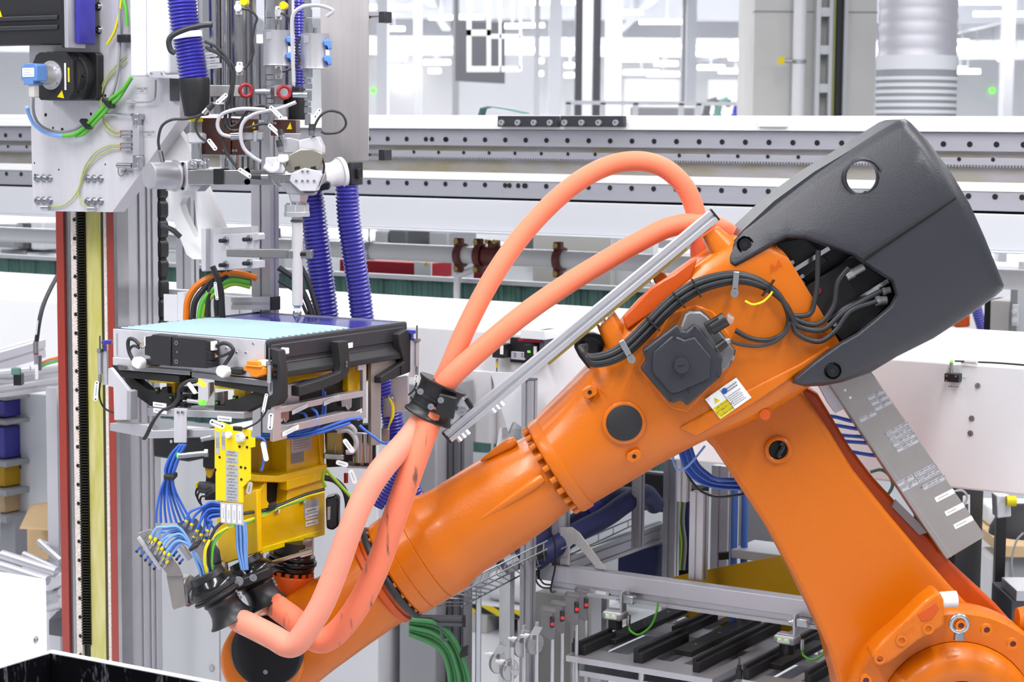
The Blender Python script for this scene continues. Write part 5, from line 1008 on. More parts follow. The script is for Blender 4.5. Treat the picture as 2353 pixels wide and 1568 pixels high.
mpoly('left_cheek', [(618, 402), (668, 402), (668, 428), (640, 430), (630, 424)], -.05, .06, 'steel', .002); mpoly('lower_body', [(640, 420), (675, 420), (700, 442), (725, 442), (720, 450), (660, 446)], -.06, .08, 'midgrey', .003)
for x in (642, 652): bolt(mx, YP(x, 416, YN-.05), -EY, .0042, washer=False)
k = B().lathe(YP(686, 446, YN), -EZ, [(0, .033), (.028, .024)], 6); obj('neck', k, 'alu', mx)
obj('flange', B().lathe(YP(682, 470, YN), -EZ, [(0, .037), (.022, .037), (.0225, .0385), (.036, .0385)], 8), 'alu', mx, bevel=.001)
for dx in (-20, -7, 8, 22): obj('flange_bolt', B().cyl(YP(682+dx, 466, YN-.02), YP(682+dx, 471, YN-.02), .006, seg=12), 'zinc', mx)
obj('mixer_tube', B().lathe(YP(683, 500, YN), -EZ, [(0, .0165), (.005, .0165), (.262, .016), (.265, .0135)], 28), 'mixer', mx); obj('tube_clip', B().torus(YP(683, 508, YN), EZ, .0165, .004, 24, 8), 'darkgrey', mx)
zz = YP(683, 702, YN).z; obj('tip_collar', B().lathe((NP.x, YN, zz), -EZ, [(0, .0125), (.004, .010), (.010, .011)], 20), 'paste', mx)
obj('nozzle_tip', B().lathe(NP, EZ, [(0, .002), (.018, .0125), (.03, .014), (.036, .011)], 20), 'steel', mx)
# white bracket and profile at the right of the head
wb = thing('hose_socket', 'white hose socket on a short profile with dark cap above the violet hoses', 'socket', YP(790, 425, 6.28))
obj('white_cone', B().lathe(YP(738, 405, 6.3), YP(790, 396, 6.34)-YP(738, 405, 6.3), [(0, .04), (.04, .038), (.06, .045), (.062, .05), (.075, .05)], 32), 'white', wb)
a, b_ = WP(762, 399, 5.17), WP(812, 399, 5.17); obj('profile', slotbar(B(), a, b_, EZ, E2, .034, .034), 'alu', wb); obj('end_cap', B().box(b_+E1*.008, E1*.008, EZ*.036, E2*.03), 'charcoal', wb, bevel=.002); obj('knob', B().box(b_+E1*.022, E1*.008, EZ*.016, E2*.012), 'black_plastic', wb, bevel=.003)
o = obj('black_bracket', B().ypx([(728, 434), (752, 415), (758, 420), (756, 436), (730, 440)], 6.2, .04), 'black_gloss', wb, bevel=.004)
# cables of the head
HC = [('from the hose sleeve fitting down to the pump sensor', [(490, 245), (465, 262), (430, 273), (395, 275), (372, 290), (364, 320), (366, 345)], 3.2, ((497, 238), (522, 216))), ('looping under the sleeve to the feed valve', [(485, 250), (465, 262), (452, 275), (450, 295), (460, 315), (480, 328), (494, 340)], 3, ((478, 320), (497, 345))), ('running down past the brown block to the lower connector', [(470, 95), (500, 110), (525, 140), (533, 180), (525, 230), (515, 280), (512, 320), (520, 350), (545, 385), (560, 392)], 3.4, ((548, 388), (577, 407))), ('swinging over the brown block to the first valve plug', [(472, 108), (505, 125), (530, 155), (535, 190), (522, 240), (520, 285), (535, 300), (565, 295), (600, 285), (615, 285)], 3.4, ((617, 286), (645, 312))), ('rising over the second brown block to the upper valve plug', [(476, 112), (512, 130), (538, 160), (530, 250), (528, 288), (545, 285), (570, 255), (598, 243), (618, 250)], 3.2, ((620, 244), (648, 272))), ('in a wide double loop before the steel sheet', [(720, 305), (725, 285), (738, 265), (758, 255), (785, 262), (795, 285), (780, 303), (750, 307), (738, 302)], 2.8, ((722, 272), (737, 250))), ('from the white sensor beside the tie rod', [(555, 20), (575, 24), (590, 40), (585, 60), (580, 90), (582, 120), (572, 145), (560, 160)], 3, None), ('from the second white sensor', [(645, 30), (662, 40), (668, 62), (672, 90)], 3, None), ('between the filter cans', [(648, 165), (675, 155), (688, 140), (682, 110), (690, 85)], 3, None), ('along the mixing head flank', [(740, 360), (745, 385), (738, 410), (730, 430)], 2.4, None)]
for nm, pts, r_, tg in HC:
    c = cable('black_cable', 'thin black dispenser cable '+nm, 'cable', pts, 5.9, r_, 'rubber', group='black cables of the dispensing head')
    if tg: wtag(c, tg[0], tg[1], 5.88, 10)
for nm, pts in (('white cable curling beside the first brown block', [(610, 252), (560, 250), (525, 256), (505, 268), (500, 290), (510, 308), (530, 314)]), ('white cable bowing over the plug between the brown blocks', [(680, 235), (640, 250), (590, 260), (560, 280), (553, 310), (560, 340), (580, 360), (600, 372)]), ('white cable at the top between filters and sheet', [(675, 190), (672, 100), (672, 40), (690, 18), (720, 12), (745, 15), (765, 25), (750, 38)])):
    c = cable('white_cable', nm, 'cable', pts, 5.89, 4.4, 'cable_grey', group='white cables of the dispensing head')
pg = thing('grey_plug', 'grey rectangular plug connector with white cable before the brown block', 'plug', YP(570, 322, 5.93)); obj('plug_body', B().ypx([(548, 305), (603, 304), (603, 322), (548, 322)], 5.91, .04), 'midgrey', pg, bevel=.003); obj('plug_gland', B().cyl(YP(530, 314, 5.92), YP(550, 313, 5.92), .011, seg=12), 'zinc', pg); obj('plug_lever', B().ypx([(582, 300), (590, 300), (590, 326), (582, 326)], 5.905, .05), 'midgrey', pg, bevel=.002)
pg = thing('grey_plug', 'smaller grey plug connector behind the mixing head', 'plug', YP(675, 322, 5.97)); obj('plug_body', B().ypx([(652, 306), (690, 306), (690, 322), (652, 322)], 5.96, .04), 'midgrey', pg, bevel=.003)
for i, (p, q, nm) in enumerate((((643, 298), (650, 320), 'sticking out of the mixing head top'), ((640, 322), (646, 350), 'pointing into the mixing head cheek'), ((716, 285), (716, 312), 'on the far facet of the mixing head'), ((490, 238), (468, 262), 'at the foot of the violet sleeve'), ((578, 405), (618, 406), 'below the pump bar'))):
    o = thing('round_plug', 'black and silver round plug '+nm, 'plug', YP(q[0], q[1], 5.88)); a, b_ = YP(*p, 5.88), YP(*q, 5.88); obj('plug_boot', B().cyl(a, a.lerp(b_, .55), .008, .01, seg=14), 'rubber', o); obj('plug_nut', B().cyl(a.lerp(b_, .55), b_, .0085, seg=14), 'steel', o)
vb = thing('valve_block', 'small white and silver pneumatic valve on the mixing head flank', 'valve', YP(640, 395, 5.86)); obj('valve_body', B().ypx([(610, 362), (640, 360), (655, 390), (650, 398), (620, 398), (608, 385)], 5.85, .05), 'alu_plate', vb, bevel=.003); obj('valve_cap', B().ypx([(638, 355), (660, 355), (662, 370), (650, 376), (640, 372)], 5.84, .04), 'white_plastic', vb, bevel=.005); obj('valve_elbow', B().tube(catmull(paths([(608, 380), (622, 390), (634, 388), (636, 372)], 5.84)), .009, 12), 'white_plastic', vb)
g = 'stacked white cable markers beside the first cylinder'
for i, (x, y) in enumerate(((480, 126), (485, 140), (490, 152))):
    k = B(); rplate(k, YP(x, y, 5.95), V((1, 0, .1)), V((-.1, 0, 1)), .05, .014, .002, .2); o = obj('cable_marker', k, 'label_silver', label='flat grey cable marker beside the first cylinder, '+('topmost', 'middle', 'lowest')[i], cat='marker', group=g); lines(o, YP(x, y, 5.949), V((1, 0, .1)), V((-.1, 0, 1)), .03, .006, 1)
o = thing('terminal_box', 'grey terminal box peeking out behind the violet hose', 'box', YP(400, 235, 6.25)); obj('box_body', B().ypx([(388, 100), (472, 92), (472, 124), (412, 124), (412, 232), (390, 232)], 6.25, .05), 'darkgrey', o, bevel=.002); obj('lit_display', B().ypx([(398, 162), (405, 162), (405, 171), (398, 171)], 6.245, .002), 'led_amber', o)
# ================================================================ BATTERY
WF = 4.303; UR_ = -3.4104; ZT = 2.033; LW = .668; UA = UR_-.569
zb_ = WP(300, 826, WF).z
bt = thing('battery_module', 'flat silver and dark grey battery module with pale paste beads on top', 'battery', CL(UR_-.28, WF+.33, zb_))
obj('module_core', B().cbox(UA+.004, UR_-.004, WF+.004, WF+LW-.004, zb_-.002, ZT-.006), 'charcoal', bt)
fp_ = obj('front_plate', B().cbox(UA, UR_-.012, WF-.004, WF+.006, zb_+.004, ZT), 'alu_plate', bt, bevel=.001)
obj('front_flange', B().cbox(UA+.004, UR_-.03, WF-.012, WF+.004, zb_-.02, zb_+.004), 'alu_plate', bt, bevel=.002)
for x in (268, 608): obj('perforated_strip', B().wpx(x-1, 766 if x < 300 else 792, x+3, 818 if x < 300 else 850, WF-.0045, .001), 'midgrey', fp_)
obj('top_rim', B().cbox(UA, UA+.006, WF, WF+LW, ZT-.01, ZT+.002).cbox(UR_-.006, UR_, WF, WF+LW, ZT-.012, ZT+.002), 'darkgrey', bt); obj('back_rim', B().cbox(UA, UR_, WF+LW-.006, WF+LW, ZT-.02, ZT+.002), 'alu', bt)
obj('side_plate', B().cbox(UR_-.004, UR_+.002, WF, WF+LW, zb_+.0, ZT-.002), 'charcoal', bt, bevel=.001)
for z0, z1, o_ in ((ZT-.055, ZT-.012, .006), (ZT-.105, ZT-.064, .005)): obj('side_band', B().cbox(UR_, UR_+o_, WF+.006, WF+LW-.02, z0, z1), 'charcoal', bt, bevel=.003)
obj('side_skirt', B().prism([CL(UR_, WF, zb_+.02), CL(UR_+.022, WF, zb_-.004), CL(UR_+.022, WF, zb_-.02), CL(UR_, WF, zb_-.02)], E2*LW), 'black_matte', bt, bevel=.002)
# battery cells: film strips and paste beads running across
n = 23; st_ = (LW-.02)/n
for i in range(n):
    w0 = WF+.008+i*st_
    obj('cell_film', B().cbox(UA+.008, UR_-.008, w0+.0008, w0+st_-.0008, ZT-.01, ZT-.001), 'cell_film', bt, bevel=.001)
for i in range(14):
    w0 = WF+.008+(i+.5)*st_; P = [CL(UA+.012+(UR_-UA-.024)*t/8, w0+.0012*math.sin(i*3+t*2), ZT+.001) for t in range(9)]; k = B()
    e = [(p, E2*.0104, EZ*.0066, 2) for p in P]; e[0] = (P[0], E2*.006, EZ*.003, 2); e[-1] = (P[-1], E2*.008, EZ*.004, 2)
    obj('paste_bead', k.loft(e, 12), 'paste', bt)
# control box
cm = thing('control_unit', 'black plastic control unit screwed on the battery front', 'control unit', WP(408, 848, WF-.04))
obj('unit_body', B().wpoly([(332, 774), (345, 773), (351, 769), (392, 773), (392, 842), (351, 838), (344, 819), (332, 816)], WF-.04, .034), 'black_matte', cm, bevel=.002)
obj('unit_body', B().wpoly([(396, 774), (474, 781), (484, 785), (484, 843), (474, 847), (396, 842)], WF-.042, .036), 'black_matte', cm, bevel=.002)
obj('unit_centre', B().wpoly([(391, 774), (410, 776), (418, 784), (418, 836), (410, 843), (391, 842)], WF-.036, .03), 'black_plastic', cm, bevel=.002); obj('centre_step', B().wpx(398, 798, 416, 819, WF-.04, .01), 'black_plastic', cm, bevel=.002)
for y in (788, 831): bolt(cm, WP(408, y, WF-.037), -E2, .0065)
bolt(cm, WP(408, 809, WF-.041), -E2, .003, 'pin', washer=False)
for y0, y1 in ((784, 804), (808, 828), (830, 845)): obj('socket', B().wpx(472, y0, 486, y1, WF-.045, .03), 'black_plastic', cm, bevel=.001)
obj('white_header', B().wpx(484, 785, 489, 806, WF-.046, .02), 'white_plastic', cm); obj('white_header', B().wpx(331, 774, 334, 796, WF-.041, .02), 'white_plastic', cm)
for sx, base, dirn in ((1, 489, 1), (-1, 331, -1)):
    for j, mt in enumerate(('red', 'yellow_wire', 'blue_cable', 'white_plastic', 'orange_cable', 'rubber')):
        y = 788+j*2.5; obj('signal_wire', B().tube([WP(base, y, WF-.03), WP(base+dirn*5, y+1, WF-.032), WP(base+dirn*10, 792, WF-.034)], .0009, 5), mt, cm)
        if sx > 0: obj('signal_wire', B().tube([WP(base-2, y+24, WF-.03), WP(base+dirn*5, y+24, WF-.032), WP(base+dirn*12, 820, WF-.034)], .0009, 5), mt, cm)
def bcab(label, pts, r, w=WF-.03): return obj('loom', B().tube(catmull([WP(x, y, w) for x, y in pts]), r, 10), 'rubber', label=label, cat='cable', group='black looms on the battery front')
bcab('black loom bowing from the control unit on the side near the red edge', [(320, 793), (310, 782), (298, 779), (294, 790), (297, 810), (304, 824), (310, 830)], .0055); bcab('short black loom joining the left bow below its bend', [(320, 800), (308, 795), (300, 800), (297, 806)], .004)
bcab('black loom bowing from the control unit toward the orange connector', [(497, 796), (512, 789), (528, 793), (536, 805), (530, 818), (520, 833), (513, 845)], .0055); bcab('short black loom with white sleeve below the orange-side bow', [(500, 820), (512, 818), (526, 812), (536, 806)], .0042)
for x, y, nm in ((320, 834, 'near the red column edge'), (514, 854, 'near the orange connector')):
    c = WP(x, y, WF-.04); o = thing('white_boot', 'white plastic boot cap on a black terminal '+nm, 'cap', c-EZ*.02); k = B(); rplate(k, c-E2*.014, E1*.9-EZ*.35, EZ*.9+E1*.35, .036, .03, .028, .4); obj('boot', k, 'white_plastic', o, bevel=.004, seg=3); obj('terminal', B().wpx(x+13, y-9, x+42, y+7, WF-.03, .03), 'black_plastic', o, bevel=.003); obj('gold_foot', B().wpx(x+12, y+6, x+38, y+9, WF-.028, .02), 'gold', o)
oc = thing('orange_connector', 'bright orange high-voltage connector at the battery front corner', 'connector', WP(580, 868, WF-.03)); obj('connector_body', B().wpoly([(566, 829), (594, 831), (596, 842), (604, 846), (604, 862), (594, 866), (590, 868), (574, 866), (572, 856), (558, 852), (558, 842), (566, 842)], WF-.045, .045), 'connector_orange', oc, bevel=.003); obj('latch', B().wpx(562, 839, 600, 846, WF-.05, .01), 'connector_orange', oc, bevel=.002); obj('white_latch', B().wpx(592, 828, 610, 843, WF-.035, .03), 'white_plastic', oc, bevel=.003)
for x, y in ((565, 811), (544, 810), (582, 790), (520, 800)): obj('rivet', B().lathe(WP(x, y, WF-.004), -E2, [(0, .004), (.002, .003)], 12), 'chrome', fp_)
# ================================================================ GRIPPER
gp = thing('gripper_tool', 'yellow robot gripper with black and aluminium arms carrying the battery', 'gripper', YP(660, 1290, 5.75))
def gw(name, pts, w, d, mt, bev=.0015, par=gp): return obj(name, B().wpoly(pts, w, d), mt, par, bevel=bev)
def gy(name, pts, y, d, mt, bev=.0015, par=gp): return obj(name, B().ypx(pts, y, d), mt, par, bevel=bev)
gw('support_bar', [(268, 838), (436, 851), (436, 863), (272, 850)], WF-.02, .06, 'steel'); gw('support_bar', [(440, 854), (616, 875), (616, 889), (440, 868)], WF-.02, .06, 'steel')
gw('bar_underside', [(273, 850), (412, 863), (412, 880), (283, 868)], WF-.012, .06, 'black_matte'); gw('bar_underside', [(492, 870), (618, 887), (618, 908), (492, 886)], WF-.012, .06, 'black_matte')
for x in (262, ): gw('side_guard', [(258, 820), (266, 822), (272, 850), (286, 868), (270, 865), (258, 845)], WF+.02, .03, 'black_matte')
gw('yellow_pad', [(344, 868), (413, 866), (413, 874), (396, 882), (344, 879)], WF+.0, .05, 'yellow_bright'); gw('yellow_pad', [(493, 882), (563, 886), (563, 893), (545, 897), (493, 893)], WF+.0, .05, 'yellow_bright')
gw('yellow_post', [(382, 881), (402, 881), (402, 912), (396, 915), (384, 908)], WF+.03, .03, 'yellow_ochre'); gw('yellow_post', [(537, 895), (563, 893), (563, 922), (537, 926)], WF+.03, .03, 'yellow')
gw('grip_arm', [(283, 866), (303, 866), (338, 896), (368, 900), (372, 890), (384, 890), (384, 905), (402, 905), (402, 938), (345, 934), (298, 900)], WF+.01, .035, 'black_matte', .002)
gw('grip_arm', [(492, 932), (518, 934), (518, 920), (545, 917), (604, 892), (608, 894), (608, 926), (555, 953), (492, 950)], WF+.0, .035, 'black_matte', .002)
for x, y in ((394, 913), (541, 914), (500, 925), (362, 895)): obj('dowel', B().cyl(WP(x, y+6, WF+.01), WP(x, y-4, WF+.01), .008, seg=14), 'black_plastic', gp); obj('green_mark', B().wpx(x-5, y, x-1, y+3, WF-.0005, .001), 'led_green' if 0 else 'green_cable', gp)
gw('hook_arm', [(616, 800), (640, 806), (646, 850), (647, 915), (638, 930), (606, 944), (606, 920), (626, 905), (626, 830)], WF-.02, .03, 'black_matte', .002)
for x, y in ((633, 841), (633, 855), (633, 867)): bolt(gp, WP(x, y, WF-.021), -E2, .005, 'bolt', 'black_gloss', washer=False)
gw('guide_rail', [(478, 880), (482, 880), (482, 945), (478, 945)], WF+.03, .02, 'alu'); gw('slot_profile', [(483, 905), (514, 900), (514, 945), (483, 945)], WF+.06, .02, 'alu')
gw('clear_shield', [(468, 935), (490, 900), (493, 885), (493, 942)], WF+.02, .003, 'alu_plate')
for i, y in enumerate((868, 889, 906, 924)): gw('sensor_block', [(412, y), (440, y+1), (440, y+15), (412, y+14)], WF+.02, .03, 'black_plastic'); bolt(gp, WP(427, y+8, WF+.019), -E2, .0045, 'bolt', 'black_gloss', washer=False)
# sensors with lit tips
o = obj('sensor_barrel', B().cyl(WP(432, 921, WF-.02), WP(460, 925, WF-.02), .006, seg=14), 'alu', gp); obj('green_tip', B().cyl(WP(460, 925, WF-.02), WP(470, 925, WF-.02), .008, seg=14), 'led_green', gp); obj('amber_tip', B().cyl(WP(456, 876, WF-.01), WP(470, 886, WF-.01), .007, seg=12), 'led_amber', gp)
# aluminium cross bars and upright at the left
gw('left_upright', [(248, 848), (254, 845), (298, 898), (300, 903), (300, 965), (262, 966), (260, 890), (248, 888)], WF-.06, .012, 'alu_plate'); gw('left_upright', [(291, 897), (300, 900), (300, 966), (291, 966)], WF-.07, .03, 'midgrey')
gw('cross_bar', [(252, 973), (340, 976), (350, 990), (510, 986), (510, 1004), (345, 1008), (252, 990)], WF-.05, .03, 'alu'); gw('cross_bar', [(338, 938), (560, 948), (560, 963), (338, 956)], WF-.02, .04, 'alu'); gw('cross_plate', [(400, 935), (500, 930), (500, 942), (400, 942)], WF+.02, .05, 'midgrey')
gw('bent_sheet', [(400, 938), (430, 940), (428, 958), (428, 1018), (399, 1018), (399, 960)], WF-.065, .004, 'alu_plate'); 
for x in (410, 420): bolt(gp, WP(x, 948, WF-.066), -E2, .004, 'screw', 'steel', washer=False)
for x, y, r_ in ((402, 930, 0), (365, 945, 0)): pass
for (x, y) in ((367, 931), (368, 945)): sticker(gp, WP(x, y, WF-.03), E1*.99+EZ*-.03, EZ, .05, .013, ['~'])
sticker(gp, WP(516, 963, WF-.06), E1, EZ, .05, .014, ['~'])
gw('black_mass', [(350, 1006), (395, 1008), (480, 1010), (480, 1050), (430, 1062), (352, 1050)], WF+.05, .1, 'black_matte', .006)
k = B(); rplate(k, WP(393, 1015, WF+.045), E1, EZ, .01, .01, .003, .5); obj('white_spot', k, 'white_plastic', gp)
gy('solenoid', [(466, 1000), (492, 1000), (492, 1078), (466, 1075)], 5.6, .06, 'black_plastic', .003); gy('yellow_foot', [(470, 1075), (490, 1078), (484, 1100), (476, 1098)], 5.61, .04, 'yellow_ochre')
gy('small_valve', [(452, 1112), (480, 1113), (492, 1120), (490, 1135), (452, 1130)], 5.6, .04, 'darkgrey', .002); gy('valve_edge', [(449, 1112), (454, 1112), (454, 1130), (449, 1130)], 5.595, .04, 'yellow_bright')
for i, (p, q) in enumerate((((462, 1010), (497, 1003)), ((410, 1048), (470, 1042)))): 
    o = obj('push_fitting', B().cyl(YP(*p, 5.5), YP(*q, 5.5), .008, seg=14).hexa(YP(*q, 5.5), YP(q[0]+8, q[1], 5.5), .012), 'zinc', gp)
obj('lit_tip', B().cyl(YP(407, 1047, 5.5), YP(417, 1047, 5.5), .0075, seg=12), 'led_green', gp)
# label plate
lpw = 4.20
lp = gw('label_plate', [(493, 972), (508, 970), (530, 980), (562, 984), (574, 988), (574, 1006), (584, 1007), (584, 1028), (574, 1030), (574, 1103), (557, 1121), (557, 1157), (495, 1150), (495, 1085), (498, 1080), (493, 1075)], lpw, .006, 'yellow_bright', .001)
X_, Y_ = -(E1*.998-EZ*.06), -EZ
for y in (1046, 1059, 1073, 1087, 1101, 1115): sticker(lp, WP(534, y, lpw-.0005), -E1, -EZ, .042, .0155, ['=021GRF141', '~'], mt='label_silver', ts=.0062) if 0 else None
def slab(par, x, y, w, h, rows, xd, yd, ts, wpl, mt='label_silver'):
    c = WP(x, y, wpl-.0006); k = B(); rplate(k, c, xd, yd, w, h, .0012, .12); l = obj('label', k, mt, gp)
    for i, s in enumerate(rows): text(l, s, c+yd*(h*(.24-.48*i)) if len(rows) > 1 else c, xd, yd, ts)
for i, (y, s) in enumerate(((1043, '-QM2WM'), (1059, '-QM2MW'), (1075, '-QM2LH'), (1090, '-QM2LD'), (1105, '-QM2PM'), (1119, '-QM2MD'), (1133, '-QM2WM2'), (1147, '-QM1WM2'))): slab(lp, 533, y, .044, .0165, ['=021GRF141', s], -E1, -EZ, .0068, lpw)
slab(lp, 500, 1018, .064, .013, ['=021GRF141', '-QM1WM32'], -EZ, E1, .0058, lpw); slab(lp, 513, 1013, .05, .012, ['=021GRF141', '-QM2WN1'], -EZ, E1, .0055, lpw)
for x, y in ((505, 1051), (568, 1006), (551, 1027), (568, 1028), (554, 1074), (564, 1076), (555, 1102)): obj('screw', B().lathe(WP(x, y, lpw), -E2, [(0, .0035), (.002, .0035), (.002, .002)], 12), 'black_gloss', gp)
obj('white_knob', B().lathe(WP(555, 1005, lpw), -E2, [(0, .014), (.012, .013), (.016, .009)], 18), 'white_plastic', gp); obj('white_clip', B().lathe(WP(527, 999, lpw), -E2, [(0, .01), (.008, .009)], 14), 'white_plastic', gp)
tg = gw('tag_plate', [(506, 1155), (557, 1159), (559, 1208), (507, 1202)], lpw-.002, .002, 'alu_plate', .0005)
for i in range(4): c = WP(513+12.6*i, 1180+1.1*i, lpw-.0035); k = B(); rplate(k, c, E1, EZ, .0118, .05, .001, .2); l = obj('label', k, 'label_white', gp); lines(l, c, EZ, -E1, .03, .006, 1, 'ink_grey')
# main yellow weldment: right faces look along the arm, left faces toward the photo
uy = YP(596, 1200, 5.60).dot(E1)
def gu(name, pts, u, d, mt, bev=.002): return obj(name, B().upoly(pts, u, d), mt, gp, bevel=bev)
gu('lower_frame', [(596, 1130), (610, 1108), (614, 1108), (614, 1150), (622, 1162), (650, 1165), (660, 1155), (662, 1128), (664, 1108), (747, 1083), (747, 1228), (690, 1245), (596, 1273)], uy, .145, 'yellow', .003)
gu('frame_rim', [(660, 1104), (752, 1080), (752, 1100), (660, 1128)], uy+.012, .03, 'yellow'); gu('bottom_weld', [(596, 1262), (747, 1216), (747, 1230), (596, 1275)], uy+.006, .14, 'yellow_bright')
gu('upper_frame', [(660, 1008), (742, 985), (742, 1090), (660, 1108)], uy-.012, .10, 'yellow', .003); gu('upper_web', [(596, 1012), (660, 1010), (660, 1108), (596, 1118)], uy-.07, .08, 'yellow_ochre', .002)  # web in ochre: shade of the frame's left face put into the colour
gu('upper_edge', [(722, 990), (746, 984), (746, 1085), (738, 1086), (734, 1000)], uy-.004, .02, 'yellow'); gu('frame_flange', [(594, 1092), (640, 1094), (752, 1066), (752, 1084), (650, 1110), (594, 1108)], uy+.008, .12, 'yellow', .003)
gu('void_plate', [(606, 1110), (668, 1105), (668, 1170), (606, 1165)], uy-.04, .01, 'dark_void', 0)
gw('left_cheek', [(497, 1195), (520, 1170), (560, 1140), (590, 1125), (593, 1270), (512, 1298), (500, 1270)], WP(593, 1200, 4.33).dot(E2)-.0, .02, 'yellow', .003)
# labels on the frame
def ulab(x, y, w, h, rows, mt='label_silver', u=uy, ts=.008, prints=0):
    c = UP(x, y, u+.0016); k = B(); rplate(k, c, E2, EZ, w, h, .001, .08); l = obj('label', k, mt, gp)
    for i, s in enumerate(rows): text(l, s, c+EZ*(h*(.5-(i+.5)/len(rows))), E2, EZ, ts)
    if prints: lines(l, c, E2, EZ, w*.8, h*.75, prints, 'ink_grey')
ulab(693, 1015, .1, .06, [], u=uy-.012, prints=6); ulab(684, 1052, .06, .032, [], mt='midgrey', u=uy-.012, prints=3); ulab(716, 1168, .07, .05, [], mt='label_silver', prints=0)
for i in range(3): ulab(717, 1172+15*i, .062, .015, [], mt='label_white', u=uy+.001, prints=1)
text(gp, 'FOS', UP(711, 1137, uy+.0018), E2, EZ, .022)
for x, y in ((636, 1173), (695, 1150)): o = obj('cable_saddle', B().lathe(UP(x, y, uy), E1, [(0, .008), (.006, .008)], 14), 'white_plastic', gp); bolt(gp, UP(x-1, y+2, uy+.006), E1, .0045)
for y, h_ in ((0, 1), (1, 1)): pass
# black multi-pole plug, tool changer
pk = gy('multipole_plug', [(748, 1145), (772, 1140), (778, 1150), (778, 1210), (765, 1220), (750, 1216)], 5.78, .06, 'black_gloss', .006); gy('plug_latch', [(752, 1165), (760, 1163), (760, 1195), (752, 1197)], 5.775, .01, 'steel')
for t0, t1, r_ in ((.124, .134, .06), (.137, .15, .07), (.153, .166, .075), (.168, .18, .068)): obj('changer_ring', B().lathe(tp+TA*t0, TA, [(0, r_*.98), (.002, r_), (t1-t0-.002, r_), (t1-t0, r_*.98)], 40), 'black_gloss', gp)
obj('changer_core', B().cyl(tp+TA*.11, tp+TA*.22, .055, seg=32), 'black_plastic', gp); k = B().cyl(YP(610, 1298, 5.62), YP(694, 1273, 5.62), .006, seg=12); obj('lock_rod', k, 'chrome', gp); obj('lock_cylinder', B().cyl(YP(690, 1275, 5.62), YP(718, 1267, 5.62), .011, seg=18), 'chrome', gp); gy('changer_plate', [(695, 1243), (718, 1240), (718, 1275), (695, 1280)], 5.7, .04, 'steel')
# right side of the gripper: black hook, steel brackets, solenoids, cylinders
def gu2(name, pts, u, d, mt, bev=.0015): return obj(name, B().upoly(pts, u, d), mt, gp, bevel=bev)
gu2('side_hook', [(778, 786), (800, 783), (806, 845), (800, 862), (780, 880), (735, 898), (688, 912), (688, 888), (740, 872), (782, 856), (784, 840)], UR_+.045, .03, 'black_matte', .003)
for y in (833, 841): bolt(gp, UP(794, y, UR_+.045), E1, .0045, 'bolt', 'steel', washer=False)
obj('white_square', B().upoly([(800, 789), (811, 787), (811, 799), (800, 801)], UR_+.0085, .002), 'label_white', gp)
gu2('far_hook', [(918, 768), (935, 758), (948, 770), (948, 846), (942, 856), (876, 882), (876, 866), (930, 832), (918, 790)], UR_+.03, .05, 'black_matte', .003)
for y in (844, 851, 858): bolt(gp, UP(921, y, UR_+.03), E1, .0038, 'bolt', 'black_gloss', washer=False)
gu2('steel_bracket', [(853, 822), (910, 828), (910, 838), (880, 852), (876, 862), (875, 1022), (853, 1025)], UR_+.005, .012, 'stainless', .001); gu2('steel_bracket', [(823, 836), (842, 833), (842, 960), (822, 968), (822, 952), (834, 945), (834, 850), (823, 852)], UR_+.01, .012, 'alu', .001)
gu2('steel_bracket', [(630, 925), (646, 918), (646, 990), (660, 988), (660, 1008), (628, 1016)], UR_+.03, .012, 'alu', .001)
gu2('yellow_bar', [(645, 868), (690, 858), (760, 852), (800, 845), (835, 835), (835, 850), (770, 862), (690, 875), (645, 886)], UR_-.02, .1, 'yellow', .002); gu2('yellow_cheek', [(800, 840), (850, 830), (850, 870), (820, 905), (800, 900)], UR_-.03, .03, 'yellow', .002)
gu2('slotted_bar', [(644, 936), (780, 908), (835, 898), (835, 912), (780, 922), (644, 950)], UR_+.015, .03, 'alu', .001); gu2('slotted_bar', [(660, 978), (790, 948), (828, 946), (828, 962), (790, 965), (662, 995)], UR_+.02, .035, 'alu', .001)
gu2('black_gearbox', [(690, 885), (770, 868), (835, 860), (835, 990), (690, 1000)], UR_-.05, .1, 'black_plastic', .004); gu2('grey_post', [(662, 885), (688, 882), (688, 930), (662, 932)], UR_-.01, .03, 'alu_matte')
for x, y in ((799, 922), (655, 950)): gu2('toggle_clamp', [(x-14, y-2), (x+10, y-8), (x+10, y+14), (x+2, y+22), (x-4, y+12), (x-12, y+14)], UR_+.0, .02, 'steel', .002)
for (x, y) in ((690, 940), (762, 920), (815, 952), (668, 990)): c = UP(x, y, UR_+.0325 if x == 668 else UR_+.018); k = B(); rplate(k, c, E2*.98+EZ*.18, EZ, .075, .013, .001, .15); l = obj('label', k, 'label_silver' if y < 945 else 'label_white', gp); lines(l, c, E2*.98+EZ*.18, EZ, .05, .007, 2)
gy('relay_box', [(750, 992), (787, 990), (787, 1052), (750, 1056)], 5.9, .05, 'gold', .003); gy('relay_band', [(768, 1020), (771, 1020), (771, 1054), (768, 1054)], 5.898, .01, 'alu')
for x, r_ in ((826, 16), (842, 14)): vcyl('lift_cylinder', x, r_, 996, 1062, 5.9, 'steel', gp)
for x in (822, 842): vcyl('cylinder_screw', x, 6, 1060, 1070, 5.89, 'black_plastic', gp)
gy('end_plate', [(745, 1042), (790, 1046), (790, 1058), (745, 1055)], 5.86, .05, 'steel'); gy('foot_plate', [(795, 1070), (850, 1072), (850, 1078), (795, 1076)], 5.9, .08, 'alu')
obj('red_valve', B().cyl(YP(795, 1088, 5.85), YP(795, 1110, 5.85), .0065, seg=12), 'red', gp)
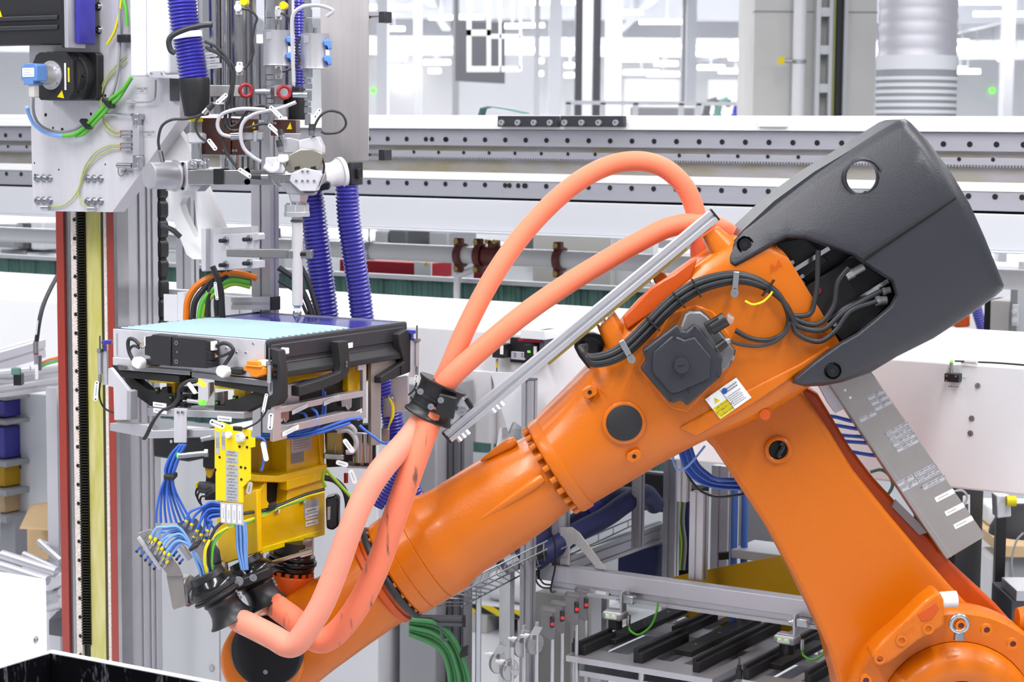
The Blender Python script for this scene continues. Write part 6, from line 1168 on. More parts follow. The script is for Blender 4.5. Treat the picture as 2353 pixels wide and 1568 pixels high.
gy('far_cylinder', [(898, 870), (938, 862), (938, 945), (902, 950), (898, 930)], 6.05, .06, 'alu', .003); gy('far_mount', [(880, 915), (902, 912), (908, 925), (900, 960), (882, 960)], 6.0, .05, 'steel', .002); gy('yellow_edge', [(892, 912), (905, 930), (905, 960), (893, 985), (890, 985), (899, 955), (899, 935)], 5.99, .04, 'yellow_bright'); gy('steel_strip', [(876, 985), (894, 985), (894, 1022), (876, 1022)], 5.98, .03, 'steel', .002)
gy('darkening_sheet', [(745, 985), (862, 975), (862, 1068), (750, 1075)], 6.0, .04, 'black_matte')  # black sheets added behind the parts to darken this side
gy('darkening_sheet', [(480, 985), (494, 985), (494, 1150), (470, 1150)], 5.66, .03, 'black_matte')
# probes with blue clips
for i, (x, y0, y1, y, nm) in enumerate(((230, 772, 880, 5.78, 'beside the rack at the left battery edge'), (958, 748, 862, 5.98, 'at the far battery corner near the clamp'), (619, 800, 900, 5.42, 'at the near battery corner'))):
    pb = thing('touch_probe', 'slim silver spring probe '+nm, 'probe', YP(x, y1, y)); vcyl('probe_body', x, 5.5, y0+38, y1-20, y, 'alu', pb, 16); vcyl('probe_pin', x, 2, y0, y0+38, y, 'darkgrey', pb, 10); vcyl('probe_nut', x, 9, y0+30, y0+37, y, 'zinc', pb, 6); vcyl('probe_tail', x, 4, y1-22, y1, y, 'zinc', pb, 12)
    if i < 2:
        s_ = 1 if i == 0 else -1; obj('holder', B().ypx([(x+s_*5, y0+34), (x+s_*15, y0+34), (x+s_*17, y1+5), (x+s_*5, y1+5)], y+.005, .02), 'alu_plate', pb, bevel=.001); obj('blue_clip', B().ypx([(x+s_*3, y0+12), (x+s_*26, y0+10), (x+s_*26, y0+19), (x+s_*14, y0+19), (x+s_*14, y0+34), (x+s_*8, y0+34), (x+s_*8, y0+20), (x+s_*3, y0+19)], y, .02), 'blue_hose', pb, bevel=.001)
    else: obj('white_guide', B().ypx([(x+26, 800), (x+44, 801), (x+44, 815), (x+26, 814)], y+.02, .02), 'white_plastic', pb, bevel=.003); obj('holder', B().ypx([(x+5, 876), (x+16, 878), (x+14, 912), (x-2, 928), (x-2, 900)], y+.005, .01), 'alu_plate', pb, bevel=.001)
c = cable('probe_cable', 'thin black cable hanging from the probe beside the rack', 'cable', [(230, 880), (228, 905), (232, 925), (242, 940), (262, 950)], 5.76, 2.2, 'black_plastic'); wtag(c, (223, 876), (219, 922), 5.75, 10)
c = cable('probe_cable', 'thin black cable hanging from the far corner probe', 'cable', [(958, 862), (956, 885), (948, 900), (938, 908)], 5.95, 2, 'black_plastic'); wtag(c, (957, 862), (955, 880), 5.94, 8)
c = cable('probe_cable', 'thin black cable from the near corner probe to the yellow plate', 'cable', [(617, 905), (615, 935), (606, 955), (590, 972), (565, 984), (550, 985)], 5.36, 2.2, 'black_plastic'); wtag(c, (613, 905), (604, 948), 5.35, 8); wtag(c, (482, 968), (516, 982), 5.33, 13); wtag(c, (623, 950), (620, 988), 5.35, 12)
obj('inline_plug', B().ypx([(535, 980), (556, 982), (556, 992), (535, 990)], 5.34, .012), 'black_plastic', c, bevel=.002)
# black cable pair
for i in (0, 1): cable('black_cable', ('black cable pair arching over the sensor blocks, upper strand', 'black cable pair arching over the sensor blocks, lower strand')[i], 'cable', [(455, 872+4*i), (430, 876+4*i), (412, 892+2*i), (408+4*i, 915), (398+4*i, 930), (385, 938+3*i), (372, 944), (350+3*i, 970), (335+4*i, 1000), (328+3*i, 1010)], 5.45, 3, 'rubber', group='black cable pair on the gripper')
o = obj('marker_tag', B().tube([YP(432, 878, 5.44), YP(433, 878, 5.44)], .0001, 4), 'label_white') if 0 else None
k = B(); a, b_ = YP(432, 880, 5.44), YP(450, 905, 5.44); xd = (b_-a).normalized(); rplate(k, (a+b_)/2, xd, EY.cross(xd) if EY.cross(xd).z > 0 else -EY.cross(xd), (b_-a).length, .012, .002, .45); o = obj('marker_tag', k, 'label_white', label='white marker tag beside the amber lit sensor', cat='tag')
# blue pneumatic lines
g1 = 'blue air lines behind the yellow label plate'
for i in range(8):
    s = i-3.5; cable('blue_air_line', 'blue air line hanging in the strapped bunch, '+('outermost at the column side', 'second from the column side', 'third from the column side', 'fourth from the column side', 'fifth from the column side', 'sixth from the column side', 'seventh from the column side', 'nearest the yellow plate')[i], 'air line', [(420+s*2, 1022), (404+s*3.2, 1045), (392+s*3.4, 1075), (388+s*2.6, 1100), (386+s*5, 1130), (392+s*9, 1170), (400+s*12, 1202)], 5.5+.006*(i % 3), 2.9, 'blue_cable', group=g1)
obj('hook_strap', B().ypx([(375, 1092), (400, 1094), (400, 1105), (376, 1103)], 5.46, .06), 'black_matte', label='black strap round the bunch of hanging blue lines', cat='strap', bevel=.003)
g2 = 'pale blue air lines arching from the valve plate into the front gland'
ords = ('first', 'second', 'third', 'fourth', 'fifth', 'sixth', 'seventh', 'eighth', 'ninth', 'tenth')
fs0 = [(346, 1236), (357, 1241), (366, 1250), (350, 1248), (372, 1262), (362, 1262), (378, 1272), (388, 1276), (374, 1284), (384, 1292)]
for i, (x, y) in enumerate(fs0):
    cable('blue_air_line', 'pale blue air line arching into the front gland, '+ords[i]+' from the plate top', 'air line', [(x, y), (x+14, y-22), (x+34, 1212+i*4), (410+i*3, 1212+i*5), (432+i*1.6, 1240+i*4), (445+i*2, 1275+i*2), (456+i*2.4, 1305), (462+i*2, 1325)], 5.42+.005*(i % 4), 3, 'blue_light', group=g2)
    obj('yellow_ring', B().cyl(YP(x-2, y+3, 5.42), YP(x+2, y-4, 5.42), .0052, seg=10), 'label_yellow', gp); obj('push_fitting', B().cyl(YP(x-7, y+12, 5.42), YP(x-1, y+2, 5.42), .006, seg=10), 'zinc', gp)
obj('hook_strap', B().ypx([(432, 1262), (452, 1250), (456, 1258), (436, 1270)], 5.37, .07), 'black_matte', label='black strap round the pale blue lines above the front gland', cat='strap', bevel=.003)
g3 = 'blue air lines arching from behind the white tag plate'
fs1 = [(428, 1200), (440, 1208), (452, 1222), (446, 1236), (462, 1232), (470, 1245), (478, 1222), (484, 1238)]
for i, (x, y) in enumerate(fs1):
    cable('blue_air_line', 'blue air line arching out from behind the white tag plate, '+ords[i]+' from above', 'air line', [(506, 1158+i*4), (485, 1155+i*5), (465+i*2, 1165+i*5), (x+8, y-22), (x, y)], 5.46+.006*(i % 3), 3, 'blue_cable', group=g3)
    obj('push_fitting', B().cyl(YP(x-4, y+10, 5.46), YP(x, y, 5.46), .006, seg=10), 'zinc', gp); obj('yellow_ring', B().cyl(YP(x-1, y+1, 5.46), YP(x+2, y-4, 5.46), .0052, seg=10), 'label_yellow', gp)
g4 = 'blue air lines dropping behind the white tag plate into the rear gland'
for i in range(6): cable('blue_air_line', 'blue air line dropping from the tag plate into the rear gland, '+ords[i]+' from the left', 'air line', [(543+i*4, 1200), (544+i*4.4, 1235), (546+i*4, 1265), (552+i*3, 1292), (556+i*2.5, 1310)], 5.47+.006*(i % 2), 3.2, 'blue_light', group=g4)
g5 = 'blue air lines along the gripper side'
for i, pts in enumerate(([(600, 998), (660, 1000), (720, 992), (770, 975), (800, 965), (830, 960)], [(600, 1004), (670, 1006), (730, 996), (775, 982), (805, 972)], [(740, 880), (742, 920), (740, 950), (728, 975), (700, 992), (650, 1000)], [(746, 900), (747, 940), (742, 965), (725, 985), (690, 998)], [(716, 938), (728, 950), (726, 968), (710, 985), (680, 995)], [(678, 945), (700, 952), (704, 970), (690, 988), (665, 996)], [(826, 978), (840, 990), (860, 1005), (880, 1018), (900, 1016)], [(690, 880), (712, 872), (740, 868), (760, 862)])):
    cable('blue_air_line', 'bright blue gripper air line '+('lying along the side bar, upper strand', 'lying along the side bar, lower strand', 'dropping through the white clip, outer strand', 'dropping through the white clip, inner strand', 'short bow leaving the slotted bar', 'shortest bow nearest the near corner', 'slanting down past the steel bracket', 'short piece under the yellow bar')[i], 'air line', pts, 5.62 if i in (0, 1, 4, 5) else 5.68, 3.4, 'blue_cable', group=g5)
cable('blue_air_line', 'blue air line with white tag beside the yellow label plate', 'air line', [(590, 1005), (605, 1010), (610, 1025), (607, 1045), (604, 1070), (600, 1082)], 5.4, 3, 'blue_cable', group=g5)
k = B(); rplate(k, YP(608, 1038, 5.39), V((-.2, 0, 1)), V((-1, 0, -.2)), .055, .014, .002, .45); obj('marker_tag', k, 'label_white', label='white marker tag on the blue line beside the yellow plate', cat='tag')
for i, (x, y, x1, y1, nm) in enumerate(((652, 898, 695, 890, 'lying on the black gearbox'), (790, 1010, 812, 1040, 'hanging before the silver cylinder'), (772, 1062, 800, 1070, 'on the foot plate'), (805, 1080, 817, 1112, 'beside the red valve'), (570, 1136, 576, 1108, 'behind the lower corner of the yellow plate'))):
    a, b_ = YP(x, y, 5.62 if i != 4 else 5.42), YP(x1, y1, 5.62 if i != 4 else 5.42); xd = (b_-a).normalized(); yd = xd.cross(EY); yd = -yd if xd.cross(yd).y > 0 else yd; k = B(); rplate(k, (a+b_)/2, xd, yd, (b_-a).length, .014, .002, .45); o = obj('marker_tag', k, 'label_white', label='white marker tag '+nm, cat='tag'); lines(o, (a+b_)/2, xd, yd, (b_-a).length*.6, .006, 1)
for i, pts in enumerate(([(770, 985), (800, 978), (815, 990), (812, 1000)], [(775, 992), (800, 990), (816, 1008), (818, 1025), (810, 1038), (795, 1040)])): cable('grey_cable', ('pale grey cable bow above the silver cylinder', 'pale grey cable bow looping before the silver cylinder')[i], 'cable', pts, 5.75, 6, 'cable_grey')
for i, pts in enumerate(([(485, 1120), (470, 1125), (455, 1122), (450, 1135), (456, 1150)], [(488, 1126), (472, 1132), (458, 1132), (454, 1145), (460, 1158)], [(490, 1132), (475, 1140), (463, 1142), (460, 1152), (464, 1164)])): cable('black_cable', 'thin black cable curling below the small grey valve, '+('outer', 'middle', 'inner')[i], 'cable', pts, 5.55, 2.4, 'black_plastic', group='curled black cables')
for i, (pts, mt, nm) in enumerate((([(745, 1130), (700, 1142), (650, 1162), (610, 1183), (570, 1196), (545, 1205), (500, 1225), (475, 1255), (470, 1290), (476, 1320)], 'yellow_wire', 'yellow and green earth cable across the yellow frame'), ([(745, 1125), (700, 1138), (650, 1158), (612, 1172), (565, 1180), (530, 1190), (498, 1212), (482, 1245), (480, 1285), (484, 1320)], 'rubber', 'black cable running beside the earth cable into the front gland'), ([(700, 1148), (660, 1160), (610, 1180), (570, 1200), (530, 1210), (505, 1228), (490, 1255), (486, 1290), (488, 1320)], 'green_cable', 'green cable running beside the earth cable into the front gland'))):
    c = cable('frame_cable', nm, 'cable', [(x, y, 5.66-(745-x)*.0009) for x, y in pts], 5.5, 4, mt)
    if i == 0:
        for x, y in ((625, 1168), ): obj('cable_band', B().ypx([(615, 1162), (632, 1156), (634, 1170), (618, 1175)], 5.53, .03), 'black_matte', c, bevel=.003)
for i, pts in enumerate(([(748, 1120), (742, 1105), (744, 1088), (752, 1082), (760, 1092), (790, 1125), (806, 1142)], [(745, 1098), (770, 1105), (790, 1125), (798, 1150), (800, 1180)])): cable('side_cable', ('lime green cable looping at the frame corner', 'thick black cable behind the multi-pole plug')[i], 'cable', pts, 5.76+.04*i, (4, 7)[i], ('lime', 'rubber')[i])
# valve plate
vp = thing('valve_plate', 'bent steel plate with rows of push-in fittings beside the gripper', 'bracket', YP(400, 1400, 5.45))
gyp = lambda name, pts, y, d, mt, bev=.001: obj(name, B().ypx(pts, y, d), mt, vp, bevel=bev)
gyp('plate_sheet', [(316, 1226), (345, 1216), (352, 1222), (412, 1305), (420, 1324), (385, 1325), (382, 1318)], 5.44, .004, 'stainless'); gyp('plate_leg', [(382, 1322), (420, 1322), (428, 1392), (400, 1402), (396, 1398)], 5.45, .004, 'stainless')
gyp('fitting_bar', [(314, 1238), (322, 1234), (372, 1305), (365, 1312)], 5.43, .03, 'alu_matte'); gyp('fitting_bar', [(400, 1245), (408, 1240), (440, 1285), (432, 1290)], 5.47, .03, 'alu_matte')
gyp('second_sheet', [(405, 1202), (450, 1190), (505, 1265), (510, 1300), (470, 1300)], 5.52, .004, 'steel')
for i in range(5):
    for (x, y) in ((322+10*i, 1258+10*i), (400+7*i, 1258+9*i) if i < 4 else (0, 0)):
        if x: obj('plug_pin', B().cyl(YP(x, y, 5.44), YP(x-6, y+7, 5.44), .0035, seg=8), 'blue_cable', vp); obj('pin_head', B().ball(YP(x-8, y+10, 5.44), .0045, 8), 'black_plastic', vp)
for x, y in ((333, 1230), (374, 1298), (391, 1290)): bolt(vp, YP(x, y, 5.44), -EY, .005, washer=False)
# ================================================================ GLANDS
def gland(nm, p, q, y0, y1):
    a, b_ = YP(*p, y0), YP(*q, y1); d = (b_-a).normalized(); L = (b_-a).length; o = thing('hose_gland', nm, 'gland', b_); s = L/110
    obj('neck_ring', B().lathe(a, d, [(0, 30*s), (0, 38*s), (16*s, 40*s), (16*s, 30*s)], 32), 'black_plastic', o, bevel=.002); obj('dome', B().lathe(a, d, [(14*s, 38*s), (24*s, 48*s), (34*s, 54*s), (36*s, 54*s)], 36), 'black_gloss', o)
    obj('clamp_ring', B().lathe(a, d, [(36*s, 50*s), (36*s, 55*s), (44*s, 55*s), (46*s, 51*s), (50*s, 51*s), (52*s, 55*s), (57*s, 55*s), (60*s, 40*s)], 36), 'black_plastic', o, bevel=.001)
    obj('trumpet', B().lathe(a, d, [(56*s, 46*s), (62*s, 38*s), (68*s, 40*s), (74*s, 36*s), (84*s, 36*s), (94*s, 37*s), (104*s, 41*s), (112*s, 46*s), (117*s, 51*s), (118*s, 50*s), (108*s, 34*s)], 40), 'black_plastic', o)
    sd = d.cross(EY).normalized()
    for t in (66, 74, 82): bolt(o, a+d*(t*s)+sd*(41*s)-EY*.01, -EY, .004, 'screw', washer=False)
    return a, d, s
a1, d1, s1 = gland('front black trumpet gland feeding the pale orange hose', (472, 1316), (530, 1418), 5.45, 5.45)
a2, d2, s2 = gland('rear black trumpet gland feeding the stained orange hose', (562, 1286), (612, 1386), 5.55, 5.53)
gc = thing('gland_bracket', 'black clamp bracket joining the two glands to a steel disc', 'bracket', YP(520, 1370, 5.5))
obj('joining_bar', B().ypx([(432, 1360), (450, 1350), (530, 1342), (618, 1305), (622, 1325), (560, 1350), (500, 1378), (440, 1378)], 5.44, .05), 'black_plastic', gc, bevel=.004)
for x, y, r_ in ((446, 1366, .0085), (548, 1336, .0095), (582, 1328, .007)): bolt(gc, YP(x, y, 5.438), -EY, r_)
obj('side_disc', B().lathe(YP(436, 1358, 5.5), YP(424, 1362, 5.49)-YP(436, 1358, 5.5), [(-.01, .04), (.004, .04), (.004, .036)], 36), 'stainless', gc); obj('disc_ring', B().torus(YP(434, 1359, 5.5), EX*.95-EY*.3, .042, .003, 36, 8), 'alu', gc); obj('rubber_stop', B().cyl(YP(398, 1365, 5.47), YP(424, 1362, 5.48), .0165, seg=24), 'rubber', gc, bevel=.002)
obj('block_arm', B().ypx([(385, 1330), (432, 1328), (432, 1394), (400, 1400)], 5.5, .05), 'alu_matte', gc, bevel=.002)
obj('disc_ring', B().torus(YP(512, 1312, 5.58), EX*.95-EY*.3, .03, .003, 32, 8), 'gold', gc); obj('side_disc', B().lathe(YP(514, 1312, 5.58), EX, [(0, .03), (.006, .029)], 32), 'stainless', gc); obj('block_arm', B().ypx([(478, 1302), (512, 1298), (512, 1322), (478, 1322)], 5.6, .04), 'alu_matte', gc, bevel=.002)
# ================================================================ STEEL LABEL BOX ON THE LINK ARM
YB = 5.72
lb = thing('valve_box', 'long steel valve box with rows of printed labels beside the link arm', 'box', YP(2180, 1288, YB+.06))
fc = obj('box_front', B().ypx([(1903, 880), (1975, 830), (2003, 856), (2265, 1233), (2176, 1287), (2170, 1280)], YB, .1), 'stainless', lb, bevel=.003)
obj('fold_line', B().prism([YP(1916, 889, YB-.0006), YP(1918, 888, YB-.0006), YP(2187, 1280, YB-.0006), YP(2185, 1281, YB-.0006)], EY*.001), 'midgrey', lb)
for x, y in ((1942, 897), (1954, 914)): obj('spot', B().lathe(YP(x, y, YB-.0005), -EY, [(0, .004), (.0008, .004)], 12), 'white_plastic', lb)
tx = V((math.cos(R(28)), 0, math.sin(R(28)))); ty = V((-tx.z, 0, tx.x))
def blab(x, y, wpx, rows, mt='label_silver'):
    c = YP(x, y, YB-.0008); k = B(); w, h = wpx*PXM(YB), 12.4*PXM(YB); rplate(k, c, tx, ty, w, h, .001, .15); l = obj('label', k, mt, lb)
    if rows:
        text(l, rows[0], c+ty*h*.22, tx, ty, .0092)
        if len(rows) > 1: text(l, rows[1], c-ty*h*.24, tx, ty, .0066)
    else: lines(l, c-tx*w*.1, tx, ty, w*.55, h*.4, 1)
for x, y, s in ((2013, 907, '-RP5'), (2021, 919, '-RP6'), (2029, 931, '-RP7'), (1994, 957, '-RP8'), (2081, 1105, '-RP3'), (2090, 1117, '-RP4')): blab(x, y, 41, ['=021GRF141', s])
for x, y, s, t in ((2061, 987, '-QM10', 'Greifer 11.1 Verriegelung'), (2069, 999, '-QM9', 'Greifer 11.1.3 Klemmung'), (2077, 1011, '-QM8', 'Greifer 11.1.3'), (2085, 1023, '-QM7', 'Greifer 11.1'), (2125, 1082, '-QM2', 'Greifer 11.1 Indexiereinheit'), (2134, 1094, '-QM1', 'Greifer 11.1 Klemmung'), (2145, 1110, '-QM101', 'Steuerluftventil')): blab(x, y, 54, ['=021GRF141'+s, t])
for x, y in ((2171, 1139), (2194, 1171), (2214, 1201)): blab(x, y, 48, None, 'label_white')
obj('mounting_tab', B().ypx([(2060, 1150), (2110, 1200), (2130, 1225), (2112, 1230), (2050, 1165)], YB+.06, .02), 'midgrey', lb); obj('mounting_tab', B().ypx([(1880, 885), (1910, 880), (1940, 940), (1920, 950), (1905, 930)], YB+.06, .03), 'alu_matte', lb)
for i, (x0, y0, x1, y1) in enumerate(((1918, 958, 1955, 968), (1925, 978, 1962, 985), (1935, 1000, 1975, 1004), (1940, 1014, 1985, 1018), (1955, 1038, 2000, 1046))):
    cable('blue_air_line', 'short blue air line between link arm and valve box, '+ords[i]+' from above', 'air line', [(x0-25, y0-4), (x0, y0), ((x0+x1)/2, (y0+y1)/2), (x1, y1), (x1+25, y1+3)], YB+.09, 4.5, 'blue_cable', group='short blue lines beside the valve box')
cable('grey_loop', 'grey cable loops peeking out behind the valve box edge', 'cable', [(2190, 1130), (2210, 1128), (2222, 1140), (2218, 1155), (2205, 1160)], YB+.08, 3, 'midgrey')
cable('grey_loop', 'brown-green cable curve between link arm and valve box foot', 'cable', [(2000, 1085), (2025, 1080), (2045, 1095), (2050, 1120), (2030, 1150)], YB+.1, 4, 'green_curtain')
# blue cable sweep behind the elbow
for i in range(8):
    cable('blue_cable', 'blue cable sweeping in a bundle from elbow to link arm, '+ords[i]+' from outside', 'cable', [(1556+i*4, 1000), (1562+i*4, 1040-i), (1576+i*4, 1080-i*2), (1605+i*3, 1108-i*3), (1650, 1122-i*3.2), (1720, 1126-i*3.4)], 5.9+.008*(i % 3), 3, 'blue_cable', group='blue cables behind the elbow')
cable('blue_cable', 'single pale blue cable loop in front of the blue bundle', 'cable', [(1546, 1040), (1548, 1062), (1556, 1079), (1572, 1078), (1592, 1060), (1620, 1025)], 5.85, 2.6, 'blue_light')
cable('black_cable', 'black cable bowing below the blue bundle behind the link arm', 'cable', [(1572, 1060), (1580, 1092), (1610, 1128), (1650, 1142), (1710, 1136)], 5.92, 3.2, 'black_plastic')
# ================================================================ FIXTURE STATION
WX = 6.0
bz = WP(1240, 1297, WX).z; u0, u1 = WP(1240, 1300, WX).dot(E1), WP(2100, 1420, WX).dot(E1)
fb = thing('sensor_beam', 'long silver beam with slotted rail carrying two sensors above the fixture', 'beam', CL((u0+u1)/2, WX, bz-.1))
obj('beam_body', B().cbox(u0, u1, WX, WX+.06, bz-.056, bz), 'alu_matte', fb, bevel=.002); obj('end_cap', B().cbox(u0-.01, u0, WX, WX+.06, bz-.056, bz), 'black_plastic', fb)
u2 = WP(1264, 1350, WX).dot(E1); obj('slot_rail', slotbar(B(), CL(u2, WX+.03, bz-.076), CL(u1, WX+.03, bz-.076), EZ, E2, .018, .02), 'alu', fb)
for x, y in ((1381, 1363), (1845, 1423)): c = WP(x, y, WX+.008); k = B(); rplate(k, c, E1, EZ, .062, .02, .002, .2); l = obj('label', k, 'alu', fb); k = B(); rplate(k, c-E2*.0008, E1, EZ, .04, .011, .001, .1); obj('label_face', k, 'label_white', l)
for u in (u0+.2, u1-.15): obj('beam_leg', B().cbox(u-.02, u+.02, WX+.06, WX+.1, 0, bz-.01), 'alu', fb)
zf = .85
def tri(label, pts_front, far, z, h, hang, mt='black_matte', n=0):   # bar on the fixture running away: two photo points of its front foot, one of its far end
    a, b_ = ZP(*pts_front[0], z), ZP(*pts_front[1], z); ua = a.dot(E1); wd = max(.012, b_.dot(E1)-ua); w0 = a.dot(E2); f = ZP(*far, z); w1 = f.dot(E2)
    o = thing('support_bar', label, 'bar', CL(ua+wd/2, (w0+w1)/2, z), 'black support bars on the fixture')
    obj('bar_body', B().cbox(ua, ua+wd, w0, w1, z, z+h), mt, o, bevel=.002)
    if n:
        for i in range(n): w = w0+(w1-w0)*(i+.5)/n; bolt(o, CL(ua+wd/2, w, z+h), EZ, .006, 'screw', 'steel', washer=False, h=.001)
    else: obj('bar_lip', B().cbox(ua, ua+wd*.5, w0, w1, z+h, z+h+.012), mt, o)
def fixture(label, c0, c1, c2, z):
    a, b_, c = ZP(*c0, z), ZP(*c1, z), ZP(*c2, z); ua, ub, wa, wb_ = a.dot(E1), b_.dot(E1), (a.dot(E2)+b_.dot(E2))/2, c.dot(E2)
    o = thing('fixture_table', label, 'fixture', CL((ua+ub)/2, (wa+wb_)/2, 0)); H1 = []
    for i in range(3):
        for j in range(2):
            x0, x1 = ua+(ub-ua)*(.1+.3*i), ua+(ub-ua)*(.32+.3*i); y0, y1 = wa+(wb_-wa)*(.12+.46*j), wa+(wb_-wa)*(.45+.46*j)
            H1.append([CL(x0, y0, z), CL(x1, y0, z), CL(x1, y1, z), CL(x0, y1, z)])
    obj('top_plate', B().prism([CL(ua, wa, z), CL(ub, wa, z), CL(ub, wb_, z), CL(ua, wb_, z)], EZ*-.02, H1), 'alu', o, bevel=.001)
    obj('lower_plate', B().cbox(ua+.01, ub-.01, wa+.02, wb_, z-.07, z-.05), 'alu', o, bevel=.001)
    for x in (ua+.02, (ua+ub)/2, ub-.03):
        for y in (wa+.03, wb_-.03): obj('pillar', B().cyl(CL(x, y, 0), CL(x, y, z-.02), .012, seg=14), 'alu', o)
    return ua, ub, wa, wb_
fixture('pale aluminium fixture table with cut-outs under the sensor beam', (1297, 1508), (1640, 1560), (1790, 1400), zf)
fixture('second aluminium fixture table partly hidden by the link arm', (1690, 1570), (2000, 1600), (1950, 1460), zf)
BARS = [('black bar with raised lip, nearest the table front edge', ((1455, 1523), (1475, 1527)), (1549, 1470), .035, 0), ('short black bar with lip behind the front one', ((1543, 1467), (1560, 1470)), (1631, 1425), .03, 0), ('wide flat black bar with three screws in the table middle', ((1549, 1505), (1590, 1511)), (1719, 1428), .02, 3), ('long narrow black bar at the table end beside the middle bar', ((1591, 1545), (1606, 1548)), (1751, 1445), .035, 0), ('flat black pad and bar below the first sensor', ((1377, 1478), (1415, 1484)), (1545, 1405), .02, 3), ('small black bar at the table corner by the pin', ((1328, 1505), (1344, 1508)), (1376, 1470), .035, 0), ('flat black pad below the second sensor', ((1757, 1536), (1799, 1542)), (1850, 1480), .02, 1), ('narrow black bar beside the second sensor pad', ((1707, 1561), (1720, 1564)), (1891, 1470), .035, 0), ('short black bar close to the link arm edge', ((1848, 1575), (1862, 1578)), (1935, 1525), .035, 0)]
for nm, fr_, far, h_, n_ in BARS: tri(nm, fr_, far, zf, h_, 0, n=n_)
for x, y, nm in ((1321, 1478, 'at the corner of the first table'), (1698, 1540, 'at the corner of the second table')):
    p = ZP(x, y+20, zf); o = thing('locating_pin', 'black upright locating pin '+nm, 'pin', p); obj('pin_base', B().lathe(p, EZ, [(0, .011), (.03, .011), (.032, .007), (.045, .007)], 16), 'black_plastic', o); obj('pin_tip', B().lathe(p+EZ*.045, EZ, [(0, .004), (.025, .003), (.03, .001)], 12), 'darkgrey', o)
# two hanging sensors
for i, (x, y) in enumerate(((1414, 1413), (1809, 1468))):
    nm = ('clear-lidded sensor with black lens hanging from the beam near its cap', 'clear-lidded sensor with black lens hanging from the beam near the link arm')[i]
    c = WP(x, y, WX-.03); o = thing('camera_sensor', nm, 'sensor', c-EZ*.06); k = B()
    obj('sensor_body', B().box(c, E1*.034, E2*.03, EZ*.014), 'lightgrey', o, bevel=.004); obj('clear_lid', B().box(c-EZ*.001, E1*.036, E2*.032, EZ*.01), 'midgrey', o, bevel=.004); obj('lens', B().cyl(c-EZ*.014, c-EZ*.05, .025, seg=28), 'black_plastic', o, bevel=.002)
    obj('front_label', B().box(c-E2*.0325, E1*.022, EZ*.008, E2*.0006), 'label_white', o)
    for j in range(3): obj('status_light', B().box(c-E2*.0335+E1*(-.014+.012*j)+EZ*.004, E1*.003, EZ*.002, E2*.0004), 'led_green' if j != 1 else 'label_yellow', o)
    b2_ = c+E1*.03+EZ*.016; obj('angle_bracket', B().box(b2_+EZ*.035, E1*.004, E2*.018, EZ*.036).box(b2_-E1*.03+EZ*.001, E1*.03, E2*.018, EZ*.002), 'alu', o, bevel=.001); obj('bracket_knob', B().lathe(b2_+EZ*.04-E1*.004, -E1, [(0, .016), (.006, .016), (.007, .007), (.02, .007)], 18), 'zinc', o); obj('rail_clamp', B().box(b2_+E1*.025+EZ*.045, E1*.02, E2*.015, EZ*.014), 'zinc', o, bevel=.003)
    obj('plug', B().cyl(c+E1*.052-EZ*.03, c+E1*.052+EZ*.005, .0075, seg=14), 'steel', o)
    cpts = [c+E1*.052-EZ*.03, c+E1*.06-EZ*.05, c+E1*.1-EZ*.055-E2*.01, c+E1*.14-EZ*.02, c+E1*.16+EZ*.03, c+E1*.165+EZ*.065]
    q = obj('sensor_cable', B().tube(catmull(cpts), .004, 8), 'green_cable', label=('green cable curving from the first hanging sensor up to the beam', 'green cable curving from the second hanging sensor up to the beam')[i], cat='cable')
# reflector stands with red lights and clear discs
RS = [(1262, 1432, 1), (1285, 1418, 1), (1318, 1398, 1), (1340, 1388, 1), (1196, 1472, 0), (1225, 1465, 0), (1142, 1508, 0), (1168, 1525, 0)]
nms = ['nearest steel cover with red light', 'second steel cover with red light', 'third steel cover with red light', 'farthest steel cover with red light', 'clear disc and tilted steel shade, middle of the row', 'clear disc without knob, middle of the row', 'clear disc and tilted steel shade, front of the row', 'low clear disc with hanging steel hook']
for i, (x, y, lit) in enumerate(RS):
    c = YP(x, y, 6.45+.07*min(i, 3) if lit else 6.3-.06*(i-4)); s_ = PXM(c.y)
    o = thing('reflex_stand', 'post-mounted reflector with '+nms[i], 'stand', (c.x, c.y, 0)); obj('rod', B().cyl((c.x+.012, c.y, 0), (c.x+.012, c.y, c.z+(.01 if lit else .05)), .0065, seg=12), 'alu', o)
    if lit:
        obj('steel_cover', B().ypx([(x-20, y-26), (x+8, y-22), (x+12, y+38), (x+2, y+40), (x-20, y+25)], c.y-.02, .004), 'steel_grey', o, bevel=.002); obj('cover_roof', B().prism([YP(x-20, y-26, c.y-.02), YP(x-14, y-32, c.y-.02), YP(x+16, y-27, c.y-.02), YP(x+8, y-22, c.y-.02)], EY*.05), 'steel_grey', o, bevel=.001)
        obj('red_lens', B().ypx([(x+2, y-14), (x+12, y-12), (x+12, y+12), (x+2, y+12)], c.y-.026, .02), 'black_gloss', o, bevel=.003); obj('red_glow', B().ypx([(x+4, y), (x+11, y), (x+11, y+6), (x+4, y+6)], c.y-.0275, .002), 'led_red', o)
    else:
        obj('clear_disc', B().lathe(c-EZ*.02, E1*.95-E2*.3, [(0, .034), (.007, .036), (.012, .034)], 28), 'clear', o); obj('hub', B().cyl(c-E1*.03, c+E1*.002, .009, seg=14).cyl(c-E1*.045, c-E1*.03, .005, seg=10), 'white_plastic', o)
        if i != 7: obj('steel_shade', B().prism([YP(x-8, y-6, c.y-.03), YP(x+4, y-26, c.y-.03), YP(x+22, y-23, c.y-.03), YP(x+12, y-4, c.y-.03)], EY*.003), 'steel', o)
        else: obj('steel_shade', B().prism([YP(x+5, y+14, c.y-.03), YP(x+10, y+28, c.y-.03), YP(x+24, y+28, c.y-.03), YP(x+26, y+16, c.y-.03)], EY*.003), 'steel', o)
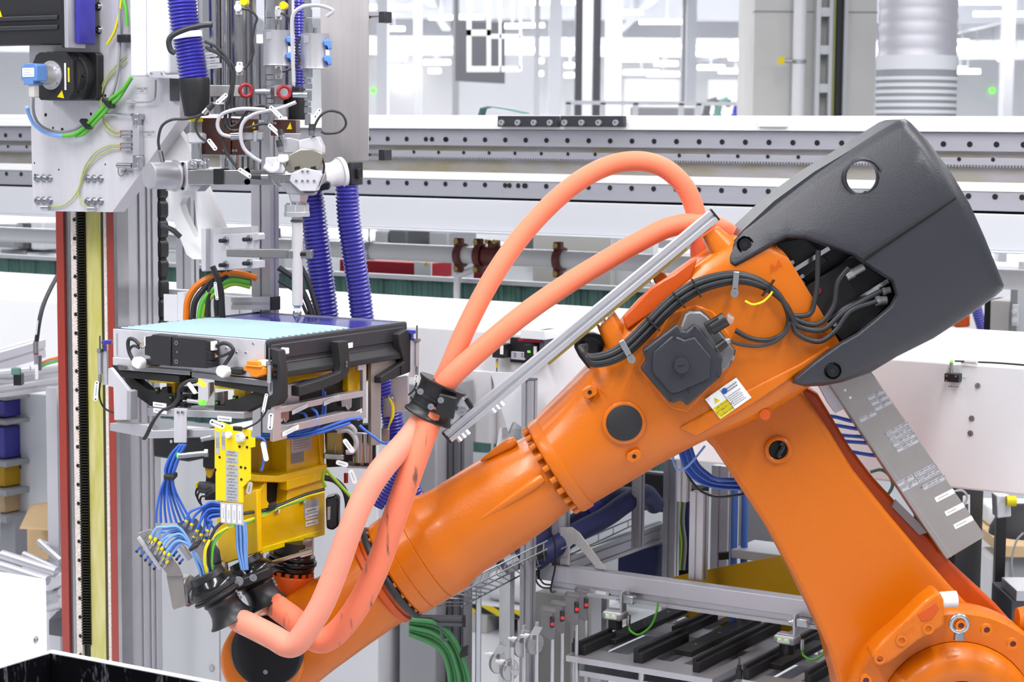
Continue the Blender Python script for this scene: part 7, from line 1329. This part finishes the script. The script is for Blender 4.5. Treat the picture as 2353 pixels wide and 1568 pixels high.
o = thing('floor_plinth', 'grey machine plinth behind the reflector stands', 'plinth', ZP(1240, 1560, .5)); obj('plinth_body', B().wpx(1230, 1360, 1310, 1640, 6.35, .3), 'warmgrey', o, bevel=.004)
for i, (x0, x1) in enumerate(((1050, 1060), (1200, 1215))): pass
# profile frame behind
def vp2(label, x, ytop, y, h1, zlow=0, mt='alu'):
    p = YP(x, ytop, y); return obj('profile_post', slotbar(B(), (p.x, p.y, zlow), p, E1, E2, h1, .02), mt, label=label, cat='post', group='slotted posts around the fixture')
vp2('slotted aluminium post at the cap end of the sensor beam', 1290, 1080, 6.98, .026, 1.0); vp2('slotted aluminium post crossing the stacked profile beam', 1468, 1040, 7.2, .016, 1.1); vp2('thick slotted post at the far end of the profile beam', 1545, 1030, 7.5, .026); vp2('slotted aluminium post standing on the sensor beam before the yellow sheet', 1607, 1130, 6.75, .026, bz); vp2('wide slotted post behind the yellow sheet by the blue pipes', 1660, 1070, 7.3, .034); vp2('short hanging slotted post under the white duct', 1574, 1030, 6.85, .018, YP(1574, 1152, 6.85).z)
pa = YP(1300, 1296, 6.95); L_ = 1.0; dz = pa.z
pb_ = thing('stacked_beam', 'triple-slotted aluminium beam running back from the sensor beam', 'beam', pa)
for j in range(2): obj('profile', slotbar(B(), pa-EZ*(.036*j-.012), pa+E2*.75-EZ*(.036*j-.012), E1, EZ, .02, .018), 'alu', pb_)
obj('gusset_plate', B().wpoly([(1287, 1212), (1314, 1212), (1332, 1226), (1394, 1310), (1372, 1308), (1330, 1258), (1318, 1250), (1309, 1258), (1309, 1300), (1287, 1298)], 6.02, .004), 'steel_brushed', label='triangular steel gusset plate with round notch on the sensor beam', cat='bracket', bevel=.001)
obj('yellow_sheet', B().wpoly([(1600, 1316), (1630, 1309), (1800, 1276), (1900, 1400), (1900, 1440), (1600, 1350)], 6.25, .006), 'yellow_ochre', label='ochre yellow sheet panel behind the sensor beam', cat='panel')
obj('yellow_sheet', B().wpoly([(1545, 1327), (1598, 1315), (1598, 1350), (1545, 1340)], 6.3, .006), 'yellow_ochre', label='narrow ochre sheet piece left of the post', cat='panel')
obj('yellow_ledge', B().wpoly([(1540, 1395), (1900, 1430), (1900, 1470), (1700, 1450), (1540, 1410)], 6.55, .01), 'yellow_ochre', label='low ochre ledge behind the fixture bars', cat='ledge')
obj('grey_case', B().wpx(1680, 1262, 1830, 1302, 6.45, .2), 'lightgrey', label='light grey sheet case behind the yellow sheet', cat='case', bevel=.003)
for i, x in enumerate((1686, 1710)): p = YP(x, 1255, 7.1); obj('blue_pipe', B().tube([p-EZ*.4, p, p+EZ*.25], .013, 14), 'blue_clip', label=('blue upright pipe beside the wide slotted post', 'blue upright pipe beside the grey case wall')[i], cat='pipe')
obj('cabinet_wall', B().wpx(1700, 1060, 1900, 1300, 7.1, .3), 'midgrey', label='grey cabinet wall behind the blue pipes', cat='cabinet')
obj('cable_mass', B().wpx(1550, 1120, 1600, 1330, 6.9, .1), 'dark_void', label='dark cable compartment beyond the thick slotted post', cat='compartment')
for i, x in enumerate((1562, 1572, 1584)): cable('hanging_cable', 'cable hanging in the dark compartment, '+('lime coloured', 'grey', 'dark blue')[i], 'cable', [(x, 1150), (x-3, 1200), (x+2, 1250), (x-2, 1310)], 7.55, 5, ('lime', 'midgrey', 'navy')[i])
obj('dark_bay', B().wpx(1400, 1080, 1540, 1180, 7.1, .05), 'dark_void', label='black opening behind the navy hoses', cat='opening'); obj('navy_bin', B().wpx(1420, 1250, 1505, 1360, 6.7, .2), 'navy', label='navy ribbed bin under the stacked beam', cat='bin', bevel=.004); obj('bracket_black', B().ypx([(1652, 1272), (1675, 1270), (1675, 1286), (1652, 1288)], 7.0, .02), 'black_plastic', label='small black angle bracket on the wide slotted post', cat='bracket')
for i, pts in enumerate(([(1180, 1275, 6.9), (1250, 1240, 7.0), (1310, 1205, 7.1), (1370, 1172, 7.2), (1420, 1140, 7.3), (1460, 1140, 7.4)], [(1230, 1290, 6.9), (1320, 1228, 7.0), (1390, 1190, 7.1), (1440, 1155, 7.2), (1480, 1135, 7.3), (1505, 1160, 7.4)], [(1150, 1300, 6.85), (1200, 1275, 6.9), (1260, 1262, 6.95), (1300, 1260, 7.0)])): 
    o = cable('navy_hose', 'thick navy hose in the wire tray, '+('rear one with violet band', 'front one bending down at the post', 'lowest one beside the black plug')[i], 'hose', pts, 7.1, (20, 24, 17)[i], 'navy', seg=16)
    if i == 0: obj('violet_band', B().cyl(YP(1345, 1186, 7.14), YP(1375, 1169, 7.2), .034, seg=20), 'blue_hose', o)
o = thing('black_plug', 'black cable plug with hexagonal nut lying in the wire tray', 'plug', YP(1215, 1290, 6.8)); obj('plug_body', B().cyl(YP(1190, 1292, 6.78), YP(1245, 1268, 6.85), .028, seg=18), 'black_plastic', o); obj('hex_nut', B().hexa(YP(1160, 1302, 6.76), YP(1188, 1290, 6.78), .03), 'zinc', o)
wt = thing('wire_tray', 'silver wire-mesh cable tray sloping up behind the forearm', 'cable tray', YP(1100, 1380, 6.6))
lns = [((985, 1398), (1258, 1262), 6.45, 6.75), ((1000, 1372), (1258, 1243), 6.45, 6.75), ((1060, 1395), (1258, 1290), 6.6, 6.9), ((1080, 1362), (1260, 1275), 6.65, 6.95), ((1290, 1285), (1460, 1205), 6.9, 7.3), ((1290, 1262), (1460, 1190), 6.9, 7.3)]
for a, b_, y0, y1 in lns: obj('long_wire', B().cyl(YP(*a, y0), YP(*b_, y1), .003, seg=6), 'zinc', wt)
for i in range(15):
    t = (i+.5)/15; P = [YP(*V((*l[0], 0)).lerp(V((*l[1], 0)), t).xy, l[2]+(l[3]-l[2])*t) for l in lns[:3]]; obj('cross_wire', B().tube([P[1], P[0], P[2]], .0022, 6), 'zinc', wt)
for i in range(5): t = (i+.5)/5; l, l2 = lns[4], lns[5]; obj('cross_wire', B().cyl(YP(*V((*l[0], 0)).lerp(V((*l[1], 0)), t).xy, 6.9+.4*t), YP(*V((*l2[0], 0)).lerp(V((*l2[1], 0)), t).xy, 6.9+.4*t), .0022, seg=6), 'zinc', wt)
obj('tray_leg', B().cyl(YP(1100, 1345, 6.7), (YP(1100, 1345, 6.7).x, 6.7, 0), .01, seg=8), 'zinc', wt)
for i, pts in enumerate(([(1262, 1215), (1275, 1250), (1276, 1300), (1268, 1340), (1266, 1360), (1278, 1360)], [(1234, 1310), (1232, 1335), (1245, 1350), (1264, 1352)], [(1240, 1330), (1250, 1342), (1266, 1345)])): cable('black_cable', 'thin black cable at the sensor beam end, '+('hanging across the beam', 'outer loop at the cap', 'inner loop at the cap')[i], 'cable', pts, 6.85, 2.2, 'black_plastic', group='thin cables at the beam end')
# ================================================================ RIGHT BACKGROUND
o = thing('black_cabinet', 'tall black equipment cabinet with white notice behind the valve box', 'cabinet', ZP(2180, 1500, 0)); a = YP(2120, 1132, 7.6); b_ = YP(2232, 1132, 7.6)
a, b_ = WP(2100, 1135, 6.9), WP(2200, 1135, 6.9); obj('cabinet_body', B().cbox(a.dot(E1), b_.dot(E1), 6.9, 7.2, 0, 1.52), 'black_matte', o, bevel=.004); obj('notice', B().upoly([(2213, 1140), (2229, 1137), (2229, 1215), (2213, 1228)], b_.dot(E1)+.002, .002), 'label_white', o); obj('notice_picture', B().upoly([(2217, 1160), (2225, 1158), (2225, 1196), (2217, 1200)], b_.dot(E1)+.003, .001), 'darkgrey', o)
p = YP(2303, 1180, 7.3); obj('black_post', B().abox(p.x-.018, p.x+.018, 7.3, 7.34, 0, p.z), 'black_plastic', label='black upright post before the wooden workbench', cat='post', bevel=.002)
o = thing('switch_box', 'grey switch box with yellow knob at the picture edge', 'box', YP(2310, 1190, 7.25)); obj('box_body', B().ypx([(2290, 1140), (2322, 1140), (2324, 1188), (2292, 1192)], 7.2, .08), 'lightgrey', o, bevel=.004); obj('yellow_knob', B().cyl(YP(2312, 1152, 7.18), YP(2334, 1152, 7.18), .019, seg=20), 'label_yellow', o)
o = thing('workbench', 'light wooden workbench at the lower picture edge', 'table', ZP(2330, 1500, 0)); p = YP(2280, 1232, 8.2); obj('bench_top', B().abox(p.x, p.x+1.6, 8.0, 8.9, p.z-.05, p.z), 'cardboard', o, bevel=.004); obj('bench_apron', B().abox(p.x+.05, p.x+1.5, 8.05, 8.1, p.z-.16, p.z-.05), 'midgrey', o)
for x in (p.x+.1, p.x+1.4): obj('leg', B().abox(x, x+.06, 8.1, 8.16, 0, p.z-.05), 'midgrey', o)
zt_ = p.z; q = YP(2350, 1215, 8.25); obj('peaked_hat', B().lathe((q.x, 8.25, zt_), EZ, [(0, .14), (.03, .135), (.09, .1), (.12, .05), (.125, .01)], 24), 'black_matte', label='black cap lying on the wooden workbench', cat='cap')
q = YP(2325, 1205, 8.4); obj('white_case', B().abox(q.x-.1, q.x+.12, 8.4, 8.6, zt_, zt_+.09), 'white_plastic', label='small white case on the workbench behind the black cap', cat='case', bevel=.015)
q = YP(2335, 1330, 8.4); obj('white_bin', B().abox(q.x-.12, q.x+.5, 8.35, 8.6, 0, q.z+.1), 'white', label='white bin standing under the wooden workbench', cat='bin', bevel=.02)
q = YP(2325, 1380, 7.0); o = thing('grey_unit', 'dark grey boxed unit with silver slide at the picture edge', 'machine', (q.x+.2, 7.1, 0)); obj('unit_body', B().abox(q.x, q.x+.5, 7.0, 7.3, 0, q.z), 'darkgrey', o, bevel=.004); obj('slide', B().abox(q.x+.01, q.x+.5, 6.98, 7.2, q.z+.001, q.z+.04), 'alu', o, bevel=.003)
cable('bench_cable', 'thin grey cable hanging down from the workbench', 'cable', [(2352, 1225), (2335, 1245), (2325, 1290), (2328, 1340), (2322, 1390), (2310, 1410)], 7.95, 2.5, 'midgrey')
o = thing('orange_machine', 'bit of orange machine under the charcoal cover edge', 'machine', YP(2215, 745, 9.5)); obj('machine_part', B().ypx([(2195, 728), (2230, 722), (2230, 752), (2195, 754)], 9.3, .2), 'orange_deep', o, bevel=.01)
obj('corrugated_hose', corr([(2242, 700), (2248, 725), (2258, 760), (2262, 800)], 9.2, 13, 6), 'blue_hose', label='short violet hose below the charcoal cover edge', cat='hose')
for i, (x0, x1, y0, y1, mt) in enumerate(((2262, 2275, 690, 770, 'dark_void'), (2276, 2318, 690, 770, 'warmgrey'), (2322, 2336, 660, 770, 'midgrey'), (2340, 2420, 600, 770, 'lightgrey'))): obj('far_cabinet', B().wpx(x0, y0, x1, y1, 8.3, .2), mt, label='slim cabinet far behind under the charcoal cover, '+('black', 'beige grey', 'dark metal', 'pale and widest')[i], cat='cabinet', bevel=.004)
o = obj('socket_panel', B().wpx(2326, 700, 2338, 750, 8.28, .02), 'lightgrey', label='pale socket strip with two round lights below the cover', cat='socket', bevel=.003)
for y in (716, 736): obj('round_light', B().lathe(WP(2331, y, 8.28), -E2, [(0, .011), (.006, .01)], 16), 'white_gloss', o)
# ================================================================ LEFT FOREGROUND AND BACKGROUND
Q = YP(108, 1331, 4.7); uq, wq = Q.dot(E1), Q.dot(E2)
o = thing('white_housing', 'smooth white sheet housing in the lower corner with one bolt', 'housing', CL(uq-.3, wq-.3, 0)); obj('housing_body', B().cbox(uq-.6, uq, wq-.6, wq, 0, Q.z), 'white', o, bevel=.006, seg=3); bolt(o, UP(82, 1470, uq), E1, .005)
Q = YP(116, 1494, 4.45); uq, wq = Q.dot(E1), Q.dot(E2); zt_ = Q.z
tr = thing('black_tray', 'glossy scratched black tray with white rim at the bottom edge', 'tray', CL(uq+.4, wq-.4, 0))
obj('tray_floor', B().cbox(uq+.01, uq+1.0, wq-1.0, wq-.01, zt_-.3, zt_-.29), 'black_scratched', tr); obj('tray_wall', B().cbox(uq+.012, uq+1.0, wq-.018, wq-.012, zt_-.29, zt_-.002), 'black_scratched', tr); obj('tray_wall', B().cbox(uq+.012, uq+.018, wq-1.0, wq-.02, zt_-.29, zt_-.002), 'black_scratched', tr)
obj('rim', B().cbox(uq, uq+1.0, wq-.012, wq+.006, zt_-.3, zt_), 'white', tr, bevel=.003); obj('rim', B().cbox(uq-.006, uq+.012, wq-1.0, wq-.012, zt_-.3, zt_), 'white', tr, bevel=.003); obj('tray_stand', B().cbox(uq+.1, uq+.9, wq-.9, wq-.1, 0, zt_-.3), 'midgrey', tr)
# conveyor at the left
cv_ = thing('conveyor_frame', 'aluminium profile conveyor frame behind the lift column', 'conveyor', YP(60, 900, 7.3))
def ebar(x0, y0, x1, y1, y, h, mt='alu', name='profile'):
    a = YP(x0, y0, y); b_ = UP(x1, y1, a.dot(E1)); obj(name, slotbar(B(), a, b_, E1, EZ, h, h), mt, cv_)
ebar(-40, 905, 140, 880, 7.2, .02); ebar(-40, 880, 140, 852, 7.3, .02); ebar(-40, 838, 90, 800, 7.3, .034, 'alu_matte', 'top_box')
a = YP(-30, 868, 7.1); b_ = UP(52, 868, a.dot(E1)); obj('slide_profile', slotbar(B(), a, a+(YP(40, 868, 7.1)-a), EY, EZ, .018, .018), 'alu', cv_); obj('end_cap', B().box(YP(43, 872, 7.1), EX*.014, EY*.02, EZ*.02), 'black_plastic', cv_)
obj('air_cylinder', B().cyl(YP(-20, 858, 7.05), YP(70, 848, 7.05), .011, seg=16), 'alu', cv_); obj('cylinder_block', B().ypx([(25, 846), (46, 846), (46, 862), (25, 862)], 7.03, .04), 'green_curtain', cv_, bevel=.003)
for x in (-20, 120): p = YP(x, 890, 7.4); obj('frame_leg', B().abox(p.x-.02, p.x+.02, 7.38, 7.42, 0, p.z), 'alu', cv_)
c = cable('air_hose', 'black air hose curving down to the conveyor fitting', 'hose', [(140, 620, 7.4), (118, 660, 7.25), (100, 700, 7.15), (90, 740, 7.1), (84, 785, 7.1)], 7.1, 5.5, 'rubber'); wtag(c, (86, 736), (82, 770), 7.07, 5)
o = thing('hose_fitting', 'steel hose fitting with white tag on the conveyor', 'fitting', YP(83, 850, 7.1)); vcyl('crimp_sleeve', 83, 6.5, 785, 812, 7.1, 'steel', o, 16); vcyl('red_ring', 83, 6, 812, 815, 7.1, 'red', o, 16); obj('nut', B().hexa(YP(84, 838, 7.1), YP(83, 814, 7.1), .0095), 'zinc', o); obj('block', B().ypx([(86, 818), (93, 818), (93, 852), (86, 852)], 7.1, .02), 'darkgrey', o); k = B(); rplate(k, YP(84, 855, 7.07), V((0, 0, 1)), V((-1, 0, 0)), .055, .012, .002, .45); obj('tag', k, 'label_white', o)
for i, (dy, mt) in enumerate(((0, 'orange_cable'), (4, 'midgrey'), (8, 'green_cable'))): cable('loom_cable', ('orange', 'grey', 'green')[i]+' cable of the short loom on the conveyor', 'cable', [(92, 836+dy), (110, 828+dy), (125, 824+dy), (140, 820+dy)], 7.2, 3, mt)
o = cab('tool_cabinet', 'white sliding-door cabinet behind the lift column', 'cabinet', 14, 200, 890, 6.7, .5, 'lightgrey'); obj('recessed_handle', B().wpx(30, 1043, 48, 1078, 6.698, .004), 'charcoal', o); obj('door_edge', B().wpx(120, 900, 123, 1300, 6.698, .003), 'midgrey', o)
sh_ = thing('parts_shelf', 'grey shelf with bins at the left picture edge', 'shelf', WP(-20, 1250, 6.6))
for y in (905, 960, 1055, 1120, 1180): obj('shelf_board', B().wpx(-140, y, 14, y+9, 6.55, .4), 'midgrey', sh_)
obj('shelf_side', B().cbox(WP(-150, 1000, 6.55).dot(E1), WP(-140, 1000, 6.55).dot(E1), 6.55, 6.95, 0, WP(0, 880, 6.55).z), 'midgrey', sh_); obj('shelf_leg', B().cbox(WP(-138, 1000, 6.55).dot(E1), WP(12, 1000, 6.55).dot(E1), 6.6, 6.9, 0, WP(0, 1189, 6.55).z), 'midgrey', sh_)
for i, (y0, y1, mt) in enumerate(((915, 960, 'blue_hose'), (975, 1055, 'blue_hose'), (1065, 1120, 'yellow_ochre'), (1130, 1180, 'cardboard'))): obj('parts_bin', B().wpx(-60, y0, 11, y1, 6.6, .3), mt, label=('small blue bin on the topmost shelf board', 'tall blue bin on the second shelf board', 'ochre yellow bin on the third shelf board', 'cardboard bin on the lowest shelf board')[i], cat='bin', bevel=.004)
cb2 = thing('cardboard_box', 'open beige cardboard box with flap behind the red column edge', 'box', WP(100, 1290, 6.2)); obj('box_body', B().wpx(62, 1200, 190, 1300, 6.3, .3), 'cardboard', cb2); obj('box_flap', B().prism([WP(70, 1160, 6.28), WP(160, 1145, 6.28), WP(160, 1222, 6.12), WP(44, 1216, 6.12)], E2*.004), 'cardboard', cb2)
obj('box_stand', B().cbox(WP(62, 1250, 6.35).dot(E1), WP(190, 1250, 6.35).dot(E1), 6.32, 6.58, 0, WP(100, 1300, 6.3).z), 'lightgrey', cb2)
rf = thing('roller_frame', 'silver roller conveyor frame standing behind the white housing', 'conveyor', ZP(80, 1500, .3))
for (x0, y0, x1, y1, y, r_) in ((5, 1275, 130, 1315, 7.3, .018), (0, 1300, 110, 1335, 7.2, .018), (55, 1275, 135, 1310, 7.4, .014), (110, 1370, 145, 1362, 7.3, .02), (110, 1395, 145, 1385, 7.2, .02), (90, 1245, 140, 1290, 7.4, .012)): obj('roller', B().cyl(YP(x0, y0, y), YP(x1, y1, y-.1), r_, seg=16), 'alu', rf)
obj('side_channel', B().ypx([(110, 1330), (143, 1318), (143, 1345), (112, 1360)], 7.2, .05), 'alu_matte', rf, bevel=.002); obj('side_channel', B().ypx([(88, 1240), (118, 1252), (143, 1265), (143, 1300), (130, 1300), (125, 1275), (90, 1262)], 7.4, .02), 'alu_matte', rf, bevel=.002); obj('base_box', B().ypx([(112, 1425), (146, 1420), (148, 1465), (112, 1460)], 7.2, .3), 'darkgrey', rf, bevel=.003)
for x in (20, 128): p = YP(x, 1400, 7.35); obj('frame_leg', B().abox(p.x-.02, p.x+.02, 7.33, 7.37, 0, p.z+.1), 'alu', rf)
